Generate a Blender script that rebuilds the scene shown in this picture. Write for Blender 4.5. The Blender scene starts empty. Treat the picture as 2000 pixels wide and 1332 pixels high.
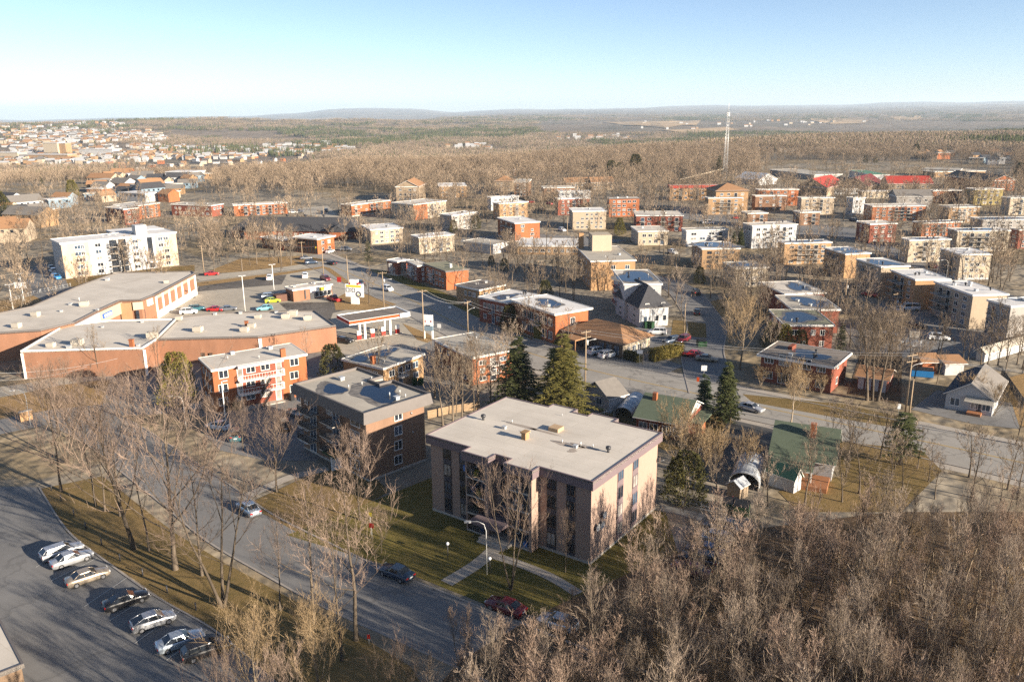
import bpy, bmesh, math, random
import numpy as np
from mathutils import Vector, Matrix
random.seed(7)
SC = bpy.context.scene
COL = SC.collection
PI = math.pi
def rad(a): return math.radians(a)

# ---------------------------------------------------------------- camera
H = 52.0                                    # height of the flying camera above the near ground
FOC, PITCH, ROLL = 1620.0, rad(15.6), rad(-0.5)   # focal length in pixels of a 2000 x 1332 picture
def ray(x, y):
    u = (x-1000)/FOC; v = -(y-666)/FOC
    c, s = math.cos(ROLL), math.sin(ROLL); u, v = u*c-v*s, u*s+v*c
    return (u, math.cos(PITCH)+v*math.sin(PITCH), -math.sin(PITCH)+v*math.cos(PITCH))
cam = bpy.data.cameras.new('camera'); camo = bpy.data.objects.new('camera', cam); COL.objects.link(camo)
cam.sensor_width = 36.0; cam.sensor_fit = 'HORIZONTAL'; cam.lens = FOC/2000*36
cam.clip_start = 0.5; cam.clip_end = 120000
r0 = Vector(ray(1000, 666)); rx = Vector(ray(1000+FOC, 666))-r0; ry = Vector(ray(1000, 666-FOC))-r0
M = Matrix((rx, ry, -r0)).transposed().to_4x4(); M.translation = (0, 0, H)
camo.matrix_world = M
SC.camera = camo

# ---------------------------------------------------------------- light, sky, exposure
SUN_EL = rad(15.5)
SUN_AZ = math.atan2(-0.55, 0.835)           # direction towards the sun, measured from +X
W = bpy.data.worlds.new('World'); SC.world = W; W.use_nodes = True
nt = W.node_tree; nt.nodes.clear()
sky = nt.nodes.new('ShaderNodeTexSky'); sky.sky_type = 'NISHITA'; sky.sun_disc = False
sky.sun_elevation = SUN_EL; sky.sun_rotation = PI/2-SUN_AZ
sky.air_density = 0.55; sky.dust_density = 0.4; sky.ozone_density = 1.0; sky.altitude = 250
bg = nt.nodes.new('ShaderNodeBackground'); bg.inputs[1].default_value = 0.05
out = nt.nodes.new('ShaderNodeOutputWorld')
nt.links.new(sky.outputs[0], bg.inputs[0]); nt.links.new(bg.outputs[0], out.inputs[0])
sl = bpy.data.lights.new('sun', 'SUN'); sl.energy = 3.7; sl.angle = rad(0.55); sl.color = (1.0, 0.87, 0.70)
so = bpy.data.objects.new('sun', sl); COL.objects.link(so)
sd = Vector((math.cos(SUN_AZ)*math.cos(SUN_EL), math.sin(SUN_AZ)*math.cos(SUN_EL), math.sin(SUN_EL)))
so.rotation_euler = sd.to_track_quat('Z', 'Y').to_euler(); so.location = sd*300
SC.view_settings.view_transform = 'Standard'; SC.view_settings.look = 'None'
SC.view_settings.exposure = 1.95; SC.view_settings.gamma = 1.0
SC.view_settings.use_curve_mapping = False
cy = SC.cycles
cy.max_bounces = 5; cy.diffuse_bounces = 3; cy.glossy_bounces = 3; cy.transmission_bounces = 2; cy.volume_bounces = 1
cy.use_denoising = False; cy.use_adaptive_sampling = False
cy.sample_clamp_indirect = 3; cy.caustics_reflective = False; cy.caustics_refractive = False
HAZE = 5.4e-5

# ---------------------------------------------------------------- points of the photograph on the ground
def on(x, y, z=0.0):
    d = ray(x, y); t = (z-H)/d[2]
    return (d[0]*t, d[1]*t)
def lean(x, y, yb):                          # x of the foot, at row yb, of a vertical edge whose head is at (x, y)
    return x+(1050-x)/(6468-y)*(yb-y)
def hgt(xb, yb, yt, z=0.0):                  # height of something whose foot is at (xb, yb) and head in row yt
    g = on(xb, yb, z); xt = xb-(1050-xb)/(6468-yb)*(yb-yt)
    d = ray(xt, yt); t = (g[0]*d[0]+g[1]*d[1])/(d[0]*d[0]+d[1]*d[1])
    return H+t*d[2]-z
def proj(p):
    v = Vector(p)-Vector((0, 0, H)); a = v.dot(rx); b = v.dot(ry); c = v.dot(r0)
    if c <= 0.1: return (-9999, -9999)
    return (1000+FOC*a/c, 666-FOC*b/c)

# ---------------------------------------------------------------- properties
def tag(o, label=None, cat=None, group=None, kind=None):
    if label: o['label'] = label
    if cat: o['category'] = cat
    if group: o['group'] = group
    if kind: o['kind'] = kind
    return o
def empty(name, loc, rz=0.0):
    o = bpy.data.objects.new(name, None); COL.objects.link(o); o.location = loc; o.rotation_euler = (0, 0, rz)
    o.empty_display_size = 0.3
    return o
def put(name, me, parent=None, loc=(0, 0, 0), rz=0.0, sc=None):
    o = bpy.data.objects.new(name, me); COL.objects.link(o); o.location = loc; o.rotation_euler = (0, 0, rz)
    if sc: o.scale = sc
    if parent: o.parent = parent
    return o

# ---------------------------------------------------------------- materials
MATS = {}
def nodes(name):
    m = bpy.data.materials.new(name); m.use_nodes = True; t = m.node_tree
    b = t.nodes['Principled BSDF']; b.inputs['Specular IOR Level'].default_value = 0.25
    MATS[name] = m
    return m, t, b
def N(t, kind, **kw):
    n = t.nodes.new(kind)
    for k, v in kw.items():
        if k in n.inputs: n.inputs[k].default_value = v
        else: setattr(n, k, v)
    return n
def ramp(t, fac, stops):
    r = t.nodes.new('ShaderNodeValToRGB'); e = r.color_ramp.elements
    while len(e) > 1: e.remove(e[-1])
    for i, (p, c) in enumerate(stops):
        k = e[0] if i == 0 else e.new(p)
        k.position = p; k.color = (*c, 1)
    t.links.new(fac, r.inputs[0]); return r.outputs[0]
def mixc(t, fac, a, b, mode='MIX'):
    m = t.nodes.new('ShaderNodeMix'); m.data_type = 'RGBA'; m.blend_type = mode
    for sock, v in ((m.inputs[0], fac), (m.inputs[6], a), (m.inputs[7], b)):
        if isinstance(v, (int, float)): sock.default_value = v
        elif isinstance(v, tuple): sock.default_value = (*v, 1)
        else: t.links.new(v, sock)
    return m.outputs[2]
def coords(t, world=True, scale=1.0):
    if world:
        g = t.nodes.new('ShaderNodeNewGeometry'); s = g.outputs['Position']
    else:
        g = t.nodes.new('ShaderNodeTexCoord'); s = g.outputs['Object']
    mp = t.nodes.new('ShaderNodeMapping'); t.links.new(s, mp.inputs[0])
    mp.inputs['Scale'].default_value = scale if isinstance(scale, tuple) else (scale,)*3
    return mp.outputs[0]
def noise(t, vec, scale, detail=4, rough=0.55, dist=0.0):
    n = N(t, 'ShaderNodeTexNoise', Scale=scale, Detail=detail, Roughness=rough, Distortion=dist); t.links.new(vec, n.inputs['Vector'])
    return n.outputs['Fac']
def bump(t, b, h, strength, dist=0.05):
    n = N(t, 'ShaderNodeBump', Strength=strength, Distance=dist); t.links.new(h, n.inputs['Height']); t.links.new(n.outputs[0], b.inputs['Normal'])
def sc3(c, k): return tuple(min(1, x*k) for x in c)
def plain(name, c, rough=0.7, var=0.18, scale=0.7, spec=0.25, metal=0.0, streak=False, world=True):
    if name in MATS: return MATS[name]
    m, t, b = nodes(name)
    v = coords(t, world, (1, 1, 0.25) if streak else 1.0)
    f = noise(t, v, scale, 5, 0.6)
    col = ramp(t, f, [(0.28, sc3(c, 1-var)), (0.5, c), (0.72, sc3(c, 1+var))])
    f2 = noise(t, v, scale*14, 2, 0.5)
    col = mixc(t, 0.5, col, ramp(t, f2, [(0.35, sc3(c, 1-var*0.8)), (0.65, sc3(c, 1+var*0.8))]))
    t.links.new(col, b.inputs['Base Color'])
    b.inputs['Roughness'].default_value = rough; b.inputs['Metallic'].default_value = metal
    b.inputs['Specular IOR Level'].default_value = spec
    return m
def brick(name, c, mortar=0.35):
    m, t, b = nodes(name)
    tc = t.nodes.new('ShaderNodeNewGeometry'); sx = t.nodes.new('ShaderNodeSeparateXYZ'); t.links.new(tc.outputs['Position'], sx.inputs[0])
    ad = N(t, 'ShaderNodeMath', operation='ADD'); t.links.new(sx.outputs[0], ad.inputs[0]); t.links.new(sx.outputs[1], ad.inputs[1])
    cx = t.nodes.new('ShaderNodeCombineXYZ'); t.links.new(ad.outputs[0], cx.inputs[0]); t.links.new(sx.outputs[2], cx.inputs[1])
    br = N(t, 'ShaderNodeTexBrick', Scale=1.0); t.links.new(cx.outputs[0], br.inputs['Vector'])
    br.inputs['Brick Width'].default_value = 0.24; br.inputs['Row Height'].default_value = 0.085
    br.inputs['Mortar Size'].default_value = 0.008; br.inputs['Bias'].default_value = 0.0
    br.inputs['Color1'].default_value = (*sc3(c, 0.78), 1); br.inputs['Color2'].default_value = (*sc3(c, 1.2), 1)
    br.inputs['Mortar'].default_value = (*[x*0.6+mortar*0.35 for x in c], 1)
    v = coords(t, True, (1, 1, 0.35))
    f = noise(t, v, 0.45, 5, 0.6)
    col = mixc(t, 0.55, br.outputs['Color'], ramp(t, f, [(0.3, sc3(c, 0.72)), (0.55, c), (0.75, sc3(c, 1.18))]))
    t.links.new(col, b.inputs['Base Color']); b.inputs['Roughness'].default_value = 0.85
    bump(t, b, br.outputs['Fac'], 0.25, 0.01)
    return m
brick('brick_orange', (0.318, 0.100, 0.033)); brick('brick_red', (0.207, 0.056, 0.030)); brick('brick_brown', (0.200, 0.104, 0.056))
brick('brick_pale', (0.50, 0.375, 0.27)); brick('brick_tan', (0.326, 0.200, 0.100)); brick('brick_yellow', (0.40, 0.235, 0.112)); brick('brick_mall', (0.266, 0.126, 0.070))
brick('brick_dark', (0.118, 0.056, 0.037)); brick('brick_olive', (0.296, 0.229, 0.074)); brick('brick_block', (0.215, 0.125, 0.078))
plain('stucco_peach', (0.315, 0.225, 0.178), 0.85, 0.08, 0.35, streak=True)
plain('siding_beige', (0.370, 0.296, 0.215), 0.8, 0.1, 0.4, streak=True)
plain('siding_cream', (0.407, 0.340, 0.252), 0.8, 0.1, 0.4, streak=True)
plain('siding_grey', (0.296, 0.274, 0.252), 0.8, 0.1, 0.4, streak=True)
plain('siding_white', (0.42, 0.42, 0.42), 0.75, 0.08, 0.4, streak=True)
plain('siding_blue', (0.178, 0.244, 0.296), 0.75, 0.1, 0.4, streak=True)
plain('siding_tan', (0.311, 0.237, 0.163), 0.8, 0.12, 0.4, streak=True)
plain('fascia_dark', (0.075, 0.062, 0.072), 0.55, 0.1, 0.5, streak=True)
plain('fascia_mauve', (0.16, 0.122, 0.128), 0.55, 0.08, 0.5, streak=True)
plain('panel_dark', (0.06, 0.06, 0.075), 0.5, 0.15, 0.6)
plain('fascia_white', (0.70, 0.67, 0.62), 0.6, 0.06, 0.6)
plain('fascia_grey', (0.135, 0.12, 0.112), 0.6, 0.14, 0.8)
plain('white_paint', (0.76, 0.74, 0.70), 0.5, 0.05, 0.8)
plain('frame_white', (0.74, 0.72, 0.68), 0.5, 0.05, 0.9)
plain('frame_brown', (0.08, 0.055, 0.04), 0.5, 0.1, 0.9)
plain('metal_dark', (0.03, 0.03, 0.035), 0.45, 0.15, 2, 0.5)
plain('metal_grey', (0.38, 0.38, 0.38), 0.45, 0.1, 2, 0.5)
plain('metal_galv', (0.50, 0.50, 0.49), 0.4, 0.1, 2, 0.5, 0.3)
plain('concrete', (0.42, 0.38, 0.33), 0.9, 0.14, 0.8)
plain('kerb_stone', (0.30, 0.27, 0.24), 0.9, 0.2, 1.2)
plain('wood_pole', (0.30, 0.225, 0.15), 0.9, 0.2, 2.0)
plain('wood_clad', (0.17, 0.115, 0.075), 0.85, 0.25, 1.5, streak=True)
plain('wood_fence', (0.40, 0.28, 0.17), 0.9, 0.25, 1.0)
plain('wood_deck', (0.30, 0.13, 0.06), 0.85, 0.2, 1.0)
plain('roof_shingle_dark', (0.055, 0.055, 0.06), 0.9, 0.22, 1.4)
plain('roof_shingle_brown', (0.30, 0.165, 0.085), 0.9, 0.2, 1.4)
plain('roof_shingle_green', (0.095, 0.118, 0.082), 0.9, 0.2, 1.2)
plain('roof_shingle_grey', (0.17, 0.155, 0.14), 0.9, 0.2, 1.2)
plain('roof_red', (0.34, 0.044, 0.030), 0.6, 0.12, 0.8)
plain('roof_maroon', (0.14, 0.026, 0.026), 0.6, 0.12, 0.8)
plain('roof_bluemetal', (0.025, 0.045, 0.07), 0.9, 0.15, 0.8)
plain('roof_greenmetal', (0.10, 0.22, 0.13), 0.6, 0.12, 0.8)
plain('tarp', (0.36, 0.38, 0.40), 0.35, 0.15, 1.0, 0.5)
plain('roof_stain', (0.33, 0.28, 0.235), 0.9, 0.22, 2.0)
plain('bin_green', (0.012, 0.048, 0.017), 0.5, 0.1, 1)
plain('bin_black', (0.02, 0.02, 0.022), 0.5, 0.1, 1)
plain('bin_blue', (0.02, 0.16, 0.40), 0.5, 0.1, 1)
plain('sign_white', (0.78, 0.78, 0.76), 0.4, 0.03, 1)
plain('sign_red', (0.34, 0.022, 0.016), 0.4, 0.06, 1)
plain('sign_orange', (0.42, 0.060, 0.012), 0.4, 0.05, 1)
plain('sign_blue', (0.05, 0.13, 0.42), 0.4, 0.05, 1)
plain('sign_yellow', (0.72, 0.56, 0.04), 0.4, 0.05, 1)
plain('sign_dark', (0.04, 0.04, 0.06), 0.4, 0.05, 1)
plain('clutter_blue', (0.08, 0.18, 0.42), 0.6, 0.1, 1)
plain('tyre', (0.018, 0.018, 0.018), 0.8, 0.15, 3)
plain('unit_beige', (0.42, 0.38, 0.32), 0.6, 0.1, 1.0)
plain('rim', (0.32, 0.32, 0.33), 0.35, 0.1, 3, 0.5, 0.6)
plain('lamp_red', (0.42, 0.015, 0.012), 0.25, 0.05, 3, 0.5)
plain('lamp_white', (0.75, 0.76, 0.78), 0.15, 0.05, 3, 0.5)
plain('skin', (0.45, 0.28, 0.2), 0.7, 0.05, 3)
plain('cloth_dark', (0.03, 0.03, 0.045), 0.9, 0.1, 3)

def glass(name, c, rough=0.08):
    m, t, b = nodes(name)
    v = coords(t, True, 1.0); f = noise(t, v, 0.9, 2)
    t.links.new(ramp(t, f, [(0.3, sc3(c, 0.6)), (0.7, sc3(c, 1.5))]), b.inputs['Base Color'])
    b.inputs['Roughness'].default_value = rough; b.inputs['Specular IOR Level'].default_value = 0.5
    return m
glass('glass_dark', (0.022, 0.027, 0.036)); glass('glass_blue', (0.05, 0.075, 0.11)); glass('glass_curtain', (0.26, 0.24, 0.22), 0.2)
glass('car_glass', (0.016, 0.02, 0.026), 0.05)
m, t, b = nodes('water')
b.inputs['Base Color'].default_value = (0.004, 0.012, 0.032, 1); b.inputs['Roughness'].default_value = 0.0
b.inputs['Specular IOR Level'].default_value = 0.5; b.inputs['IOR'].default_value = 1.333

def paint(name, c, metal=0.0):
    m, t, b = nodes(name)
    f = noise(t, coords(t, True, 1.0), 1.3, 4)
    t.links.new(ramp(t, f, [(0.35, sc3(c, 0.88)), (0.7, sc3(c, 1.06))]), b.inputs['Base Color'])
    b.inputs['Roughness'].default_value = 0.32; b.inputs['Metallic'].default_value = metal
    b.inputs['Specular IOR Level'].default_value = 0.5; b.inputs['Coat Weight'].default_value = 0.5; b.inputs['Coat Roughness'].default_value = 0.08
for n_, c_, mt_ in (('silver', (0.50, 0.51, 0.53), 0.55), ('white', (0.74, 0.74, 0.73), 0), ('black', (0.012, 0.012, 0.014), 0), ('tan', (0.36, 0.30, 0.23), 0.4),
                ('grey', (0.16, 0.17, 0.19), 0.4), ('red', (0.40, 0.02, 0.02), 0), ('darkred', (0.14, 0.015, 0.02), 0.1), ('blue', (0.03, 0.09, 0.22), 0.2),
                ('navy', (0.02, 0.04, 0.075), 0.2), ('lightblue', (0.20, 0.48, 0.56), 0), ('lime', (0.45, 0.55, 0.03), 0), ('teal', (0.04, 0.14, 0.17), 0.2),
                ('palesilver', (0.42, 0.48, 0.54), 0.5), ('azure', (0.05, 0.25, 0.55), 0)):
    paint('paint_'+n_, c_, mt_)

def roofmat(name, c, stain, wet=0.0):
    m, t, b = nodes(name)
    v = coords(t, True, 1.0)
    f = noise(t, v, 0.09, 6, 0.62, 0.6); g = noise(t, v, 6.0, 3, 0.6); l = noise(t, v, 0.3, 3)
    col = ramp(t, f, [(0.30, stain), (0.44, sc3(c, 0.9)), (0.55, c), (0.75, sc3(c, 1.07))])
    col = mixc(t, 0.22, col, ramp(t, g, [(0.3, sc3(c, 0.72)), (0.7, sc3(c, 1.2))]))
    col = mixc(t, 0.25, col, ramp(t, l, [(0.4, sc3(c, 0.82)), (0.6, sc3(c, 1.08))]))
    mp = t.nodes.new('ShaderNodeMapping'); mp.inputs['Rotation'].default_value = (0, 0, 0.62); t.links.new(v, mp.inputs[0])
    br = N(t, 'ShaderNodeTexBrick', Scale=1.0); t.links.new(mp.outputs[0], br.inputs['Vector']); br.inputs['Brick Width'].default_value = 9.0; br.inputs['Row Height'].default_value = 1.9; br.inputs['Mortar Size'].default_value = 0.05
    br.inputs['Color1'].default_value = (1, 1, 1, 1); br.inputs['Color2'].default_value = (0.93, 0.93, 0.93, 1); br.inputs['Mortar'].default_value = (0.84, 0.83, 0.81, 1)
    col = mixc(t, 0.85, col, br.outputs['Color'], 'MULTIPLY')
    t.links.new(col, b.inputs['Base Color']); b.inputs['Roughness'].default_value = 0.9
    bump(t, b, g, 0.15, 0.02)
roofmat('roof_pale', (0.58, 0.525, 0.45), (0.44, 0.39, 0.325))
roofmat('roof_white', (0.68, 0.66, 0.63), (0.52, 0.49, 0.46))
roofmat('roof_gravel', (0.43, 0.39, 0.325), (0.25, 0.22, 0.18))
roofmat('roof_dark', (0.20, 0.17, 0.145), (0.13, 0.11, 0.09))
roofmat('roof_green', (0.26, 0.25, 0.17), (0.19, 0.18, 0.13))
m, t, b = nodes('roof_wet')
t.links.new(ramp(t, noise(t, coords(t, True, 1.0), 1.2, 4), [(0.35, (0.10, 0.09, 0.08)), (0.65, (0.24, 0.215, 0.185))]), b.inputs['Base Color']); b.inputs['Roughness'].default_value = 0.6

# ground materials -------------------------------------------------
def asphalt(name, c, rough=0.85, crack=0.28, patch=0.25):
    m, t, b = nodes(name)
    v = coords(t, True, 1.0)
    big = noise(t, v, 0.055, 6, 0.65, 0.8); mid = noise(t, v, 0.5, 4, 0.6); fine = noise(t, v, 9.0, 2)
    col = ramp(t, big, [(0.30, sc3(c, 1-patch)), (0.48, c), (0.56, sc3(c, 1.05)), (0.74, sc3(c, 1+patch*0.7))])
    col = mixc(t, 0.30, col, ramp(t, mid, [(0.3, sc3(c, 0.72)), (0.7, sc3(c, 1.22))]))
    col = mixc(t, 0.18, col, ramp(t, fine, [(0.3, sc3(c, 0.6)), (0.7, sc3(c, 1.35))]))
    vo = N(t, 'ShaderNodeTexVoronoi', feature='DISTANCE_TO_EDGE', Scale=0.07)
    w = N(t, 'ShaderNodeVectorMath', operation='ADD'); nz = N(t, 'ShaderNodeTexNoise', Scale=0.35, Detail=5); t.links.new(v, nz.inputs['Vector'])
    s = N(t, 'ShaderNodeVectorMath', operation='SCALE'); s.inputs['Scale'].default_value = 5.0; t.links.new(nz.outputs['Color'], s.inputs[0])
    t.links.new(v, w.inputs[0]); t.links.new(s.outputs[0], w.inputs[1]); t.links.new(w.outputs[0], vo.inputs['Vector'])
    ck = ramp(t, vo.outputs['Distance'], [(0.0, (1-crack,)*3), (0.008, (1-crack*0.7,)*3), (0.02, (1, 1, 1))])
    col = mixc(t, 1.0, col, ck, 'MULTIPLY')
    t.links.new(col, b.inputs['Base Color']); b.inputs['Roughness'].default_value = rough
    bump(t, b, fine, 0.1, 0.02)
asphalt('asphalt', (0.185, 0.180, 0.174), 0.85, 0.2); asphalt('asphalt_pale', (0.38, 0.34, 0.275), 0.9, 0.16, 0.2)
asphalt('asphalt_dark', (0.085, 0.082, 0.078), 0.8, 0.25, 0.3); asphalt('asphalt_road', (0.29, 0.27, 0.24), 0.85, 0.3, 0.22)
asphalt('asphalt_patched', (0.13, 0.115, 0.10), 0.85, 0.5, 0.6)
plain('paving', (0.36, 0.32, 0.27), 0.9, 0.14, 0.6)
plain('line_white', (0.50, 0.49, 0.46), 0.8, 0.2, 2.5); plain('line_yellow', (0.42, 0.28, 0.08), 0.8, 0.25, 2.5)
def grass(name, a, b_, c, d):
    m, t, bs = nodes(name)
    v = coords(t, True, 1.0)
    f = noise(t, v, 0.06, 6, 0.66, 0.7); g = noise(t, v, 0.9, 5, 0.65); k = noise(t, v, 7.0, 3, 0.65)
    col = ramp(t, f, [(0.30, a), (0.45, b_), (0.56, c), (0.72, d)])
    col = mixc(t, 0.5, col, ramp(t, g, [(0.3, a), (0.5, c), (0.7, d)]))
    col = mixc(t, 0.55, col, ramp(t, k, [(0.28, (0.35, 0.35, 0.35)), (0.5, (1, 1, 1)), (0.75, (1.0, 1.0, 1.0))]), 'MULTIPLY')
    t.links.new(col, bs.inputs['Base Color']); bs.inputs['Roughness'].default_value = 0.95; bs.inputs['Specular IOR Level'].default_value = 0.1
    bump(t, bs, k, 0.6, 0.12)
grass('lawn', (0.094, 0.072, 0.026), (0.148, 0.110, 0.041), (0.211, 0.144, 0.061), (0.257, 0.170, 0.078))
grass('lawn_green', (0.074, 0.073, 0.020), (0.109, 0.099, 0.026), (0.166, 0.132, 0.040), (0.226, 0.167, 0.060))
grass('lawn_dry', (0.216, 0.144, 0.066), (0.270, 0.175, 0.080), (0.324, 0.210, 0.095), (0.378, 0.249, 0.118))
grass('litter', (0.070, 0.047, 0.030), (0.098, 0.066, 0.040), (0.135, 0.090, 0.053), (0.16, 0.118, 0.07))
# terrain: leaf litter near, woods and fields far
m, t, b = nodes('terrain')
v = coords(t, True, 1.0)
f = noise(t, v, 0.012, 6, 0.65, 0.6); g = noise(t, v, 0.4, 5, 0.65); k = noise(t, v, 3.0, 3, 0.6)
near = ramp(t, f, [(0.32, (0.20, 0.155, 0.095)), (0.44, (0.27, 0.21, 0.13)), (0.5, (0.30, 0.275, 0.235)), (0.6, (0.32, 0.285, 0.235)), (0.72, (0.38, 0.285, 0.16))])
near = mixc(t, 0.45, near, ramp(t, g, [(0.3, (0.15, 0.12, 0.08)), (0.7, (0.38, 0.305, 0.205))]))
near = mixc(t, 0.4, near, ramp(t, k, [(0.3, (0.4, 0.4, 0.4)), (0.7, (1, 1, 1))]), 'MULTIPLY')
fa = noise(t, v, 0.0011, 7, 0.62, 0.5); fb = noise(t, v, 0.02, 5, 0.7); fc = noise(t, coords(t, True, (0.5, 1.6, 1)), 0.0006, 4, 0.55, 0.3)
far = ramp(t, fa, [(0.34, (0.060, 0.075, 0.056)), (0.42, (0.13, 0.118, 0.088)), (0.52, (0.235, 0.18, 0.135)), (0.66, (0.31, 0.235, 0.17))])
far = mixc(t, 0.6, far, ramp(t, fb, [(0.35, (0.065, 0.062, 0.05)), (0.6, (0.24, 0.19, 0.145))]))
far = mixc(t, ramp(t, fc, [(0.635, (0, 0, 0)), (0.65, (1, 1, 1))]), far, (0.40, 0.28, 0.17))
ln = N(t, 'ShaderNodeVectorMath', operation='LENGTH'); t.links.new(v, ln.inputs[0])
mr = N(t, 'ShaderNodeMapRange'); mr.inputs[1].default_value = 750; mr.inputs[2].default_value = 1300; t.links.new(ln.outputs['Value'], mr.inputs[0])
t.links.new(mixc(t, mr.outputs[0], near, far), b.inputs['Base Color']); b.inputs['Roughness'].default_value = 0.95; b.inputs['Specular IOR Level'].default_value = 0.05
bump(t, b, fb, 0.8, 6.0)
plain('farmland', (0.42, 0.30, 0.18), 0.95, 0.12, 0.01, 0.05)

def bark(name, c, c2, s=1.2):
    m, t, b = nodes(name)
    oi = t.nodes.new('ShaderNodeObjectInfo')
    f = noise(t, coords(t, True, (1, 1, 0.3)), s, 4, 0.6)
    col = ramp(t, f, [(0.3, c2), (0.7, c)])
    hs = t.nodes.new('ShaderNodeHueSaturation')
    mr = N(t, 'ShaderNodeMapRange'); mr.inputs[3].default_value = 0.62; mr.inputs[4].default_value = 1.22; t.links.new(oi.outputs['Random'], mr.inputs[0])
    t.links.new(mr.outputs[0], hs.inputs['Value']); t.links.new(col, hs.inputs['Color'])
    t.links.new(hs.outputs[0], b.inputs['Base Color']); b.inputs['Roughness'].default_value = 0.9; b.inputs['Specular IOR Level'].default_value = 0.1
bark('bark', (0.17, 0.135, 0.10), (0.075, 0.06, 0.046)); bark('bark_pale', (0.31, 0.25, 0.18), (0.17, 0.135, 0.098)); bark('bark_dark', (0.10, 0.078, 0.06), (0.05, 0.04, 0.032))
bark('bark_white', (0.62, 0.56, 0.48), (0.32, 0.27, 0.22), 2.5)
bark('twig', (0.325, 0.258, 0.20), (0.21, 0.165, 0.128), 0.5); bark('twig_street', (0.27, 0.20, 0.155), (0.18, 0.13, 0.10), 0.5); bark('twig_pale', (0.40, 0.29, 0.17), (0.28, 0.20, 0.115), 0.5)
bark('twig_red', (0.34, 0.25, 0.19), (0.23, 0.165, 0.125), 0.5); bark('twig_grey', (0.25, 0.195, 0.14), (0.16, 0.122, 0.088), 0.5)
bark('twig_far', (0.36, 0.275, 0.195), (0.24, 0.18, 0.125), 0.05)
def needles(name, a, b_):
    m, t, bs = nodes(name)
    oi = t.nodes.new('ShaderNodeObjectInfo')
    f = noise(t, coords(t, True, 1.0), 1.1, 4, 0.65)
    col = ramp(t, f, [(0.3, a), (0.7, b_)])
    hs = t.nodes.new('ShaderNodeHueSaturation'); mr = N(t, 'ShaderNodeMapRange'); mr.inputs[3].default_value = 0.8; mr.inputs[4].default_value = 1.2
    t.links.new(oi.outputs['Random'], mr.inputs[0]); t.links.new(mr.outputs[0], hs.inputs['Value']); t.links.new(col, hs.inputs['Color'])
    t.links.new(hs.outputs[0], bs.inputs['Base Color']); bs.inputs['Roughness'].default_value = 0.85; bs.inputs['Specular IOR Level'].default_value = 0.15
needles('needles', (0.042, 0.056, 0.022), (0.10, 0.105, 0.036)); needles('needles_gold', (0.095, 0.095, 0.026), (0.20, 0.165, 0.045))
needles('cedar', (0.075, 0.070, 0.016), (0.165, 0.135, 0.030)); needles('cedar_dark', (0.040, 0.042, 0.016), (0.085, 0.075, 0.024)); needles('hedge_leaf', (0.10, 0.085, 0.02), (0.19, 0.145, 0.035))
needles('needles_blue', (0.028, 0.044, 0.020), (0.060, 0.080, 0.030))
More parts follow.
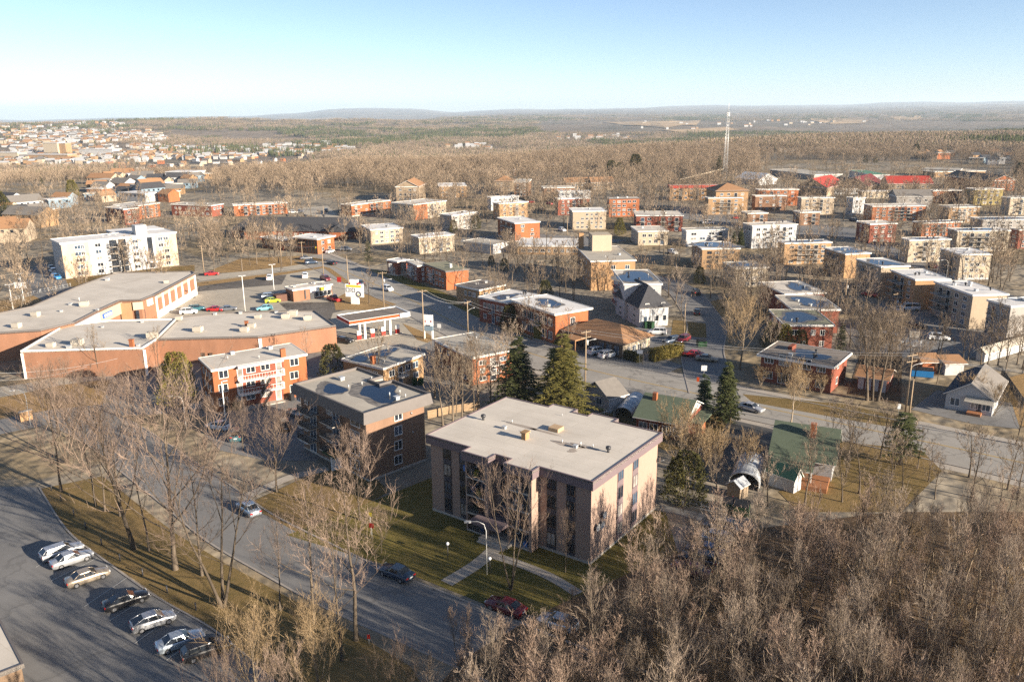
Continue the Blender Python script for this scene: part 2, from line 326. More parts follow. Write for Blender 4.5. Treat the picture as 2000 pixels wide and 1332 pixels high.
# ---------------------------------------------------------------- mesh builder
class MB:
    def __init__(s): s.v = []; s.f = []; s.m = []; s.k = 0; s.sm = []
    def face(s, pts, smooth=False):
        i = len(s.v); s.v += [tuple(p) for p in pts]; s.f.append(tuple(range(i, i+len(pts)))); s.m.append(s.k); s.sm.append(smooth)
    def box(s, x0, x1, y0, y1, z0, z1, bottom=True):
        i = len(s.v)
        s.v += [(x0, y0, z0), (x1, y0, z0), (x1, y1, z0), (x0, y1, z0), (x0, y0, z1), (x1, y0, z1), (x1, y1, z1), (x0, y1, z1)]
        fs = [(0, 1, 5, 4), (1, 2, 6, 5), (2, 3, 7, 6), (3, 0, 4, 7), (4, 5, 6, 7)]
        if bottom: fs.append((3, 2, 1, 0))
        for f in fs: s.f.append(tuple(i+q for q in f)); s.m.append(s.k); s.sm.append(False)
    def tube(s, pts, rs, n=6, cap=True):
        pts = [Vector(p) for p in pts]; b = len(s.v)
        if isinstance(rs, (int, float)): rs = [rs]*len(pts)
        for i, p in enumerate(pts):
            d = (pts[min(i+1, len(pts)-1)]-pts[max(i-1, 0)])
            if d.length < 1e-9: d = Vector((0, 0, 1))
            d.normalize(); a = d.cross(Vector((0, 0, 1)) if abs(d.z) < 0.9 else Vector((1, 0, 0))).normalized(); c = d.cross(a)
            for k in range(n):
                q = 2*PI*k/n; s.v.append(tuple(p+(a*math.cos(q)+c*math.sin(q))*rs[i]))
        for i in range(len(pts)-1):
            for k in range(n):
                k2 = (k+1) % n; s.f.append((b+i*n+k, b+(i+1)*n+k, b+(i+1)*n+k2, b+i*n+k2)); s.m.append(s.k); s.sm.append(True)
        if cap:
            s.f.append(tuple(b+k for k in range(n))); s.m.append(s.k); s.sm.append(False)
            e = b+(len(pts)-1)*n; s.f.append(tuple(e+n-1-k for k in range(n))); s.m.append(s.k); s.sm.append(False)
    def cyl(s, x, y, z0, z1, r, n=10, r1=None): s.tube([(x, y, z0), (x, y, z1)], [r, r if r1 is None else r1], n)
    def prism(s, poly, z0, z1, sides=True, topf=True, botf=False):
        n = len(poly); b = len(s.v)
        a = sum(poly[i][0]*poly[(i+1) % n][1]-poly[(i+1) % n][0]*poly[i][1] for i in range(n))
        if a < 0: poly = poly[::-1]
        s.v += [(p[0], p[1], z0) for p in poly]+[(p[0], p[1], z1) for p in poly]
        if sides:
            for i in range(n):
                j = (i+1) % n; s.f.append((b+i, b+j, b+n+j, b+n+i)); s.m.append(s.k); s.sm.append(False)
        if topf: s.f.append(tuple(range(b+n, b+2*n))); s.m.append(s.k); s.sm.append(False)
        if botf: s.f.append(tuple(range(b+n-1, b-1, -1))); s.m.append(s.k); s.sm.append(False)
    def rim(s, poly, z0, z1, w):                     # a low wall along the edge of a roof, w thick, inside the polygon
        n = len(poly)
        if sum(poly[i][0]*poly[(i+1) % n][1]-poly[(i+1) % n][0]*poly[i][1] for i in range(n)) < 0: poly = poly[::-1]
        P = [Vector((p[0], p[1])) for p in poly]; I = []
        for i in range(n):
            d0 = (P[i]-P[i-1]).normalized(); d1 = (P[(i+1) % n]-P[i]).normalized()
            n0 = Vector((-d0.y, d0.x)); n1 = Vector((-d1.y, d1.x)); m = n0+n1; k = m.length_squared
            I.append(P[i]+(m*(2*w/k) if k > 0.2 else n0*w))
        b = len(s.v)
        for z, Q in ((z0, P), (z1, P), (z1, I), (z0, I)): s.v += [(p.x, p.y, z) for p in Q]
        for i in range(n):
            j = (i+1) % n
            for a in range(3): s.f.append((b+a*n+i, b+a*n+j, b+(a+1)*n+j, b+(a+1)*n+i)); s.m.append(s.k); s.sm.append(False)
    def mesh(s, name, mats):
        me = bpy.data.meshes.new(name); me.from_pydata(s.v, [], s.f); ms = [mats] if isinstance(mats, str) else mats
        for q in ms: me.materials.append(MATS[q])
        me.polygons.foreach_set('material_index', s.m); me.polygons.foreach_set('use_smooth', s.sm); me.update()
        return me
    def build(s, name, mats, parent=None, loc=(0, 0, 0), rz=0.0): return put(name, s.mesh(name, mats), parent, loc, rz)
CACHE = {}
def cached(key, fn):
    if key not in CACHE: CACHE[key] = fn()
    return CACHE[key]

# ---------------------------------------------------------------- terrain: flat town, valley, hills and far mountains
def _z(r, y, x): return H-r*(y-(214-(x-1000)*0.00873))/FOC
COLS = [ # (column of the photograph, [(distance, height)...]) beyond the flat town
 (-400, [(700, 0), (1050, -20), (1700, -44), (3000, -6), (4500, 16), (6500, -60), (12000, -130), (24000, 52+(-220-52)*0.6)]),
 (0,    [(760, 0), (1100, -24), (1700, -46), (3000, _z(3000, 256, 0)), (4500, _z(4500, 238, 0)), (6500, -70), (12000, -140), (24000, 52+(-215-52)*0.6)]),
 (170,  [(760, 0), (1100, -24), (1700, -46), (3000, _z(3000, 256, 170)), (4600, _z(4600, 236, 170)), (6500, -70), (12000, -140), (24000, 52+(-205-52)*0.6)]),
 (420,  [(740, 0), (1050, -24), (1700, -46), (3000, _z(3000, 266, 420)), (4300, _z(4300, 231, 420)), (6500, -60), (12000, -130), (24000, 52+(-180-52)*0.6)]),
 (560,  [(740, 0), (1050, -24), (1700, -46), (3000, _z(3000, 270, 560)), (4600, _z(4600, 234, 560)), (6500, -60), (12000, -110), (24000, 52+(-60-52)*0.6)]),
 (700,  [(760, 0), (1100, -16), (1600, -32), (3000, _z(3000, 268, 700)), (5000, _z(5000, 234, 700)), (7000, -50), (12000, -90), (24000, 52+(150-52)*0.6)]),
 (790,  [(760, 0), (1050, -18), (1600, -36), (3000, _z(3000, 266, 790)), (5000, _z(5000, 236, 790)), (7000, -45), (12000, -80), (24000, 52+(120-52)*0.6)]),
 (900,  [(760, 0), (1000, -14), (1600, -38), (3000, _z(3000, 265, 900)), (5000, _z(5000, 239, 900)), (8000, _z(8000, 229, 900)), (14000, -50), (24000, 52+(-30-52)*0.6)]),
 (1000, [(800, 0), (1000, -10), (1700, -40), (3000, _z(3000, 262, 1000)), (5000, _z(5000, 240, 1000)), (8000, _z(8000, 228, 1000)), (15000, _z(15000, 221, 1000)), (24000, 52+(20-52)*0.6)]),
 (1150, [(900, 0), (1150, -10), (1800, -44), (3200, _z(3200, 258, 1150)), (5000, _z(5000, 241, 1150)), (8000, _z(8000, 227, 1150)), (15000, _z(15000, 218, 1150)), (24000, 52+(40-52)*0.6)]),
 (1300, [(1050, 0), (1350, -12), (2000, -44), (3200, _z(3200, 256, 1300)), (4500, _z(4500, 242, 1300)), (8000, _z(8000, 227, 1300)), (15000, _z(15000, 216, 1300)), (24000, 52+(110-52)*0.6)]),
 (1450, [(1250, 0), (1600, -14), (2300, -44), (3600, _z(3600, 252, 1450)), (5000, _z(5000, 238, 1450)), (8000, _z(8000, 226, 1450)), (15000, _z(15000, 214, 1450)), (24000, 52+(130-52)*0.6)]),
 (1600, [(1450, 0), (1900, -16), (2600, -46), (4000, _z(4000, 248, 1600)), (6000, _z(6000, 231, 1600)), (9000, _z(9000, 221, 1600)), (18000, _z(18000, 211, 1600)), (24000, 52+(130-52)*0.6)]),
 (1800, [(1550, 0), (2000, -14), (2700, -44), (4200, _z(4200, 243, 1800)), (6000, _z(6000, 230, 1800)), (9000, _z(9000, 218, 1800)), (18000, _z(18000, 207, 1800)), (24000, 52+(180-52)*0.6)]),
 (2000, [(1600, 0), (2100, -10), (2900, -40), (4200, _z(4200, 241, 2000)), (6000, _z(6000, 226, 2000)), (9000, _z(9000, 215, 2000)), (18000, _z(18000, 204, 2000)), (24000, 52+(220-52)*0.6)]),
 (2400, [(1600, 0), (2100, -10), (2900, -40), (4200, -40), (6000, -25), (9000, 10), (18000, 60), (24000, 52+(240-52)*0.6)])]
_CT = np.array([math.atan2(ray(c, 250)[0], ray(c, 250)[1]) for c, _ in COLS])
_LR = np.log(np.concatenate([[1], np.geomspace(300, 45000, 90)]))
_TAB = np.array([np.interp(_LR, np.log([1, k[0][0]]+[q[0] for q in k[1:]]+[60000]), [0, 0]+[q[1] for q in k[1:]]+[k[-1][1]]) for _, k in COLS])
_rng = np.random.RandomState(3)
_OCT = [(_rng.uniform(0, 6.28), _rng.uniform(0, 6.28), _rng.uniform(0, 6.28)) for _ in range(18)]
def terr(x, y):                                 # height of the ground, numpy arrays or numbers
    x = np.asarray(x, float); y = np.asarray(y, float)
    r = np.hypot(x, y)+1e-6; th = np.arctan2(x, y); lr = np.log(np.maximum(r, 1.01))
    thc = np.clip(th, _CT[0], _CT[-1])
    i = np.clip(np.searchsorted(_CT, thc)-1, 0, len(_CT)-2); f = (thc-_CT[i])/(_CT[i+1]-_CT[i]); f = f*f*(3-2*f)
    j = np.clip(np.searchsorted(_LR, lr)-1, 0, len(_LR)-2); g = np.clip((lr-_LR[j])/(_LR[j+1]-_LR[j]), 0, 1)
    a = _TAB[i, j]*(1-g)+_TAB[i, j+1]*g; b = _TAB[i+1, j]*(1-g)+_TAB[i+1, j+1]*g
    z = a*(1-f)+b*f
    amp = np.clip((r-1500)/2500, 0, 1)*(5+12*np.clip((r-6000)/20000, 0, 1)); wl = 900.0; n = 0
    for k, (p, q, ph) in enumerate(_OCT):
        w = wl*(0.72**(k % 6))*(1+np.clip(r-8000, 0, None)*0+0); n = n+np.sin((x*math.cos(p)+y*math.sin(p))*6.283/w*1.0+q)*np.sin((x*math.sin(p+1)-y*math.cos(p+1))*6.283/(w*1.7)+ph)*(0.72**(k % 6))
    far = np.clip((r-17000)/6000, 0, 1); m = np.sin(th*31+1.0)*18+np.sin(th*57+2)*11+np.sin(th*113)*6
    return z+amp*n*0.5*(1-far)+far*m*0.8
def at(px, py):                                 # the point of the ground seen at (px, py)
    d = ray(px, py); t = 10.0
    if d[2] < -0.02:
        g = on(px, py)
        if math.hypot(*g) < 690: return (g[0], g[1], 0.0)
    ts = np.geomspace(50, 26500, 3000); h = math.hypot(d[0], d[1]); ts = ts/h
    X, Y, Z = d[0]*ts, d[1]*ts, H+d[2]*ts
    below = np.nonzero(Z < terr(X, Y))[0]
    i = below[0] if len(below) else len(ts)-1
    return (float(X[i]), float(Y[i]), float(terr(X[i], Y[i])))
# one sheet: rings round the foot of the camera, out to the horizon
R_ = np.concatenate([[0.0], np.geomspace(30, 600, 14), np.geomspace(640, 3000, 60), np.geomspace(3080, 9000, 60), np.geomspace(9300, 27000, 40)])
T_ = np.concatenate([np.linspace(-0.75, 0.75, 331), np.linspace(0.75, 2*PI-0.75, 40)[1:-1]])
gx = np.outer(R_[1:], np.sin(T_)); gy = np.outer(R_[1:], np.cos(T_)); gz = terr(gx, gy); nT = len(T_); nR = len(R_)-1
vv = [(0, 0, 0)]+list(zip(gx.ravel().tolist(), gy.ravel().tolist(), gz.ravel().tolist())); ff = []
for k in range(nT): ff.append((0, 1+(k+1) % nT, 1+k))
for i in range(nR-1):
    for k in range(nT):
        k2 = (k+1) % nT; a = 1+i*nT
        ff.append((a+k, a+k2, a+nT+k2, a+nT+k))
me = bpy.data.meshes.new('terrain'); me.from_pydata(vv, [], ff); me.materials.append(MATS['terrain'])
me.polygons.foreach_set('use_smooth', [True]*len(ff)); me.update()
tag(put('ground', me), 'brown leaf strewn ground running from the town to wooded hills and far mountains', kind='structure')

# ---------------------------------------------------------------- flat sheets on the ground
LVL = [0]
def lev(l): LVL[0] += 1; return l*0.012+LVL[0]*0.0007
PAVED = []                                      # world polygons where no tree may stand
def sheet(name, px, mat, lvl, label, keep=True, world=False):
    P = [Vector(p[:2]) for p in px] if world else [Vector(on(*p)) for p in px]
    bm = bmesh.new(); zz = lev(lvl); vs = [bm.verts.new((p.x, p.y, zz)) for p in P]; f = bm.faces.new(vs); f.normal_update()
    if f.normal.z < 0: f.normal_flip()
    bmesh.ops.triangulate(bm, faces=bm.faces[:]); me = bpy.data.meshes.new(name); bm.to_mesh(me); bm.free(); me.materials.append(MATS[mat])
    if keep: PAVED.append([(p.x, p.y) for p in P])
    return tag(put(name, me), label, kind='structure')
def smooth_line(P, k=6):
    P = [Vector(p) for p in P]; o = []
    for i in range(len(P)-1):
        a = P[max(i-1, 0)]; b = P[i]; c = P[i+1]; d = P[min(i+2, len(P)-1)]
        for q in range(k):
            t = q/k; o.append(0.5*((2*b)+(c-a)*t+(2*a-5*b+4*c-d)*t*t+(3*b-a-3*c+d)*t*t*t))
    o.append(P[-1]); return o
def offset(L, w):
    o = []
    for i in range(len(L)):
        d = (L[min(i+1, len(L)-1)]-L[max(i-1, 0)]).normalized(); o.append(L[i]+Vector((-d.y, d.x))*w)
    return o
def ribbon(name, L, w0, w1, mat, lvl, label, keep=False, z0=None, z1=None):  # strip between two offsets of a line; a step when z1 is given
    A = offset(L, w0); B = offset(L, w1); mb = MB(); z = lev(lvl)
    for i in range(len(L)-1):
        a, b, c, d = A[i], A[i+1], B[i+1], B[i]
        if z1 is None:
            q = [(a.x, a.y, z), (b.x, b.y, z), (c.x, c.y, z), (d.x, d.y, z)]
            if w1 < w0: q = q[::-1]
            mb.face(q[::1])
        else:
            for q in ([(a, z1), (b, z1), (c, z1), (d, z1)], [(a, 0), (b, 0), (b, z1), (a, z1)], [(c, 0), (d, 0), (d, z1), (c, z1)]):
                mb.face([(p.x, p.y, h) for p, h in q])
    if keep:
        for i in range(len(L)-1): PAVED.append([(p.x, p.y) for p in (A[i], A[i+1], B[i+1], B[i])])
    return tag(mb.build(name, mat), label, kind='structure')
def pxline(px, k=6): return smooth_line([on(*p) for p in px], k)
def inpoly(p, poly):
    x, y = p; c = False; n = len(poly); j = n-1
    for i in range(n):
        a, b = poly[i], poly[j]
        if (a[1] > y) != (b[1] > y) and x < (b[0]-a[0])*(y-a[1])/(b[1]-a[1])+a[0]: c = not c
        j = i
    return c

# boulevard, side streets and lots
blvd = pxline([(600, 499), (690, 538), (806, 588), (893, 633), (1010, 682), (1150, 722), (1280, 752), (1440, 786), (1600, 819), (1760, 853), (2000, 905), (2300, 975)])
bw = 7.2
ribbon('road', blvd, -bw, bw, 'asphalt_road', 3.2, 'wide pale grey main road sweeping across the town', True)
ribbon('road_marking', blvd, -0.12, 0.02, 'line_yellow', 4, 'faded yellow centre line on the main road'); ribbon('road_marking', blvd, 0.14, 0.28, 'line_yellow', 4, 'faded yellow centre line on the main road, second stripe')
for s in (-1, 1):
    ribbon('pavement', blvd, s*(bw+0.25), s*(bw+2.2), 'paving', 1, 'pale concrete pavement along the main road', True)
    ribbon('kerb', blvd, s*bw, s*(bw+0.25), 'kerb_stone', 1, 'low kerb along the main road', z1=0.12)
side = pxline([(1395, 770), (1372, 690), (1380, 640), (1362, 604), (1335, 570), (1290, 548), (1220, 535)])
ribbon('road', side, -4.5, 4.5, 'asphalt', 1.5, 'grey side street climbing from the main road between houses', True)
for s in (-1, 1): ribbon('kerb', side, s*4.5, s*4.75, 'kerb_stone', 1, 'pale kerb along the side street', z1=0.10)
street = pxline([(150, 815), (215, 845), (300, 905), (390, 970), (470, 1030), (590, 1095), (700, 1150), (830, 1205), (960, 1260), (1100, 1320), (1300, 1400)])
ribbon('street', street, -4.6, 4.6, 'asphalt', 2, 'grey residential street curving past the mauve apartment block', True)
for s in (-1, 1): ribbon('kerb', street, s*4.6, s*4.85, 'kerb_stone', 1, 'worn kerb along the residential street', z1=0.12)
north = pxline([(385, 545), (480, 534), (560, 524), (640, 512)])
ribbon('road', north, -4.2, 4.2, 'asphalt_pale', 1.5, 'pale street running behind the shopping centre', True)
nl = pxline([(-40, 842), (60, 822), (150, 806), (260, 797), (420, 790)])
ribbon('street', nl, -4.0, 4.0, 'asphalt', 1.4, 'street passing the brick entrance wall', True)
back = pxline([(-40, 770), (60, 757), (150, 738), (300, 722), (420, 706)])
ribbon('service_lane', back, -3.5, 3.5, 'asphalt_pale', 1.2, 'sunlit service lane behind the shopping centre', True)
sheet('car_park', [(-60, 955), (40, 950), (72, 952), (100, 985), (128, 1035), (160, 1062), (195, 1090), (250, 1125), (300, 1165), (352, 1192), (410, 1228), (452, 1262), (500, 1300), (560, 1345), (470, 1420), (-100, 1420)], 'asphalt', 2, 'grey car park at the bottom corner beside the mown lawn')
sheet('car_park', [(375, 553), (470, 541), (560, 530), (640, 518), (668, 523), (712, 560), (640, 590), (665, 606), (760, 594), (860, 650), (840, 668), (760, 700), (655, 690), (650, 640), (560, 620), (330, 640), (240, 640), (220, 620), (300, 590), (382, 583)], 'asphalt_pale', 2, 'broad pale asphalt car park of the shopping centre')
sheet('car_park', [(392, 553), (470, 543), (560, 537), (550, 556), (430, 566), (384, 570)], 'asphalt_patched', 3, 'dark patched asphalt strip of the shopping centre car park')
sheet('car_park', [(545, 592), (655, 590), (700, 600), (650, 612), (640, 640), (560, 606)], 'asphalt_patched', 3, 'patched asphalt in front of the small brick restaurant')
sheet('yard', [(180, 770), (205, 726), (330, 705), (420, 690), (660, 690), (880, 662), (1010, 705), (880, 760), (700, 760), (620, 790), (470, 830), (330, 800), (240, 792)], 'asphalt', 1, 'grey yard between the shopping centre and the orange walk-up block')
sheet('car_park', [(400, 850), (440, 806), (560, 780), (700, 800), (620, 900), (520, 900), (430, 880)], 'asphalt', 2.2, 'small car park between the orange and brown blocks')
sheet('car_park', [(1120, 690), (1170, 672), (1275, 693), (1335, 715), (1290, 735), (1180, 712)], 'asphalt', 1.8, 'forecourt in front of the brown roofed clinic')
sheet('car_park', [(1240, 640), (1345, 640), (1350, 690), (1285, 690), (1240, 660)], 'asphalt', 1.3, 'parking behind the brown roofed clinic')
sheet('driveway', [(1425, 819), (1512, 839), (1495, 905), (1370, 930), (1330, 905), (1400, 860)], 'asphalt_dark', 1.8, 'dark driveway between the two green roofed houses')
sheet('driveway', [(1780, 800), (1830, 762), (1990, 790), (1990, 838), (1900, 828)], 'asphalt', 1.8, 'driveway in front of the pale bungalow')
sheet('lane', [(1290, 985), (1450, 1020), (1520, 1045), (1520, 1060), (1430, 1035), (1290, 998)], 'asphalt', 1.5, 'narrow lane behind the mauve block')
sheet('car_park', [(1320, 1030), (1460, 1010), (1600, 1180), (1700, 1330), (1300, 1330), (1290, 1120)], 'asphalt', 1.2, 'car park hidden among the bare trees')
sheet('car_park', [(1650, 640), (1740, 575), (1830, 612), (1930, 650), (1930, 700), (1780, 700), (1680, 690)], 'asphalt', 1.5, 'grey parking yard below the row of apartment blocks')
sheet('yard', [(1290, 420), (1480, 452), (1700, 470), (1730, 455), (1500, 425), (1330, 402)], 'asphalt', 1.4, 'asphalt yards among the apartment blocks')
sheet('yard', [(880, 470), (1000, 455), (1120, 462), (1230, 470), (1150, 480), (1000, 490)], 'asphalt', 1.4, 'grey yard between pale apartment blocks')
sheet('car_park', [(38, 545), (75, 515), (112, 520), (135, 560), (160, 562), (90, 590), (30, 560)], 'asphalt', 1.4, 'car park beside the tall white apartment block')
sheet('lane', [(1690, 478), (1780, 520), (1870, 560), (2000, 600), (2000, 585), (1880, 545), (1800, 510), (1720, 470)], 'asphalt', 1.3, 'street behind the row of apartment blocks')
sheet('yard', [(560, 410), (640, 402), (668, 430), (600, 420)], 'asphalt_pale', 1.3, 'pale drive by the brick apartment block')
# lawns
sheet('lawn', [(78, 955), (200, 930), (270, 985), (340, 1040), (440, 1100), (560, 1165), (700, 1240), (800, 1300), (830, 1345), (560, 1345), (450, 1255), (350, 1190), (250, 1122), (130, 1040)], 'lawn', 1, 'ochre mown lawn with long tree shadows beside the car park', False)
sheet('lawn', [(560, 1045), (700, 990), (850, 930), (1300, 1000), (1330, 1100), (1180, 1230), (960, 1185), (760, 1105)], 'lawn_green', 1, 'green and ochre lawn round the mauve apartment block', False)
sheet('lawn', [(480, 985), (600, 930), (700, 900), (760, 960), (600, 1050)], 'lawn', 0.6, 'patchy lawn in front of the brown brick block', False)
sheet('lawn', [(-60, 800), (0, 778), (120, 752), (215, 742), (200, 790), (100, 800), (-40, 822)], 'lawn_dry', 0.6, 'dry straw coloured grass beside the service lane', False)
sheet('lawn', [(-40, 690), (0, 588), (90, 575), (140, 560), (150, 575), (40, 640), (-40, 690)], 'lawn_dry', 0.5, 'dry grass slope behind the shopping centre', False)
sheet('lawn', [(110, 548), (220, 535), (330, 522), (380, 518), (380, 530), (250, 545), (130, 562)], 'lawn', 0.6, 'narrow lawn in front of the white apartment block', False)
sheet('lawn', [(652, 585), (690, 565), (705, 572), (775, 595), (720, 606), (655, 606)], 'lawn_dry', 2.6, 'dry grass patch under the tall sign board', False)
sheet('lawn', [(627, 520), (645, 524), (690, 556), (676, 556)], 'lawn_dry', 2.6, 'grass verge beside the boulevard', False)
sheet('lawn', [(380, 553), (560, 531), (630, 521), (632, 524), (560, 536), (385, 560)], 'lawn_dry', 2.9, 'thin dry grass strip beside the pale street', False)
sheet('lawn', [(786, 632), (836, 652), (850, 662), (835, 670), (815, 664)], 'lawn_dry', 2.6, 'dry grass island by the fuel station', False)
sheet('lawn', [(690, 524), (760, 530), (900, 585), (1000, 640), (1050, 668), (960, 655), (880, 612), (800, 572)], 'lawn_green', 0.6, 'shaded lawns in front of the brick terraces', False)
sheet('lawn', [(1150, 752), (1240, 780), (1420, 812), (1420, 870), (1300, 880), (1180, 830)], 'lawn', 0.5, 'grass round the cross shaped house', False)
sheet('lawn', [(1450, 770), (1650, 790), (1760, 815), (1760, 838), (1600, 810), (1470, 786)], 'lawn', 0.6, 'roadside grass before the red brick house', False)
sheet('lawn', [(1640, 862), (1800, 880), (1840, 920), (1760, 1000), (1560, 1000), (1520, 960), (1640, 930)], 'lawn', 0.6, 'olive brown yard behind the green roofed house', False)
sheet('lawn', [(1655, 770), (1760, 790), (1762, 690), (1680, 690)], 'litter', 0.6, 'leaf covered yard under the tall trees', False)
sheet('lawn', [(1960, 740), (2040, 720), (2040, 850), (1990, 830)], 'lawn_dry', 0.7, 'dry field beyond the dark fence', False)
sheet('lawn', [(1315, 625), (1378, 632), (1380, 660), (1310, 655)], 'lawn', 0.7, 'small brown lawn beside the side street', False)
sheet('lawn', [(1385, 590), (1450, 575), (1470, 610), (1410, 618)], 'lawn_dry', 0.7, 'sunlit grass verge by the side street', False)
sheet('lawn', [(395, 535), (470, 505), (590, 500), (640, 508), (560, 521), (470, 531)], 'lawn_dry', 0.5, 'rough brown weeds at the wood edge', False)
sheet('lawn', [(1740, 1000), (1420, 1040), (1250, 1110), (1050, 1200), (900, 1290), (800, 1400), (2200, 1400), (2200, 1000)], 'litter', 0.5, 'leaf litter under the bare wood', False)
# paths
pth = pxline([(967, 1072), (930, 1103), (872, 1139)], 4); ribbon('path', pth, -0.9, 0.9, 'paving', 2.4, 'pale concrete path to the entrance of the mauve block')
pth = pxline([(955, 1083), (1010, 1100), (1075, 1127), (1130, 1160)], 4); ribbon('path', pth, -0.7, 0.7, 'paving', 2.2, 'worn path along the front of the mauve block')
pth = pxline([(470, 975), (560, 935), (600, 925), (640, 915)], 4); ribbon('path', pth, -0.9, 0.9, 'paving', 2.2, 'pale path to the brown brick block')
# painted bay lines of the car park
for i, (a, b) in enumerate((((70, 1108), (150, 1062)), ((100, 1135), (190, 1090)), ((165, 1185), (250, 1127)), ((215, 1212), (300, 1160)), ((262, 1258), (350, 1195)), ((325, 1290), (405, 1230)))):
    P = [Vector(on(*a)), Vector(on(*b))]; ribbon('bay_line', P, -0.05, 0.05, 'line_white', 2.6, 'faded bay line between the parked cars')
L = pxline([(75, 953), (128, 1035), (195, 1090), (300, 1165), (410, 1228), (500, 1300)], 5)
ribbon('kerb', L, 0.0, 0.22, 'kerb_stone', 2, 'low kerb between the car park and the lawn', z1=0.14)
# ---------------------------------------------------------------- windows, doors, balconies
def window_mesh(w, h, frame, pane, mull=1, deep=True):
    w = round(w, 1); h = round(h, 1)
    def mk():
        mb = MB(); f = 0.075
        mb.box(-w/2-f, w/2+f, -0.07, 0.0, -f*1.4, 0); mb.box(-w/2-f, w/2+f, -0.05, 0.0, h, h+f)
        mb.box(-w/2-f, -w/2, -0.05, 0.0, 0, h); mb.box(w/2, w/2+f, -0.05, 0.0, 0, h)
        for i in range(mull): x = -w/2+w*(i+1)/(mull+1); mb.box(x-0.04, x+0.04, -0.045, -0.012, 0, h)
        if deep: mb.k = 1; mb.face([(-w/2, -0.01, 0), (w/2, -0.01, 0), (w/2, -0.01, h), (-w/2, -0.01, h)])
        return mb.mesh('window', [frame, pane])
    return cached(('win', w, h, frame, pane, mull, deep), mk)
def pane_mesh(w, h, pane):
    w = round(w, 1); h = round(h, 1)
    def mk():
        mb = MB(); mb.face([(-w/2, -0.01, 0), (w/2, -0.01, 0), (w/2, -0.01, h), (-w/2, -0.01, h)]); return mb.mesh('pane', [pane])
    return cached(('pane', w, h, pane), mk)
def balcony_mesh(w, d, rail='metal_dark', slab='concrete', fine=False):
    def mk():
        mb = MB(); mb.box(-w/2, w/2, -d, 0, -0.16, 0.0); mb.k = 1; n = max(3, int(w/(0.16 if fine else 0.5)))
        mb.box(-w/2, w/2, -d, -d+0.05, 0.98, 1.05); mb.box(-w/2, w/2, -d, -d+0.05, 0.06, 0.11)
        for s in (-1, 1): x = s*(w/2-0.03); mb.box(x-0.025, x+0.025, -d, 0, 0.98, 1.05); mb.box(x-0.025, x+0.025, -d, 0, 0.06, 0.11)
        for i in range(n+1): x = -w/2+0.03+(w-0.06)*i/n; mb.box(x-0.02, x+0.02, -d, -d+0.04, 0, 1.0)
        for i in range(1, max(2, n//3)): y = -d*i/max(2, n//3); mb.box(-w/2, -w/2+0.04, y-0.02, y+0.02, 0, 1.0); mb.box(w/2-0.04, w/2, y-0.02, y+0.02, 0, 1.0)
        return mb.mesh('balcony', [slab, rail])
    return cached(('bal', w, d, rail, slab, fine), mk)
def vent_mesh(kind):
    def mk():
        mb = MB()
        if kind == 0: mb.cyl(0, 0, 0, 0.6, 0.09, 7)
        elif kind == 1: mb.box(-0.35, 0.35, -0.35, 0.35, 0, 0.45); mb.box(-0.42, 0.42, -0.42, 0.42, 0.45, 0.55)
        elif kind == 2: mb.cyl(0, 0, 0, 0.35, 0.16, 8); mb.tube([(0, 0, 0.35), (0, 0, 0.45), (0, 0, 0.75), (0, 0, 0.85)], [0.2, 0.33, 0.33, 0.12], 10)
        elif kind == 3: mb.box(-1.1, 1.1, -0.8, 0.8, 0.25, 1.35); mb.box(-0.9, 0.9, -0.6, 0.6, 0, 0.25); mb.box(-0.7, 0.7, -0.5, 0.5, 1.35, 1.45)
        elif kind == 4: mb.box(-0.45, 0.45, -0.3, 0.3, 0, 1.5); mb.box(-0.55, 0.55, -0.4, 0.4, 1.5, 1.62)
        return mb.mesh('vent', [('metal_galv', 'metal_galv', 'metal_dark', 'unit_beige', 'brick_orange')[kind]])
    return cached(('vent', kind), mk)
def blob(cx, cy, rx_, ry_, z, seed, n=22):
    r = random.Random(seed); ph = [r.uniform(0, 6.28) for _ in range(4)]
    o = []
    for i in range(n):
        a = 2*PI*i/n; k = 1+0.22*math.sin(2*a+ph[0])+0.14*math.sin(3*a+ph[1])+0.10*math.sin(5*a+ph[2])
        o.append((cx+rx_*k*math.cos(a), cy+ry_*k*math.sin(a), z))
    return o
FOOT = []                                       # building footprints, world
ANCH = []                                       # (short description, world x, y)
FACE = {'R': (0.0,), 'L': (-PI/2,), 'E': (PI/2,), 'K': (PI,)}
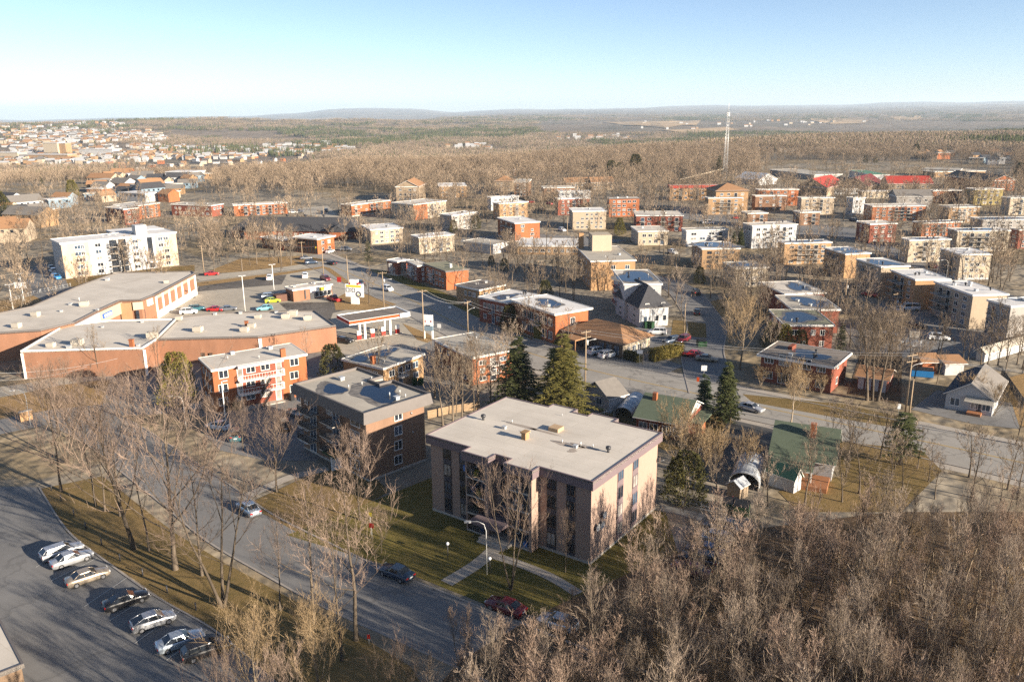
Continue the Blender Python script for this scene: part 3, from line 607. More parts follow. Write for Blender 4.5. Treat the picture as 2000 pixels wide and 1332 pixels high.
class Bld:
    """A building: local x runs along the facade B-C, local y along B-A, z up; B is the corner nearest the camera."""
    def __init__(s, name, label, cat, loc, rz, Wd, Dp, h, short=None, group=None):
        s.root = tag(empty(name, (loc[0], loc[1], loc[2] if len(loc) > 2 else 0), rz), label, cat, group)
        s.W, s.D, s.h, s.rz, s.loc = Wd, Dp, h, rz, loc
        c, n = math.cos(rz), math.sin(rz)
        s.fp = [(loc[0]+x*c-y*n, loc[1]+x*n+y*c) for x, y in ((-1, -1), (Wd+1, -1), (Wd+1, Dp+1), (-1, Dp+1))]
        FOOT.append(s.fp)
        s.dist = math.hypot(loc[0], loc[1])
        if short: ANCH.append((short, loc[0]+(Wd*c-Dp*n)/2, loc[1]+(Wd*n+Dp*c)/2))
    def spot(s, face, u, z, out=0.0):
        if face == 'R': return (u, -out, z)
        if face == 'L': return (-out, u, z)
        if face == 'E': return (s.W+out, u, z)
        return (u, s.D+out, z)
    def part(s, name, me, face, u, z, out=0.0, parent=None):
        return put(name, me, parent or s.root, s.spot(face, u, z, out), FACE[face][0])
    def window(s, face, u, z, w=1.5, h=1.15, frame='frame_white', pane=None, mull=1, near=None, out=0.0):
        pane = pane or random.choice(('glass_dark', 'glass_dark', 'glass_dark', 'glass_blue', 'glass_curtain'))
        if (s.dist < 175) if near is None else near:
            o = s.part('window', window_mesh(w, h, frame, pane, mull, False), face, u, z, out)
            put('pane', pane_mesh(w, h, pane), o)
            return o
        return s.part('window', window_mesh(w, h, frame, pane, mull, True), face, u, z, out)
    def door(s, face, u, z, w=0.95, h=2.05, frame='frame_white', pane='white_paint', out=0.0):
        return s.part('door', window_mesh(w, h, frame, pane, 0, True), face, u, z, out)
    def box(s, name, mat, x0, x1, y0, y1, z0, z1, parent=None):
        mb = MB(); mb.box(x0, x1, y0, y1, z0, z1); return mb.build(name, mat, parent or s.root)
    def walls(s, mat, base=None):
        mb = MB(); mb.box(0, s.W, 0, s.D, 0, s.h); o = mb.build('wall', mat, s.root)
        if base: mb = MB(); mb.box(-0.04, s.W+0.04, -0.04, s.D+0.04, 0, 0.55); mb.build('plinth', base, s.root)
        return o
    def flat(s, mat, edge, over=0.3, band=0.35, rim=0.14, poly=None):
        P = poly or [(-over, -over), (s.W+over, -over), (s.W+over, s.D+over), (-over, s.D+over)]
        mb = MB(); mb.prism(P, s.h-band+0.02, s.h+0.02, True, True, True); mb.k = 0
        mb.k = 1; mb.rim(P, s.h-0.02, s.h+rim*0.75, 0.13)
        mb.m = [1 if (i < len(P)) else q for i, q in enumerate(mb.m)]
        return mb.build('roof', [mat, edge], s.root)
    def gable(s, mat, rise, axis='x', over=0.4, wall='siding_white'):
        W_, D_, h = s.W, s.D, s.h; mb = MB(); t = 0.14
        if axis == 'x':
            k = rise/(D_/2); e = -over*k
            A = [(-over, -over, h+e), (W_+over, -over, h+e), (W_+over, D_/2, h+rise), (-over, D_/2, h+rise)]; B = [(-over, D_/2, h+rise), (W_+over, D_/2, h+rise), (W_+over, D_+over, h+e), (-over, D_+over, h+e)]
            G = [[(0, 0, h), (0, D_/2, h+rise), (0, D_, h)], [(W_, 0, h), (W_, D_, h), (W_, D_/2, h+rise)]]
        else:
            k = rise/(W_/2); e = -over*k
            A = [(-over, D_+over, h+e), (-over, -over, h+e), (W_/2, -over, h+rise), (W_/2, D_+over, h+rise)]; B = [(W_/2, D_+over, h+rise), (W_/2, -over, h+rise), (W_+over, -over, h+e), (W_+over, D_+over, h+e)]
            G = [[(0, 0, h), (W_, 0, h), (W_/2, 0, h+rise)], [(0, D_, h), (W_/2, D_, h+rise), (W_, D_, h)]]
        for q in (A, B):
            mb.face([(p[0], p[1], p[2]+t) for p in q]); mb.face([(p[0], p[1], p[2]) for p in q[::-1]])
            for i in range(4): a, b = q[i], q[(i+1) % 4]; mb.k = 1; mb.face([a, b, (b[0], b[1], b[2]+t), (a[0], a[1], a[2]+t)]); mb.k = 0
        o = mb.build('roof', [mat, 'fascia_white'], s.root)
        for q in G: g = MB(); g.face(q); g.build('gable', wall, s.root)
        return o
    def hip(s, mat, rise, over=0.5, inset=None):
        W_, D_, h = s.W, s.D, s.h; i = inset if inset is not None else min(W_, D_)/2
        mb = MB(); o = over; z = h-0.12
        if W_ >= D_: r1, r2 = (i, D_/2, h+rise), (W_-i, D_/2, h+rise)
        else: r1, r2 = (W_/2, i, h+rise), (W_/2, D_-i, h+rise)
        c = [(-o, -o, z), (W_+o, -o, z), (W_+o, D_+o, z), (-o, D_+o, z)]
        if W_ >= D_: F = [[c[0], c[1], r2, r1], [c[1], c[2], r2], [c[2], c[3], r1, r2], [c[3], c[0], r1]]
        else: F = [[c[0], c[1], r1], [c[1], c[2], r2, r1], [c[2], c[3], r2], [c[3], c[0], r1, r2]]
        for q in F: mb.face(q)
        mb.k = 1
        for k in range(4): a, b = c[k], c[(k+1) % 4]; mb.face([(a[0], a[1], a[2]-0.18), (b[0], b[1], b[2]-0.18), b, a])
        mb.face([(p[0], p[1], z-0.18) for p in c[::-1]])
        return mb.build('roof', [mat, 'fascia_grey'], s.root)
    def vents(s, n, seed, kinds=(0, 0, 1, 2)):
        r = random.Random(seed)
        for i in range(n): put('vent', vent_mesh(r.choice(kinds)), s.root, (r.uniform(0.15, 0.85)*s.W, r.uniform(0.2, 0.8)*s.D, s.h+0.02), r.uniform(0, 3))
    def puddle(s, fx, fy, rx_, ry_, seed):
        mb = MB(); mb.face(blob(fx*s.W, fy*s.D, rx_*1.28, ry_*1.28, s.h+0.026, seed)); mb.build('wet_patch', 'roof_wet', s.root)
        mb = MB(); mb.face(blob(fx*s.W, fy*s.D, rx_, ry_, s.h+0.034, seed)); mb.build('puddle', 'water', s.root)
    def facade(s, face, rows, cols, bal=(), w=1.35, h=1.05, frame='frame_white', z0=1.0, mar=1.2, rail='metal_dark', slab='concrete', mull=1, bd=1.4, stair=False, ztop=0.75):
        L = s.W if face in 'RK' else s.D; fh = (s.h-ztop-0.1)/rows; pit = (L-2*mar)/cols
        w = min(w, pit*0.62); h = min(h, fh*0.5)
        for r in range(rows):
            z = 0.15+fh*r+(fh-h)*0.6
            for c in range(cols):
                u = mar+pit*(c+0.5)
                if c in bal:
                    zz = 0.15+fh*r+0.15
                    s.door(face, u+0.1, zz+0.02, min(1.5, pit*0.5), min(2.0, fh*0.76), frame, random.choice(('glass_dark', 'glass_blue', 'glass_dark', 'glass_curtain')))
                    if zz > 0.6: s.part('balcony', balcony_mesh(round(pit*0.94, 1), bd, rail, slab), face, u, zz)
                elif random.random() > 0.12: s.window(face, u, z, w*random.choice((1, 1, 1, 0.7)), h, frame, mull=mull)

def rect(A, B, C, h, ang=None, D=None, Wd=None, z=0.0):
    b = Vector(on(*B, z+h))
    if ang is not None: ux = Vector((math.cos(rad(ang)), math.sin(rad(ang))))
    elif A and (C is None or abs(C[0]-B[0]) < abs(A[0]-B[0])):
        q = (Vector(on(*A, z+h))-b).normalized(); ux = Vector((q.y, -q.x))
    else: ux = (Vector(on(*C, z+h))-b).normalized()
    uy = Vector((-ux.y, ux.x))
    def along(u, px):                            # length along u whose end appears in column px
        k0 = Vector((b.x, b.y, z+h)); lo, hi = 0.0, 150.0; sg = 1 if px[0] > B[0] else -1
        for _ in range(50):
            m = (lo+hi)/2; q = proj((k0.x+u.x*m, k0.y+u.y*m, k0.z))[0]
            if (q-px[0])*sg < 0: lo = m
            else: hi = m
        return lo
    if Wd is None: Wd = along(ux, C) if C else 12.0
    if D is None: D = along(uy, A) if A else 12.0
    return (b.x, b.y), math.atan2(ux.y, ux.x), Wd, D
def block(name, label, short, A, B, C, yb, wall, roof, R=None, L=None, edge='fascia_white', ang=None, D=None, Wd=None, over=0.3, vents=3, puddle=None, h=None, cat='apartment block', group=None, base=None, lpx=None, rim=0.14, band=0.35, maxd=22.0):
    global _seed
    _seed += 1
    if h is None: h = hgt(lean(B[0], B[1], yb), yb, B[1])
    h = max(2.8, min(16.5, h))
    loc, rz, w, d = rect(A, B, C, h, ang, D, Wd)
    d = min(max(d, 5), maxd) if D is None else d
    s = Bld(name, label, cat, loc, rz, w, d, h, short, group)
    s.walls(wall, base); s.flat(roof, edge, over, band, rim); s.vents(vents, _seed)
    for f, spec in (('R', R), ('L', L)):
        if spec: s.facade(f, *spec[:3], **(spec[3] if len(spec) > 3 else {}))
    for q in puddle or (): s.puddle(*q[:2], q[2]*w*1.15, q[3]*d*1.15, _seed*7+len(q))
    return s
_seed = 100
BLK = {}
# ---------------------------------------------------------------- the apartment blocks and houses of the middle distance
G4 = 'walk-up apartment blocks of the town'
fb = dict(frame='frame_brown')
def T(*a, **k): return block('apartment_block', a[0], a[1], *a[2:], **k)
# far left
T('low orange brick block behind bare trees at the far left', 'low orange brick block', (20, 403), (26, 405), (64, 401), 424, 'brick_orange', 'roof_pale', (2, 5, ()), (2, 2, ()))
T('tan brick block with pale flat roof beside the low orange block', 'tan far left block', (36, 413), (46, 416), (113, 407), 433, 'brick_tan', 'roof_pale', (2, 6, ()), (2, 2, ()))
T('orange brick block of four floors with dark balconies behind the bare wood', 'orange four storey block', (222, 400), (270, 402), (311, 392), 429, 'brick_orange', 'roof_pale', (4, 4, (1,)), (4, 4, ()))
T('lower orange brick wing in front of the four storey orange block', 'orange brick wing', (205, 405), (241, 409), (270, 406), 440, 'brick_red', 'roof_pale', (3, 2, ()), (3, 3, ()))
T('low brown brick block with long grey roof among thin birches', 'brown birch side block', (334, 399), (412, 402), (436, 399), 424, 'brick_red', 'roof_gravel', (2, 3, ()), (2, 8, ()), maxd=30)
T('orange red brick block with recessed balconies and pale roof behind the retirement home', 'red block behind retirement home', (454, 401), (456, 401), (560, 396), 423, 'brick_orange', 'roof_pale', (3, 8, (1, 3, 5)), (3, 2, ()))
T('red brick block with shaded left end and lit balcony front', 'red block with shaded end', (666, 396), (686, 401), (763, 391), 424, 'brick_orange', 'roof_pale', (3, 7, (0, 3, 4)), (3, 2, ()), base='concrete')
b = T('long flat block with orange end and cream front', 'orange and cream block', (765, 395), (807, 400), (871, 392), 431, 'siding_cream', 'roof_pale', None, (4, 4, ()), maxd=24)
b.box('brick_front', 'brick_orange', 0, b.W*0.42, -0.08, 0.02, 0, b.h-0.36); b.facade('R', 4, 8, (4,))
b = block('apartment_house', 'tan gable ended apartment house at the edge of the wood', 'tan gabled house', (769, 362), (773, 365), (818, 364), 384, 'siding_tan', 'roof_gravel', (3, 4, ()), None, D=22, cat='apartment house', h=9, ang=-4)
b.root.children[1].name = 'flat_deck'; b.gable('roof_shingle_brown', 3.4, 'y', 0.6, 'siding_tan')
T('block with pale blue metal roof half hidden by the wood', 'pale blue roofed block', (853, 362), (857, 364), (911, 363), 387, 'brick_tan', 'roof_white', (3, 6, (2, 3)), (3, 2, ()))
T('grey white block with warm lit front beside a cedar', 'grey white block by the cedar', (859, 416), (882, 421), (931, 414), 454, 'siding_grey', 'roof_white', (4, 5, ()), (4, 3, ()))
T('pale cream block just behind the yellow brick one', 'pale cream far block', (953, 384), (959, 386), (1013, 383), 412, 'siding_white', 'roof_white', (3, 5, ()), (3, 2, ()))
T('yellow brick block of four floors with column of balconies', 'yellow four floor block', (963, 395), (975, 398), (1031, 394), 430, 'brick_yellow', 'roof_white', (4, 4, (2,)), (4, 2, ()))
T('orange brick block with grey shaded balcony side and white base', 'orange block with grey side', (972, 431), (1006, 436), (1054, 433), 473, 'brick_orange', 'roof_white', (4, 2, ()), (4, 3, (0, 1)), base='siding_white')
T('orange brick block with rows of white framed windows', 'white windowed orange block', (1186, 386), (1190, 388), (1249, 387), 424, 'brick_orange', 'roof_pale', (4, 5, (), dict(w=2.2)), (4, 2, ()), edge='fascia_grey')
T('brick block with tall narrow windows in front of a white block', 'brick block before white block', (1085, 387), (1090, 389), (1152, 387), 421, 'brick_red', 'roof_white', (4, 5, (2,)), (4, 2, ()))
T('white upper storeys of a block behind the brick one', 'white block behind brick block', (1089, 373), (1092, 375), (1154, 374), 398, 'siding_white', 'roof_white', (3, 6, (3,)), None)
T('beige grey block with small square windows', 'beige grey block', (1112, 411), (1119, 413), (1184, 412), 449, 'siding_beige', 'roof_white', (4, 6, (), dict(w=1.1)), (4, 2, ()))
T('brown brick block half hidden by trees far up the street', 'brown far up street block', (1058, 365), (1062, 367), (1122, 366), 396, 'brick_brown', 'roof_gravel', (3, 6, ()), None)
T('dark red brick block with balcony bays and white roof edge', 'dark red balcony block', (1238, 418), (1243, 421), (1334, 421), 452, 'brick_red', 'roof_pale', (3, 6, (0, 3, 5), dict(bd=1.8)), (3, 2, ()))
T('low cream block with three windows in front of the dark red one', 'low cream block', (1233, 449), (1247, 452), (1305, 451), 480, 'siding_cream', 'roof_pale', (2, 4, (3,)), (2, 2, ()))
T('lilac white two storey block with pink framed windows', 'lilac white block', (1332, 446), (1341, 450), (1422, 448), 482, 'siding_white', 'roof_gravel', (3, 4, (3,), dict(w=2.0)), (3, 2, ()))
T('orange brick block under a blue flooded roof with many pipes', 'flooded roof block', (1352, 473), (1372, 486), (1445, 485), 526, 'brick_tan', 'roof_white', (4, 4, (), fb), (4, 3, ()), puddle=((0.5, 0.55, 0.40, 0.38),), vents=9)
T('white block with blue grey upper storey and corner balconies', 'blue topped white block', (1452, 433), (1470, 441), (1557, 438), 486, 'siding_white', 'roof_pale', (4, 6, (2, 4)), (4, 3, ()))
T('grey brick box of a block with dark side', 'grey brick box', (1447, 411), (1461, 417), (1500, 416), 444, 'brick_brown', 'roof_pale', (3, 2, (1,)), (3, 2, ()))
T('small brown brick block at the corner with balconies', 'small brown corner block', (1550, 408), (1563, 415), (1602, 414), 441, 'brick_brown', 'roof_pale', (3, 2, (1,)), (3, 2, ()))
T('red topped block with yellow lower floors at the street end', 'red and yellow block', (1307, 361), (1309, 363), (1405, 362), 392, 'brick_yellow', 'roof_gravel', (3, 8, (1, 4, 6)), None, edge='roof_red', band=1.6)
T('tan brick block with balconies before the hipped tan roof', 'tan balcony block', (1377, 385), (1384, 387), (1450, 386), 420, 'brick_tan', 'roof_gravel', (4, 4, (1, 2)), (4, 2, ()))
b = block('apartment_house', 'tan brick house with broad hipped brown roof', 'hipped tan house', (1388, 371), (1399, 373), (1462, 372), 418, 'brick_tan', 'roof_gravel', (4, 4, (2,)), None, cat='apartment house', D=16)
b.root.children[1].name = 'flat_deck'; b.hip('roof_shingle_brown', 3.2, 0.8)
T('yellow brick block with dark balcony shadows and a blue pond on its roof', 'yellow block with roof pond', (1520, 467), (1533, 475), (1624, 473), 517, 'brick_yellow', 'roof_white', (4, 5, (1, 2, 3), dict(bd=1.7)), (4, 3, ()), puddle=((0.55, 0.5, 0.28, 0.3),))
T('ochre brick block with flooded roof and shaded balcony flank', 'ochre flooded roof block', (1611, 480), (1652, 496), (1700, 494), 544, 'brick_yellow', 'roof_white', None, (4, 5, (1, 2, 3), dict(bd=1.5)), puddle=((0.5, 0.3, 0.36, 0.2), (0.45, 0.68, 0.34, 0.17)))
T('beige block with bright blue flooded roof', 'beige flooded roof block', (1674, 503), (1722, 521), (1776, 519), 578, 'siding_beige', 'roof_white', None, (4, 5, (1, 3), dict(bd=1.5)), puddle=((0.45, 0.45, 0.30, 0.36),))
T('orange brick block with stacked balconies on its shaded side', 'orange stacked balcony block', (1741, 529), (1789, 546), (1855, 545), 605, 'brick_yellow', 'roof_white', None, (4, 3, (1, 2), dict(bd=1.9, w=1.8)), vents=7)
b = T('large beige block with long balconies and white roof', 'large beige balcony block', (1827, 550), (1901, 576), (1968, 574), 643, 'siding_beige', 'roof_white', None, (4, 4, (2, 3), dict(bd=1.9)), vents=8)
T('grey block cut by the right edge of the picture', 'grey block at right edge', (1931, 581), (1975, 598), (2060, 592), 680, 'siding_grey', 'roof_white', None, (4, 3, (2,)), vents=4)
T('cream block with bare tree before its lit wall', 'cream block with bare tree', (1764, 461), (1777, 469), (1857, 467), 513, 'siding_cream', 'roof_white', (4, 4, (1,)), (4, 3, ()), puddle=((0.45, 0.5, 0.3, 0.28),))
T('wide cream block with balcony shadows and blue roof ponds', 'wide cream block with ponds', (1852, 446), (1871, 451), (1973, 450), 492, 'siding_cream', 'roof_white', (4, 6, (1, 2, 3)), (4, 2, ()), puddle=((0.3, 0.5, 0.16, 0.3), (0.62, 0.5, 0.14, 0.28)))
T('cream block with dark stair side and white base', 'cream block with white base', (1838, 486), (1877, 497), (1937, 496), 547, 'siding_cream', 'roof_white', (4, 4, (), dict(w=1.0)), (4, 4, (1, 2)), base='siding_white')
T('orange block with white striped bays and balconies', 'white striped orange block', (1688, 399), (1705, 403), (1810, 402), 432, 'brick_orange', 'roof_pale', (4, 8, (3, 4, 5)), (4, 3, ()))
T('brown brick block with white balcony column', 'brown block with white balconies', (1834, 401), (1855, 405), (1915, 404), 436, 'brick_tan', 'roof_gravel', (4, 5, (1, 2), dict(rail='white_paint')), (4, 3, ()))
T('olive yellow brick block with pale window bays', 'olive yellow block', (1888, 367), (1905, 370), (1960, 369), 401, 'brick_olive', 'roof_gravel', (4, 4, (), dict(w=1.9)), (4, 2, ()))
T('orange red brick block below the arena', 'orange red block', (1810, 370), (1823, 373), (1880, 372), 397, 'brick_orange', 'roof_pale', (3, 4, ()), (3, 2, ()))
T('cream block with balconies near the right edge', 'cream block near right edge', (1957, 383), (1974, 387), (2018, 386), 421, 'siding_cream', 'roof_gravel', (4, 3, (1,)), (4, 2, ()))
T('white block with shaded left wall behind a parked row', 'white block with shaded wall', (1656, 384), (1667, 387), (1690, 386), 421, 'siding_white', 'roof_gravel', (3, 2, ()), (3, 2, ()))
T('pale block with long window rows beneath the red roofed school', 'long pale block', (1680, 372), (1684, 374), (1782, 372), 388, 'siding_cream', 'roof_white', (2, 9, ()), None)
b = block('apartment_house', 'weathered grey gabled house among the blocks', 'grey gabled house', (1745, 378), (1752, 384), (1822, 384), 410, 'siding_grey', 'roof_gravel', (2, 4, ()), None, cat='house', D=12)
b.root.children[1].name = 'flat_deck'; b.gable('roof_shingle_grey', 3, 'x', 0.5, 'siding_grey')
T('red brown brick block with white window strips', 'white stripped brick block', (1674, 433), (1700, 438), (1752, 436), 476, 'brick_red', 'roof_pale', (4, 3, ()), (4, 2, ()))
T('paired orange block with blue roof pond behind the great bare tree', 'paired orange block', (1784, 430), (1802, 436), (1878, 433), 463, 'brick_orange', 'roof_white', (3, 6, (2, 3)), (3, 2, ()), puddle=((0.4, 0.5, 0.3, 0.3),))
T('long grey cream block with flat roof ponds', 'long grey cream block', (1896, 425), (1920, 430), (2030, 429), 452, 'siding_grey', 'roof_white', (3, 7, ()), (3, 2, ()), puddle=((0.4, 0.5, 0.3, 0.3),))
T('beige block with small shaded balconies beside the school', 'beige block by school', (1558, 384), (1566, 387), (1630, 386), 420, 'siding_beige', 'roof_gravel', (4, 4, (2,)), (4, 2, ()))
T('orange brick block before the grey arena roof', 'orange block before arena', (1478, 369), (1482, 371), (1560, 370), 403, 'brick_orange', 'roof_pale', (4, 5, (1,)), (4, 2, ()))
T('brick block half hidden behind the orange one', 'half hidden brick block', (1470, 381), (1476, 383), (1536, 382), 412, 'brick_brown', 'roof_gravel', (4, 4, ()), None)
T('dark red slab block rising at the right edge', 'dark red edge block', (1985, 446), (1992, 449), (2040, 448), 486, 'brick_red', 'roof_gravel', (4, 3, ()), (4, 2, ()))
T('brown block with balconies beside the hip roofed one far away', 'brown far block', (1000, 354), (1004, 356), (1032, 356), 384, 'brick_brown', 'roof_gravel', (4, 3, (1,)), None)
b = block('apartment_house', 'brown house with tan hipped roof beyond the wood', 'tan hipped far house', (962, 352), (966, 354), (1000, 354), 374, 'siding_tan', 'roof_gravel', (3, 4, ()), None, cat='house', D=14); b.root.children[1].name = 'flat_deck'; b.hip('roof_shingle_brown', 3, 0.6)
T('long low brown block under the far wood', 'long far brown block', (934, 331), (938, 333), (1010, 332), 345, 'brick_brown', 'roof_maroon', (2, 9, ()), None, D=14)
T('second long low brown block under the far wood', 'second long brown block', (1015, 322), (1018, 323), (1088, 322), 334, 'brick_brown', 'roof_maroon', (2, 9, ()), None, D=14)
b = block('apartment_house', 'low house with long tan roof among far bare trees', 'long tan roofed house', (1103, 356), (1106, 358), (1150, 357), 372, 'siding_tan', 'roof_gravel', (2, 6, ()), None, cat='house', D=12); b.root.children[1].name = 'flat_deck'; b.gable('roof_shingle_brown', 3, 'x', 0.5, 'siding_tan')
b = block('apartment_house', 'tan roofed house behind the great round bare trees', 'second tan roofed house', (1152, 355), (1156, 357), (1200, 356), 372, 'siding_tan', 'roof_gravel', (2, 6, ()), None, cat='house', D=12); b.root.children[1].name = 'flat_deck'; b.gable('roof_shingle_brown', 3, 'x', 0.5, 'siding_tan')
# white block of five storeys on the left
b = T('tall white five storey block with pale brick ends and central balconies', 'tall white five storey block', (100, 466), (118, 476), (343, 454), 545, 'siding_white', 'roof_white', None, (5, 3, (), dict(w=1.0)), rim=0.25, maxd=16, vents=5)
for x0, x1 in ((0.0, 0.225), (0.80, 1.0)): b.box('brick_front', 'brick_pale', b.W*x0+0.02, b.W*x1-0.02, -0.07, 0.03, 0, b.h-0.4)
fh = (b.h-0.8)/5
for r in range(5):
    for fx, w in ((0.13, 1.8), (0.17, 1.0), (0.30, 1.7), (0.62, 1.7), (0.85, 1.5), (0.90, 1.5)): b.window('R', b.W*fx, 0.7+fh*r, w, 1.15, near=False, out=0.08)
    for fx in (0.43, 0.51): b.door('R', b.W*fx, 0.35+fh*r, 2.2, 2.0, 'frame_brown', 'glass_dark'); b.part('balcony', balcony_mesh(3.6, 1.4, 'metal_dark'), 'R', b.W*fx, 0.3+fh*r)
b.box('stair_glass', 'glass_dark', b.W*0.73, b.W*0.775, -0.06, 0.05, 0.3, b.h-0.8); b.box('entrance_canopy', 'white_paint', b.W*0.71, b.W*0.80, -2.4, 0, 2.4, 2.7)
b.box('penthouse', 'siding_white', b.W*0.66, b.W*0.76, 2.5, 6.5, b.h, b.h+3.2); b.box('rear_wing', 'siding_white', b.W*0.55, b.W*0.998, b.D, b.D+11, 0, b.h-0.05); b.box('wing_roof', 'roof_white', b.W*0.55-.2, b.W*0.998+.2, b.D+0.3, b.D+11.2, b.h-0.05, b.h+0.1)
# dark roofed retirement home
b = block('retirement_home', 'long low retirement home with dark shingle roof and red brick gables', 'dark roofed retirement home', (446, 446), (452, 449), (693, 451), 462, 'brick_red', 'roof_dark', (1, 22, ()), None, cat='retirement home', D=17, h=3.4, over=0.1)
b.root.children[1].name = 'flat_deck'; b.hip('roof_shingle_dark', 4.6, 0.8, 5)
for fx in (0.2, 0.30, 0.88):
    x = b.W*fx; b.box('gable_wing', 'brick_orange', x-3.4, x+3.4, -4, 1, 0, 3.6); mb = MB()
    for q in ([(x-4, -4.5, 3.4), (x, -4.5, 6.2), (x, 5, 6.2), (x-4, 5, 3.4)], [(x, -4.5, 6.2), (x+4, -4.5, 3.4), (x+4, 5, 3.4), (x, 5, 6.2)], [(x-4, -4.4, 3.4), (x+4, -4.4, 3.4), (x, -4.4, 6.2)]): mb.face(q)
    mb.build('wing_roof', 'roof_shingle_dark', b.root)
for k in range(6): put('vent', vent_mesh(2), b.root, (b.W*(0.1+0.15*k), 9.2, b.h+4.3), 0, (2, 2, 1.6))
# flat shop block on the far side of the crossing
block('shop_block', 'low flat roofed shop at the crossing', 'low flat shop', (511, 463), (552, 469), (575, 466), 490, 'brick_red', 'roof_white', (1, 3, ()), (1, 4, ()), cat='shop', over=0.8)
b = block('shop_block', 'flat roofed shop with dark glazed front and orange brick end', 'glazed shop with orange end', (573, 463), (619, 467), (652, 462), 497, 'brick_orange', 'roof_white', (2, 2, ()), None, cat='shop', over=0.6, maxd=26)
for r in range(2):
    for k in range(8): b.window('L', b.D*(k+0.5)/8, 0.4+r*b.h*0.45, b.D/8-0.5, b.h*0.34, 'frame_brown', 'glass_dark', near=False)
b.box('sign', 'sign_yellow', -0.12, -0.02, b.D*0.06, b.D*0.10, 2.2, 3.0)
# pale blocks left of the brick terraces
T('pale block seen through bare branches beyond the crossing', 'pale block beyond crossing', (706, 445), (724, 449), (786, 445), 478, 'siding_beige', 'roof_white', (3, 5, ()), (3, 2, ()), vents=3)
T('pale beige block with vertical tree shadows', 'beige tree shadow block', (803, 459), (818, 464), (887, 458), 497, 'siding_cream', 'roof_white', (3, 4, (2,)), (3, 2, ()))
block('workshop', 'low grey workshop with white lit end wall', 'grey workshop with white end', (905, 471), (963, 478), (994, 469), 497, 'siding_white', 'roof_gravel', None, None, cat='workshop', maxd=30)
# brick terraces along the boulevard
T('dark red brick terrace end with white roof', 'dark red terrace end', (760, 501), (776, 511), (798, 507), 540, 'brick_red', 'roof_white', (3, 2, (0,)), (3, 3, (1,), dict(rail='white_paint')), base='concrete')
T('middle brick terrace block with white balconies', 'middle brick terrace', (795, 509), (816, 519), (835, 514), 552, 'brick_red', 'roof_pale', (3, 2, ()), (3, 4, (1, 2), dict(rail='white_paint')))
T('brick terrace block with greenish flat roof and orange end wall', 'greenish roofed terrace', (829, 510), (871, 530), (915, 525), 567, 'brick_orange', 'roof_green', None, (3, 6, (3,), dict(rail='white_paint')), edge='fascia_grey')
# low rows on the right side of the boulevard
block('row_house', 'flat tan row house with dark roof beside the boulevard', 'flat tan row house', (891, 550), (936, 566), (985, 556), 592, 'brick_tan', 'roof_dark', (2, 3, ()), (2, 4, ()), cat='row house', h=5.6)
block('row_house', 'brick row house with white roof patched brown', 'patched white roof row', (936, 568), (992, 591), (1052, 576), 625, 'brick_red', 'roof_white', (2, 3, ()), (2, 5, (2,)), cat='row house', h=6.4, puddle=((0.35, 0.5, 0.2, 0.2),))
b = block('row_house', 'orange brick row with white roof and large white framed windows', 'orange row with white roof', (1006, 586), (1085, 612), (1149, 600), 658, 'brick_orange', 'roof_white', None, None, cat='row house', over=0.8, h=7.4, maxd=40, puddle=((0.5, 0.55, 0.22, 0.22),))
for r in range(2):
    for k, w in enumerate((1.5, 2.4, 1.4, 2.4, 1.6)): b.window('L', b.D*(0.12+0.16*k), 1.0+3.1*r, w, 1.7, near=True, mull=2)
    b.window('R', b.W*0.52, 1.0+3.1*r, 1.2, 1.6)
b.part('balcony', balcony_mesh(3.0, 1.3, 'white_paint'), 'L', b.D*0.44, 3.4)
b = block('apartment_block', 'large tan brick block with penthouse and blank lit wall', 'tan block with penthouse', (1137, 480), (1155, 510), (1241, 508), 568, 'brick_yellow', 'roof_gravel', None, (3, 5, ()), vents=4, maxd=34, D=26)
for fx in (0.5, 0.82): b.window('R', b.W*fx, b.h-2.6, 1.2, 1.1)
b.window('R', b.W*0.6, b.h-5.6, 1.2, 1.1)
b.box('penthouse', 'siding_cream', b.W*0.25, b.W*0.72, 17, 24, b.h, b.h+5.0); b.box('chimney', 'brick_yellow', -0.1, 1.4, 22, 23.5, b.h, b.h+5)
block('annexe', 'low flat annexe with white roof beside the tan block', 'low white annexe', (1005, 476), (1010, 480), (1136, 481), 497, 'brick_tan', 'roof_white', (1, 9, ()), None, cat='annexe', D=18)
b = T('white triplex with blue pond on its flat roof and red balconies', 'white triplex with roof pond', (1199, 539), (1220, 555), (1292, 554), 625, 'siding_white', 'roof_pale', (3, 4, ()), (4, 3, (1,), dict(rail='sign_red')), puddle=((0.45, 0.5, 0.36, 0.36),))
b = block('house', 'tall white house with dark hipped roof at the side street', 'white house with dark hip', (1203, 578), (1250, 600), (1306, 596), 640, 'siding_white', 'roof_dark', None, (3, 3, ()), cat='house', maxd=16)
b.root.children[1].name = 'flat_deck'; b.hip('roof_shingle_dark', 4.6, 0.6)
for x, z in ((0.25, 4.6), (0.8, 4.6), (0.2, 1.4), (0.6, 1.4), (0.87, 1.4)): b.window('R', b.W*x, z, 0.9, 1.3, mull=0)
for x in (0.36, 0.45): b.box('pipe', 'metal_grey', b.W*x, b.W*x+0.1, -0.12, -0.02, 1.2, 4.2)
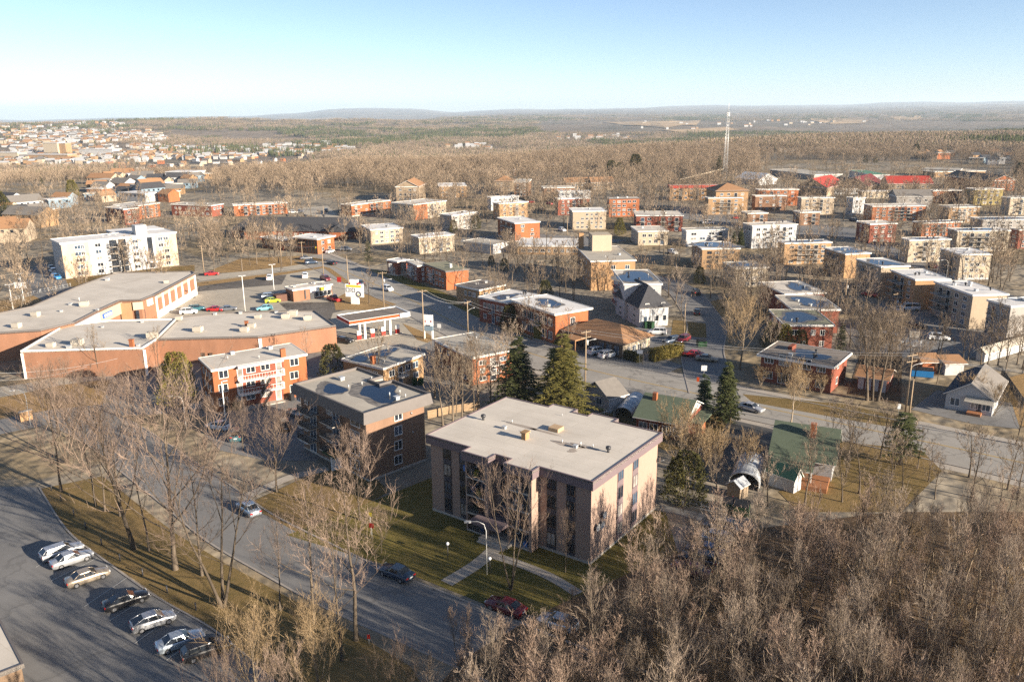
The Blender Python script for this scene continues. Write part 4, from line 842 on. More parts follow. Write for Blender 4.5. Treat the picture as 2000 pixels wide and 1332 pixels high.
# clinic
b = block('clinic', 'single storey clinic with broad brown hipped roof and cream end wall', 'brown roofed clinic', (1106, 643), (1217, 670), (1270, 657), 694, 'siding_cream', 'roof_dark', (1, 4, (), dict(w=1.2)), None, cat='clinic', h=3.6, maxd=34, over=0.1)
b.root.children[1].name = 'flat_deck'; b.hip('roof_shingle_brown', 2.5, 0.9)
b.box('brown_cladding', 'frame_brown', -0.05, 0.02, 0.2, b.D-0.2, 0.1, 3.2)
for k in range(7): b.window('L', b.D*(0.1+0.13*k), 0.7, 1.5, 2.0, 'frame_brown', random.choice(('glass_dark', 'glass_blue')), near=True, out=0.06)
mb = MB(); y = b.D*0.72; mb.box(-4.5, -0.1, y-2.2, y+2.2, 2.9, 3.2)
for q in (-2, 2): mb.box(-4.4, -4.2, y+q-0.1, y+q+0.1, 0, 2.9)
mb.build('porch', 'roof_shingle_brown', b.root)
# stepped flat roofs with ponds
b = block('row_house', 'stepped white flat roof with a small pond', 'stepped white flat roof', (1486, 551), (1533, 574), (1611, 571), 606, 'brick_red', 'roof_pale', (2, 4, ()), None, cat='row house', h=5.8, puddle=((0.65, 0.5, 0.16, 0.3),))
b = block('row_house', 'flat roof with a broad blue pond and pale gravel', 'pale gravel roof with pond', (1541, 577), (1548, 604), (1640, 611), 640, 'brick_red', 'roof_gravel', None, (2, 4, ()), cat='row house', h=5.8, D=15, puddle=((0.58, 0.5, 0.27, 0.30),), ang=-3)
b = block('row_house', 'dark flat roof with the largest blue pond', 'dark roof with largest pond', (1546, 606), (1533, 634), (1628, 641), 680, 'brick_red', 'roof_green', (2, 4, ()), (2, 3, ()), cat='row house', h=5.8, D=14, puddle=((0.45, 0.5, 0.27, 0.34),), ang=-4)
T('pale two storey block behind trees with roof pond', 'pale block behind trees', (1413, 510), (1437, 524), (1500, 522), 562, 'siding_cream', 'roof_gravel', (3, 4, ()), (3, 3, ()), puddle=((0.45, 0.5, 0.3, 0.3),))
# red brick house by the boulevard
b = block('duplex', 'red brick duplex with weathered flat roof and white windows by the main road', 'red brick duplex', (1487, 692), (1625, 715), (1656, 688), 769, 'brick_red', 'roof_dark', None, None, cat='duplex', over=0.7, maxd=40, edge='fascia_white', vents=3, puddle=((0.5, 0.42, 0.20, 0.26),))
for z in (0.9, 4.0):
    for fy, w, h_ in ((0.88, 1.7, 1.3), (0.65, 2.2, 2.0), (0.37, 2.2, 2.2), (0.14, 1.5, 1.3)): b.window('L', b.D*fy, z if z > 2 or h_ < 1.5 else z-0.5, w, min(h_, 1.9), near=True, mull=2)
    b.window('R', b.W*0.4, z, 1.1, 1.2, near=True)
b.box('chimney', 'brick_red', b.W*0.55, b.W*0.8, b.D*0.70, b.D*0.76, b.h, b.h+0.8)
# school and arena on the right
def gabled(name, label, short, B, C, yb, wall, roof, rise, D, ang=None, cat='building', axis='y', R=None):
    b = block(name, label, short, None, B, C, yb, wall, 'roof_gravel', R, None, cat=cat, D=D, ang=ang, vents=0)
    b.root.children[1].name = 'flat_deck'; b.gable(roof, rise, axis, 0.6, wall); return b
gabled('school_wing', 'grey gabled school wing with bright red roof', 'bright red roofed wing', (1556, 364), (1615, 364), 381, 'siding_tan', 'roof_red', 5.0, 34, -38, 'school')
gabled('school_wing', 'grey gabled school wing with maroon roof', 'maroon roofed wing', (1640, 362), (1696, 361), 377, 'siding_tan', 'roof_maroon', 5.2, 34, -38, 'school')
gabled('apartment_block', 'long block with bright red pitched roof and dark balconies', 'long red roofed block', (1736, 359), (1822, 359), 379, 'siding_tan', 'roof_red', 4.0, 15, None, 'apartment block', 'x', (2, 8, (2, 5)))
gabled('apartment_block', 'orange gabled block with near black roof', 'black roofed orange block', (1938, 353), (1984, 352), 374, 'brick_orange', 'roof_shingle_dark', 3.0, 42, 12, 'apartment block', 'y', (3, 5, ()))
block('school_hall', 'long low white school hall', 'long low white hall', (1588, 368), (1592, 370), (1692, 368), 381, 'siding_white', 'roof_white', (1, 10, ()), None, cat='school', D=14)
block('arena', 'white arena with green metal roof', 'white arena with green roof', (1655, 332), (1704, 342), (1737, 336), 358, 'siding_white', 'roof_greenmetal', None, None, cat='arena', maxd=46, edge='fascia_white')
block('warehouse', 'wide flat grey warehouse behind the school', 'wide grey warehouse', (1500, 331), (1590, 342), (1645, 340), 352, 'siding_grey', 'roof_gravel', None, None, cat='warehouse', maxd=60)
block('shop_block', 'low pale commercial row beyond the arena', 'pale commercial row', (1790, 327), (1800, 330), (1876, 332), 343, 'siding_beige', 'roof_gravel', (1, 8, ()), None, cat='shop', D=16)
block('shop_block', 'low tan commercial row beside the dark roofed block', 'tan commercial row', (1822, 333), (1826, 336), (1925, 334), 347, 'brick_tan', 'roof_gravel', (1, 8, ()), None, cat='shop', D=16)
block('warehouse', 'long white factory roof before the wood', 'long white factory roof', (1516, 289), (1520, 291), (1580, 290), 297, 'siding_grey', 'roof_pale', None, None, cat='factory', D=40)
block('warehouse', 'second long factory roof before the wood', 'second long factory roof', (1592, 289), (1596, 291), (1676, 291), 299, 'siding_grey', 'roof_pale', None, None, cat='factory', D=40)
block('warehouse', 'pale flat house front in the clearing of the wood', 'pale clearing building', (1166, 309), (1168, 311), (1216, 311), 319, 'siding_beige', 'roof_pale', (2, 6, ()), None, cat='house', D=14)
b = block('warehouse', 'white tented hall at the foot of the mast', 'white tented hall', (1432, 345), (1436, 348), (1482, 352), 358, 'siding_white', 'roof_gravel', None, None, cat='hall', D=18, vents=0); b.root.children[1].name = 'flat_deck'; b.gable('white_paint', 4, 'x', 0.4, 'siding_white')
# ---------------------------------------------------------------- bare trees
class TM:
    """Collects limbs as tubes (trunk mesh) and thin tapering twigs (crown mesh)."""
    def __init__(s): s.t = MB(); s.c = MB()
def grow(seed, Ht, spread=0.55, trunk=0.22, first=0.28, limbs=11, subs=9, twigs=8, tw=0.020, up=0.55, forks=1, wig=0.10, fine=6, tilt=0.9, crown_r=None, tl=0.55):
    r = random.Random(seed); m = TM(); cr = crown_r or spread*Ht*0.5
    def rv(k): return Vector((r.uniform(-k, k), r.uniform(-k, k), r.uniform(-k, k)))
    def line(p, d, L, n, upk, wk):
        P = [p.copy()]; d = d.normalized()
        for i in range(n):
            d = (d+rv(wk)+Vector((0, 0, upk/n))).normalized(); P.append(P[-1]+d*(L/n))
        return P
    def tri(a, b, w):                            # one thin tapering blade
        d = b-a; s = d.cross(rv(1.0))
        if s.length < 1e-6: return
        s = s.normalized()*w; m.c.face([a-s, a+s, b])
    def twig(p, d, L, w, lev):
        P = line(p, d, L, 2, 0.25, 0.22); s = (P[1]-P[0]).cross(rv(1.0)).normalized()*w
        m.c.face([P[0]-s, P[0]+s, P[1]+s*0.6, P[1]-s*0.6]); m.c.face([P[1]-s*0.6, P[1]+s*0.6, P[2]])
        for k in range(fine):
            t = r.uniform(0.15, 1.0); q = P[0].lerp(P[1], t*2) if t < 0.5 else P[1].lerp(P[2], t*2-1)
            dd = (P[2]-P[0]).normalized()+rv(0.75)+Vector((0, 0, 0.25)); tri(q, q+dd.normalized()*L*r.uniform(0.3, 0.62), w*0.55)
    stems = []
    for k in range(forks):
        a = 2*PI*k/forks+r.uniform(-0.5, 0.5); d0 = Vector((math.cos(a)*0.28, math.sin(a)*0.28, 1)) if forks > 1 else Vector((r.uniform(-.05, .05), r.uniform(-.05, .05), 1))
        P = line(Vector((0, 0, -0.15)), d0, Ht*0.96, 9, 0.5 if forks > 1 else 0.15, wig*0.55); R = [trunk*(1-0.88*(i/9)**0.8)*(0.8 if forks > 1 else 1) for i in range(10)]; R[0] *= 1.25
        m.t.tube(P, R, 7, False); stems.append((P, R))
    for P, R in stems:
        nl = limbs if forks == 1 else max(5, int(limbs*1.3/forks))
        for k in range(nl):
            f = first+(0.95-first)*((k+r.uniform(0, 0.8))/nl); i = min(8, int(f*9)); q = P[i].lerp(P[i+1], f*9-i); a = k*2.4+r.uniform(-0.5, 0.5)
            g = (f-first)/(1-first); L = cr*(1.25*(1-g)**0.75+0.22)*r.uniform(0.75, 1.15)
            d = Vector((math.cos(a), math.sin(a), tilt*(0.55+0.9*g)+r.uniform(-0.1, 0.25))); Q = line(q, d, L*1.15, 5, up, wig); r0_ = max(R[i]*0.40, 0.028)
            m.t.tube(Q, [r0_*(1-0.80*j/5) for j in range(6)], 4, False)
            for s in range(subs):
                t = r.uniform(0.22, 1.0)*5; j = min(4, int(t)); b = Q[j].lerp(Q[j+1], t-j); ax = (Q[5]-Q[0]).normalized()
                d2 = ax*0.75+rv(0.85)+Vector((0, 0, 0.45)); S = line(b, d2, L*r.uniform(0.28, tl), 3, 0.45, 0.16); w2 = max(0.010, r0_*0.30)
                m.c.tube(S, [w2, w2*0.7, w2*0.45, w2*0.2], 3, False)
                for c in range(twigs):
                    u = r.uniform(0.1, 1.0)*3; j2 = min(2, int(u)); e = S[j2].lerp(S[j2+1], u-j2); ax2 = (S[3]-S[0]).normalized()
                    twig(e, ax2*0.8+rv(0.8)+Vector((0, 0, 0.3)), L*r.uniform(0.14, 0.30), tw, 0)
    return m
def variants(key, n, mats, **kw):
    o = []
    for i in range(n):
        k = dict(kw); sd_ = hash_(key)+i*17
        g = grow(sd_, **k); o.append((g.t.mesh('trunk', mats[0]), g.c.mesh('crown', mats[1]), kw['Ht']))
    return o
def hash_(s): return sum(ord(c)*(i+3) for i, c in enumerate(s))
TREES = {
 'maple': variants('maple', 3, ('bark', 'twig_street'), Ht=9.0, spread=0.78, trunk=0.13, first=0.22, limbs=15, subs=8, twigs=6, tw=0.011, up=1.0, wig=0.10, fine=5, tilt=1.15),
 'tall': variants('tall', 3, ('bark', 'twig_street'), Ht=13.0, spread=0.50, trunk=0.15, first=0.34, limbs=13, subs=7, twigs=5, tw=0.012, up=0.8, wig=0.12, fine=5, tilt=1.0),
 'multi': variants('multi', 2, ('bark', 'twig_street'), Ht=11.0, spread=0.6, trunk=0.13, first=0.30, limbs=15, subs=7, twigs=5, tw=0.012, up=0.9, forks=3, wig=0.10, fine=4, tilt=1.0),
 'wood': variants('wood', 6, ('bark_pale', 'twig'), Ht=11.0, spread=0.48, trunk=0.11, first=0.34, limbs=12, subs=8, twigs=5, tw=0.013, up=2.2, wig=0.13, fine=4, tilt=1.7, tl=0.7),
 'woodred': variants('woodred', 3, ('bark', 'twig_red'), Ht=10.0, spread=0.50, trunk=0.11, first=0.24, limbs=14, subs=8, twigs=5, tw=0.015, up=2.2, forks=2, wig=0.12, fine=4, tilt=1.6, tl=0.7),
 'golden': variants('golden', 2, ('bark_pale', 'twig_pale'), Ht=9.5, spread=0.85, trunk=0.16, first=0.16, limbs=20, subs=9, twigs=6, tw=0.013, up=1.3, wig=0.10, fine=5, tilt=1.2),
 'big': variants('big', 3, ('bark', 'twig_grey'), Ht=16.0, spread=0.72, trunk=0.32, first=0.26, limbs=16, subs=9, twigs=7, tw=0.020, up=0.7, wig=0.14, fine=5, tilt=0.8),
 'pale': variants('pale', 2, ('bark_pale', 'twig_pale'), Ht=15.0, spread=0.72, trunk=0.24, first=0.22, limbs=18, subs=9, twigs=8, tw=0.020, up=0.9, wig=0.10, fine=5, tilt=1.0),
 'mid': variants('mid', 5, ('bark', 'twig_grey'), Ht=12.0, spread=0.62, trunk=0.20, first=0.26, limbs=11, subs=6, twigs=5, tw=0.032, up=0.8, wig=0.13, fine=4, tilt=0.95),
 'midred': variants('midred', 3, ('bark', 'twig'), Ht=11.0, spread=0.60, trunk=0.18, first=0.22, limbs=11, subs=6, twigs=5, tw=0.032, up=0.9, wig=0.12, fine=4, tilt=1.0),
 'birch': variants('birch', 2, ('bark_white', 'twig_pale'), Ht=14.0, spread=0.42, trunk=0.16, first=0.30, limbs=11, subs=6, twigs=5, tw=0.028, up=0.9, forks=2, wig=0.12, fine=4, tilt=1.1),
 'shrub': variants('shrub', 3, ('bark_pale', 'twig_pale'), Ht=4.0, spread=1.1, trunk=0.05, first=0.12, limbs=12, subs=6, twigs=5, tw=0.016, up=1.2, forks=4, wig=0.12, fine=4, tilt=1.3),
 'low': variants('low', 5, ('bark', 'twig_far'), Ht=12.0, spread=0.66, trunk=0.20, first=0.22, limbs=9, subs=5, twigs=4, tw=0.06, up=0.8, wig=0.14, fine=2, tilt=0.95),
}
# ---------------------------------------------------------------- evergreens
def spruce(seed, Ht, rad_, mats, whorls=26, nb=9, droop=0.35, bare=0.08, gap=0.12, spray=15, sl=0.34):
    r = random.Random(seed); t = MB(); c = MB()
    P = [(r.uniform(-.04, .04)*i, r.uniform(-.04, .04)*i, Ht*i/6) for i in range(7)]; P[0] = (0, 0, -0.2); t.tube(P, [0.02*Ht*(1-0.93*i/6) for i in range(7)], 7)
    for w in range(whorls):
        f = bare+(1-bare)*(w/whorls)**0.9; z = Ht*f; L0 = rad_*(1-f)**0.8*(0.82+0.3*r.random())+0.14
        for b in range(nb if f < 0.8 else 5):
            if r.random() < gap: continue
            a = 2*PI*(b+r.random()*0.9)/nb+w*1.7; L = L0*r.uniform(0.70, 1.14); dx, dy = math.cos(a), math.sin(a)
            pts = [Vector((dx*L*q, dy*L*q, z+L*(0.20*q-droop*q*q+0.24*droop*max(0, q-.7)*2))) for q in (0, 0.35, 0.7, 1.0)]
            t.tube(pts, [0.03, 0.022, 0.014, 0.006], 3, False)
            for k in range(spray+int(L*4)):
                q = r.uniform(0.12, 1.0); i = 0 if q < 0.35 else (1 if q < 0.7 else 2); lo = (0, 0.35, 0.7)[i]; hi = (0.35, 0.7, 1.0)[i]
                p = pts[i].lerp(pts[i+1], (q-lo)/(hi-lo)); s = r.choice((-1, 1)); sw = sl*(1.15-q*0.55)*r.uniform(0.7, 1.5)
                e = p+Vector((dx*sw*0.7-dy*s*sw, dy*sw*0.7+dx*s*sw, r.uniform(-0.35, 0.06)*sw*1.7)); wv = Vector((dx*0.11, dy*0.11, r.uniform(-0.05, 0.05)))
                c.face([p-wv, p+wv, e+wv*0.4, e-wv*0.25])
    return t.mesh('trunk', mats[0]), c.mesh('crown', mats[1]), Ht
def cedar(seed, Ht, rad_, mats, n=5200, top=0.62, sz=0.26):
    r = random.Random(seed); t = MB(); c = MB(); t.cyl(0, 0, -0.2, Ht*0.8, 0.12, 6, 0.02)
    ph = [r.uniform(0, 6.28) for _ in range(5)]
    for i in range(n):
        f = r.random()**0.8; a = r.uniform(0, 2*PI); k = 1+0.16*math.sin(3*a+ph[0]+f*5)+0.13*math.sin(5*a+ph[1]-f*9)+0.1*math.sin(7*a+f*17+ph[2])
        prof = min(1.0, (f/0.10)**0.5)*(1-max(0, f-0.12)**1.6)**top if f < 0.995 else 0.05
        R = rad_*prof*k*(1-0.30*r.random()**2); z = 0.15+f*(Ht-0.15)
        p = Vector((R*math.cos(a), R*math.sin(a), z)); o = Vector((math.cos(a), math.sin(a), 0.9)).normalized(); s = sz*r.uniform(0.5, 1.3)
        u = o.cross(Vector((r.uniform(-1, 1), r.uniform(-1, 1), r.uniform(-1, 1)))).normalized()*s*0.36; q = p+(o+Vector((r.uniform(-.7, .7), r.uniform(-.7, .7), r.uniform(-.3, .7)))).normalized()*s
        c.face([p-u, p+u, q+u*0.3, q-u*0.3])
    return t.mesh('trunk', mats[0]), c.mesh('crown', mats[1]), Ht
EVER = {
 'spruce': [spruce(5, 16, 5.0, ('bark_dark', 'needles'), 30, 10, 0.36, 0.06, 0.08, 22, 0.5), spruce(6, 16, 5.0, ('bark_dark', 'needles_gold'), 32, 11, 0.42, 0.05, 0.06, 24, 0.5)],
 'fir': [spruce(7, 10, 3.0, ('bark_dark', 'needles_blue'), 20, 9, 0.25, 0.12, 0.16, 20, 0.42), spruce(8, 11, 3.0, ('bark_dark', 'needles'), 28, 10, 0.22, 0.08, 0.05, 22, 0.42)],
 'pine': [spruce(9, 7, 4.2, ('bark', 'needles_gold'), 11, 9, 0.05, 0.34, 0.42, 28, 0.55), spruce(12, 14, 3.6, ('bark', 'needles'), 16, 8, 0.12, 0.2, 0.3, 18, 0.5)],
 'cedar': [cedar(3, 9.5, 3.0, ('bark', 'cedar')), cedar(4, 8, 2.7, ('bark', 'cedar_dark'), 4200)],
 'round': [cedar(14, 5, 2.0, ('bark', 'hedge_leaf'), 2600, 0.5, 0.22)],
}
TREE_LIST = []                                  # (root, kind words, world x, y, fixed label)
def plant(meshes, x, y, z, h, words, name='bare_tree', cat='tree', label=None, group=None, wide=1.0, rz=None, leanv=(0, 0)):
    tm, cm, H0 = meshes; k = h/H0
    o = empty(name, (x, y, z), random.uniform(0, 6.28) if rz is None else rz); o.scale = (k*wide, k*wide, k)
    if leanv != (0, 0): o.rotation_euler = (leanv[0], leanv[1], o.rotation_euler[2])
    o['category'] = cat
    if group: o['group'] = group
    put('trunk', tm, o); put('crown', cm, o)
    TREE_LIST.append((o, words, x, y, label)); return o
def tree_px(kind, px, py, ytop=None, h=None, words='bare tree', label=None, i=None, **k):
    lib = TREES.get(kind) or EVER[kind]; m = random.choice(lib) if i is None else lib[i]
    x, y, z = at(px, py)
    if h is None: h = hgt(px, py, ytop)
    return plant(m, x, y, z, h, words, label=label, **k)
def clear(x, y, pad=0.0):
    p = (x, y)
    for f in FOOT:
        if abs(f[0][0]-x) < 70 and abs(f[0][1]-y) < 70 and inpoly(p, f): return False
    for f in PAVED:
        if inpoly(p, f): return False
    return True
# ---------------------------------------------------------------- buildings of the foreground
def local(b, P):                                 # world points in a building's own axes
    c, s = math.cos(b.rz), math.sin(b.rz); o = []
    for x, y in P: dx, dy = x-b.loc[0], y-b.loc[1]; o.append((dx*c+dy*s, -dx*s+dy*c))
    return o
def usolve(b, face, px, z, out=0.0):             # position along a facade whose point at height z appears in column px
    lo, hi = 0.0, (b.W if face == 'R' else b.D)
    def col(u):
        x, y, _ = b.spot(face, u, z, out); c, s = math.cos(b.rz), math.sin(b.rz)
        return proj((b.loc[0]+x*c-y*s, b.loc[1]+x*s+y*c, z))[0]
    sg = 1 if col(hi) > col(lo) else -1
    for _ in range(40):
        m = (lo+hi)/2
        if (col(m)-px)*sg < 0: lo = m
        else: hi = m
    return lo
# --- mauve block
h = 10.9; loc, rz, w, d = rect((830.8, 849.8), (1158.4, 942.4), (1294.7, 847.5), h)
b = Bld('apartment_block', 'four storey mauve and peach apartment block with wide pale flat roof', 'apartment block', loc, rz, w, d, h, 'mauve block with pale roof')
MAUVE = b; ins = 0.45; wt = h-1.1
PXR = [(1158.4, 942.4), (1294.7, 847.5), (1195.6, 826.1), (1209, 818.9), (1156.6, 806.9), (1145.3, 813.3), (1115.3, 807.6), (1129.6, 799.8), (1080, 789.6), (1068, 795.6), (987.9, 776.1), (830.8, 849.8), (913.8, 874.4), (901, 882), (952.9, 896.6), (967.9, 889.1), (995.7, 896.3), (983.7, 904.9), (1038.5, 921.4), (1053.5, 913.9)]
P = local(b, [on(x, y, h) for x, y in PXR])
def snap(p): return p
P[0] = (0, 0); P[1] = (w, 0); P[11] = (0, d); P[10] = (w, d)
for i in (12, 15, 16, 19): P[i] = (0.0, P[i][1])
for i, j in ((13, 14), (17, 18)): x = (P[i][0]+P[j][0])/2; P[i] = (x, P[i][1]); P[j] = (x, P[j][1])
for i, j in ((12, 13), (14, 15), (16, 17), (18, 19)): y = (P[i][1]+P[j][1])/2; P[i] = (P[i][0], y); P[j] = (P[j][0], y)
for i in (2, 5, 6, 9): P[i] = (w, P[i][1])
for i, j in ((3, 4), (7, 8)): x = (P[i][0]+P[j][0])/2; P[i] = (x, P[i][1]); P[j] = (x, P[j][1])
for i, j in ((2, 3), (4, 5), (6, 7), (8, 9)): y = (P[i][1]+P[j][1])/2; P[i] = (P[i][0], y); P[j] = (P[j][0], y)
mb = MB(); mb.prism(P, h-0.25, h, True, True, True); mb.build('roof', 'roof_pale', b.root)
mb = MB(); mb.rim(P, wt, h+0.10, 0.22); mb.build('fascia', 'fascia_mauve', b.root)
b.box('wall', 'stucco_peach', ins, w-ins, ins, d-ins, 0.35, h-0.26); b.box('plinth', 'concrete', ins-0.06, w-ins+0.06, ins-0.06, d-ins+0.06, 0, 0.36)
fl = wt/4
def strip(face, p0, p1, mat, z=4.0, pane=True, wf=0.62):
    o = -ins; u0, u1 = sorted((usolve(b, face, p0, z, o), usolve(b, face, p1, z, o))); t = 0.05
    if face == 'L': b.box('window_strip', mat, ins-t, ins+0.05, u0, u1, 0.4, wt)
    else: b.box('window_strip', mat, u0, u1, ins-t, ins+0.05, 0.4, wt)
    for f in range(4): b.window(face, (u0+u1)/2, 0.55+f*fl+fl*0.18, (u1-u0)*0.80, fl*wf, 'frame_brown' if face == 'L' else 'fascia_mauve', random.choice(('glass_dark', 'glass_blue', 'glass_dark', 'glass_curtain')), 1, True, out=-ins+t+0.01)
for p0, p1 in ((868, 883), (899, 913), (979, 992), (1068, 1086), (1106, 1123)): strip('L', p0, p1, 'panel_dark')
for p0, p1 in ((1204, 1215.5), (1233.5, 1244)): strip('R', p0, p1, 'fascia_mauve')
for (ia, ib, pa, pb) in ((13, 14, 950, 980), (17, 18, 1041, 1047)):
    xo = P[ia][0]+ins*0.6; y1 = P[ia][1]-ins*0.7; y0 = P[ib][1]+ins*0.7
    ys = sorted((usolve(b, 'L', pa, 5, -xo), usolve(b, 'L', pb, 5, -xo))); ys = [max(ys[0], y0), min(max(ys[1], y0+0.5), y1)]
    b.box('bay_wall', 'stucco_peach', xo, ins, y0, max(ys[1], y0+0.4) if pa < 1000 else y0+0.45, 0, h-0.26)
    b.box('bay_wall', 'stucco_peach', xo+0.05, ins, y1-0.22, y1, 0, h-0.26)
    yb0 = ys[1] if pa < 1000 else y0+0.45
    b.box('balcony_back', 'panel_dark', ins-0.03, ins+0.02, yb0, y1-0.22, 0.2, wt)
    for f in range(4):
        z = 0.3+f*fl
        mb = MB(); mb.box(xo-0.05, ins, yb0, y1-0.2, z-0.18, z); mb.build('balcony_floor', 'concrete', b.root)
        if f or pa < 1000:
            mb = MB(); mb.box(xo-0.03, xo+0.02, yb0, y1-0.2, z+0.95, z+1.02)
            for k in range(26): y = yb0+(y1-0.2-yb0)*k/26; mb.box(xo-0.02, xo+0.01, y, y+0.035, z, z+0.96)
            mb.build('railing', 'metal_dark', b.root)
        yc = (yb0+y1)/2
        b.part('patio_door', window_mesh(1.7, 2.0, 'frame_brown', 'glass_blue', 1, True), 'L', yc-0.4, z+0.02, -ins+0.05); b.part('window', window_mesh(0.9, 1.2, 'frame_white', 'glass_dark', 0, True), 'L', yc+1.4, z+0.7, -ins+0.05)
        for k in range(3 if f else 1): mb = MB(); x = xo+0.35+0.3*k; y = yb0+0.5+k*1.1+0.3*f; mb.box(x, x+0.45, y, y+0.55, z, z+0.55+0.2*((k+f) % 2)); mb.build('balcony_clutter', random.choice(('clutter_blue', 'wood_deck', 'white_paint', 'bin_green', 'sign_yellow')), b.root)
y0 = P[15][1]; y1 = P[16][1]
b.box('entrance_roof', 'fascia_mauve', -3.4, ins, P[16][1]-0.6, P[15][1]+1.8, fl+0.15, fl+0.5); b.box('entrance_door', 'glass_dark', ins-0.1, ins, (y0+y1)/2-1.0, (y0+y1)/2+1.0, 0.4, 2.6)
b.box('entrance_step', 'concrete', -2.4, ins, (y0+y1)/2-2.2, (y0+y1)/2+2.2, 0, 0.38); b.box('entrance_step', 'concrete', -3.0, -2.4, (y0+y1)/2-2.0, (y0+y1)/2+2.0, 0, 0.19)
def dish(parent, p, rz_):
    mb = MB(); n = 14; b0 = len(mb.v)
    for k in range(n): a = 2*PI*k/n; mb.v.append((0.46*math.cos(a), -0.42, 0.46*math.sin(a)+0.25))
    for k in range(n): a = 2*PI*k/n; mb.v.append((0.26*math.cos(a), -0.29, 0.26*math.sin(a)+0.25))
    mb.v.append((0, -0.25, 0.25))
    for k in range(n): k2 = (k+1) % n; mb.f += [(b0+k, b0+k2, b0+n+k2, b0+n+k), (b0+n+k, b0+n+k2, b0+2*n)]; mb.m += [0, 0]; mb.sm += [True, True]
    mb.tube([(0, 0, 0), (0, -0.26, 0.22)], 0.03, 5); mb.tube([(0, -0.3, 0.0), (0, -0.85, 0.15)], 0.02, 4); mb.box(-0.05, 0.05, -0.92, -0.82, 0.1, 0.22)
    return put('satellite_dish', cached('dish', lambda: mb.mesh('satellite_dish', 'metal_grey')), parent, p, rz_)
for px, z in ((1163, 4.6), (1172, 4.5), (1176, 5.6)): dish(b.root, b.spot('R', usolve(b, 'R', px, z, -ins), z-0.3, -ins), 0)
dish(b.root, b.spot('R', w-ins, 7.0, -ins), 0.5)
for (px, py, kd, s) in ((944, 820, 2, 1.0), (1188, 883, 2, 1.0), (985, 837, 1, 0.7), (1000, 826, 0, 0.8), (1035, 846, 0, 0.8), (1098, 865, 0, 0.8), (1124, 874, 1, 0.7), (1134, 871, 0, 1.0), (1158, 873, 0, 0.7), (1098, 812, 0, 0.5)):
    x, y = local(b, [on(px, py, h)])[0]; put('vent', vent_mesh(kd), b.root, (x, y, h), 0, (s, s, s))
x, y = local(b, [on(1026, 857, h)])[0]; put('chimney', vent_mesh(4), b.root, (x, y, h), 0, (1, 1, 0.62)).data = (lambda: (lambda q: (q.box(-0.45, 0.45, -0.32, 0.32, 0, 1.45), q.box(-0.58, 0.58, -0.45, 0.45, 1.45, 1.7), q.mesh('chimney', 'brick_tan'))[-1])(MB()))()
x, y = local(b, [on(1086, 840, h)])[0]; b.box('roof_hatch', 'wood_fence', x-0.75, x+0.75, y-0.75, y+0.75, h, h+0.5)
for px, py, rx_, ry_, sd_ in ((1020, 832, 4.2, 0.35, 3), (1062, 843, 3.6, 0.25, 4), (1108, 868, 0.7, 2.6, 5), (1140, 872, 0.5, 2.2, 6), (1118, 880, 0.6, 0.8, 8)):
    x, y = local(b, [on(px, py, h)])[0]; mb = MB(); mb.face(blob(x, y, min(rx_, ry_)*0.9, max(rx_, ry_)*0.8, h+0.012, sd_)); mb.build('stain', 'roof_stain', b.root)

# --- brown brick block with mansard fascia
h = 10.6; loc, rz, w, d = rect((572, 753), (710.5, 812), (841, 779), h)
b = Bld('apartment_block', 'four storey brown brick apartment block with dark fascia and two ponds on its roof', 'apartment block', loc, rz, w, d, h, 'brown brick block with roof ponds'); BROWN = b
ins = 0.75; wt = h-1.25
b.box('wall', 'brick_block', ins, w-ins, ins, d-ins, 0.3, h-0.3); b.box('plinth', 'concrete', ins-0.05, w-ins+0.05, ins-0.05, d-ins+0.05, 0, 0.32)
nt_ = [(0.1, 0.1), (w-0.1, 0.1), (w-0.1, d*0.50), (w-2.6, d*0.50), (w-2.6, d*0.62), (w-0.1, d*0.62), (w-0.1, d-0.1), (0.1, d-0.1)]
mb = MB(); mb.prism(nt_, h-0.3, h-0.02, True, True, True); mb.build('roof', 'roof_gravel', b.root)
mb = MB(); n = len(nt_)
O = [(0, 0), (w, 0), (w, d*0.49), (w-2.5, d*0.49), (w-2.5, d*0.63), (w, d*0.63), (w, d), (0, d)]; cx, cy_ = w/2, d/2
lo = [(x+(-0.25 if x < cx else 0.25), y+(-0.25 if y < cy_ else 0.25), wt-0.05) for x, y in O]
for i in range(n):
    j = (i+1) % n; mb.face([lo[i], lo[j], (O[j][0], O[j][1], h+0.35), (O[i][0], O[i][1], h+0.35)])
mb.build('fascia', 'fascia_grey', b.root)
mb = MB(); mb.rim(O, wt-0.05, h+0.36, 0.30); mb.build('parapet', 'fascia_grey', b.root)
mb = MB(); mb.rim(O, wt-0.2, wt-0.06, 0.8); mb.build('soffit', 'fascia_grey', b.root)
for fx, fy, rx_, ry_, sd_ in ((0.30, 0.68, 1.35, 3.0, 21), (0.62, 0.34, 3.0, 4.0, 22)):
    mb = MB(); mb.face(blob(w*fx-0.3, d*fy+0.6, rx_*1.35, ry_*1.4, h-0.012, sd_)); mb.build('wet_patch', 'roof_wet', b.root)
    mb = MB(); mb.face(blob(w*fx, d*fy, rx_, ry_, h-0.004, sd_)); mb.build('puddle', 'water', b.root)
for px, py, kd in ((667, 742, 1), (707, 752, 0), (761, 773, 0), (775, 780, 1), (781, 768, 0), (792, 776, 0), (726, 742, 0), (681, 758, 0)):
    x, y = local(b, [on(px, py, h)])[0]; put('vent', vent_mesh(kd), b.root, (x, y, h-0.02))
fl = (wt-0.2)/4
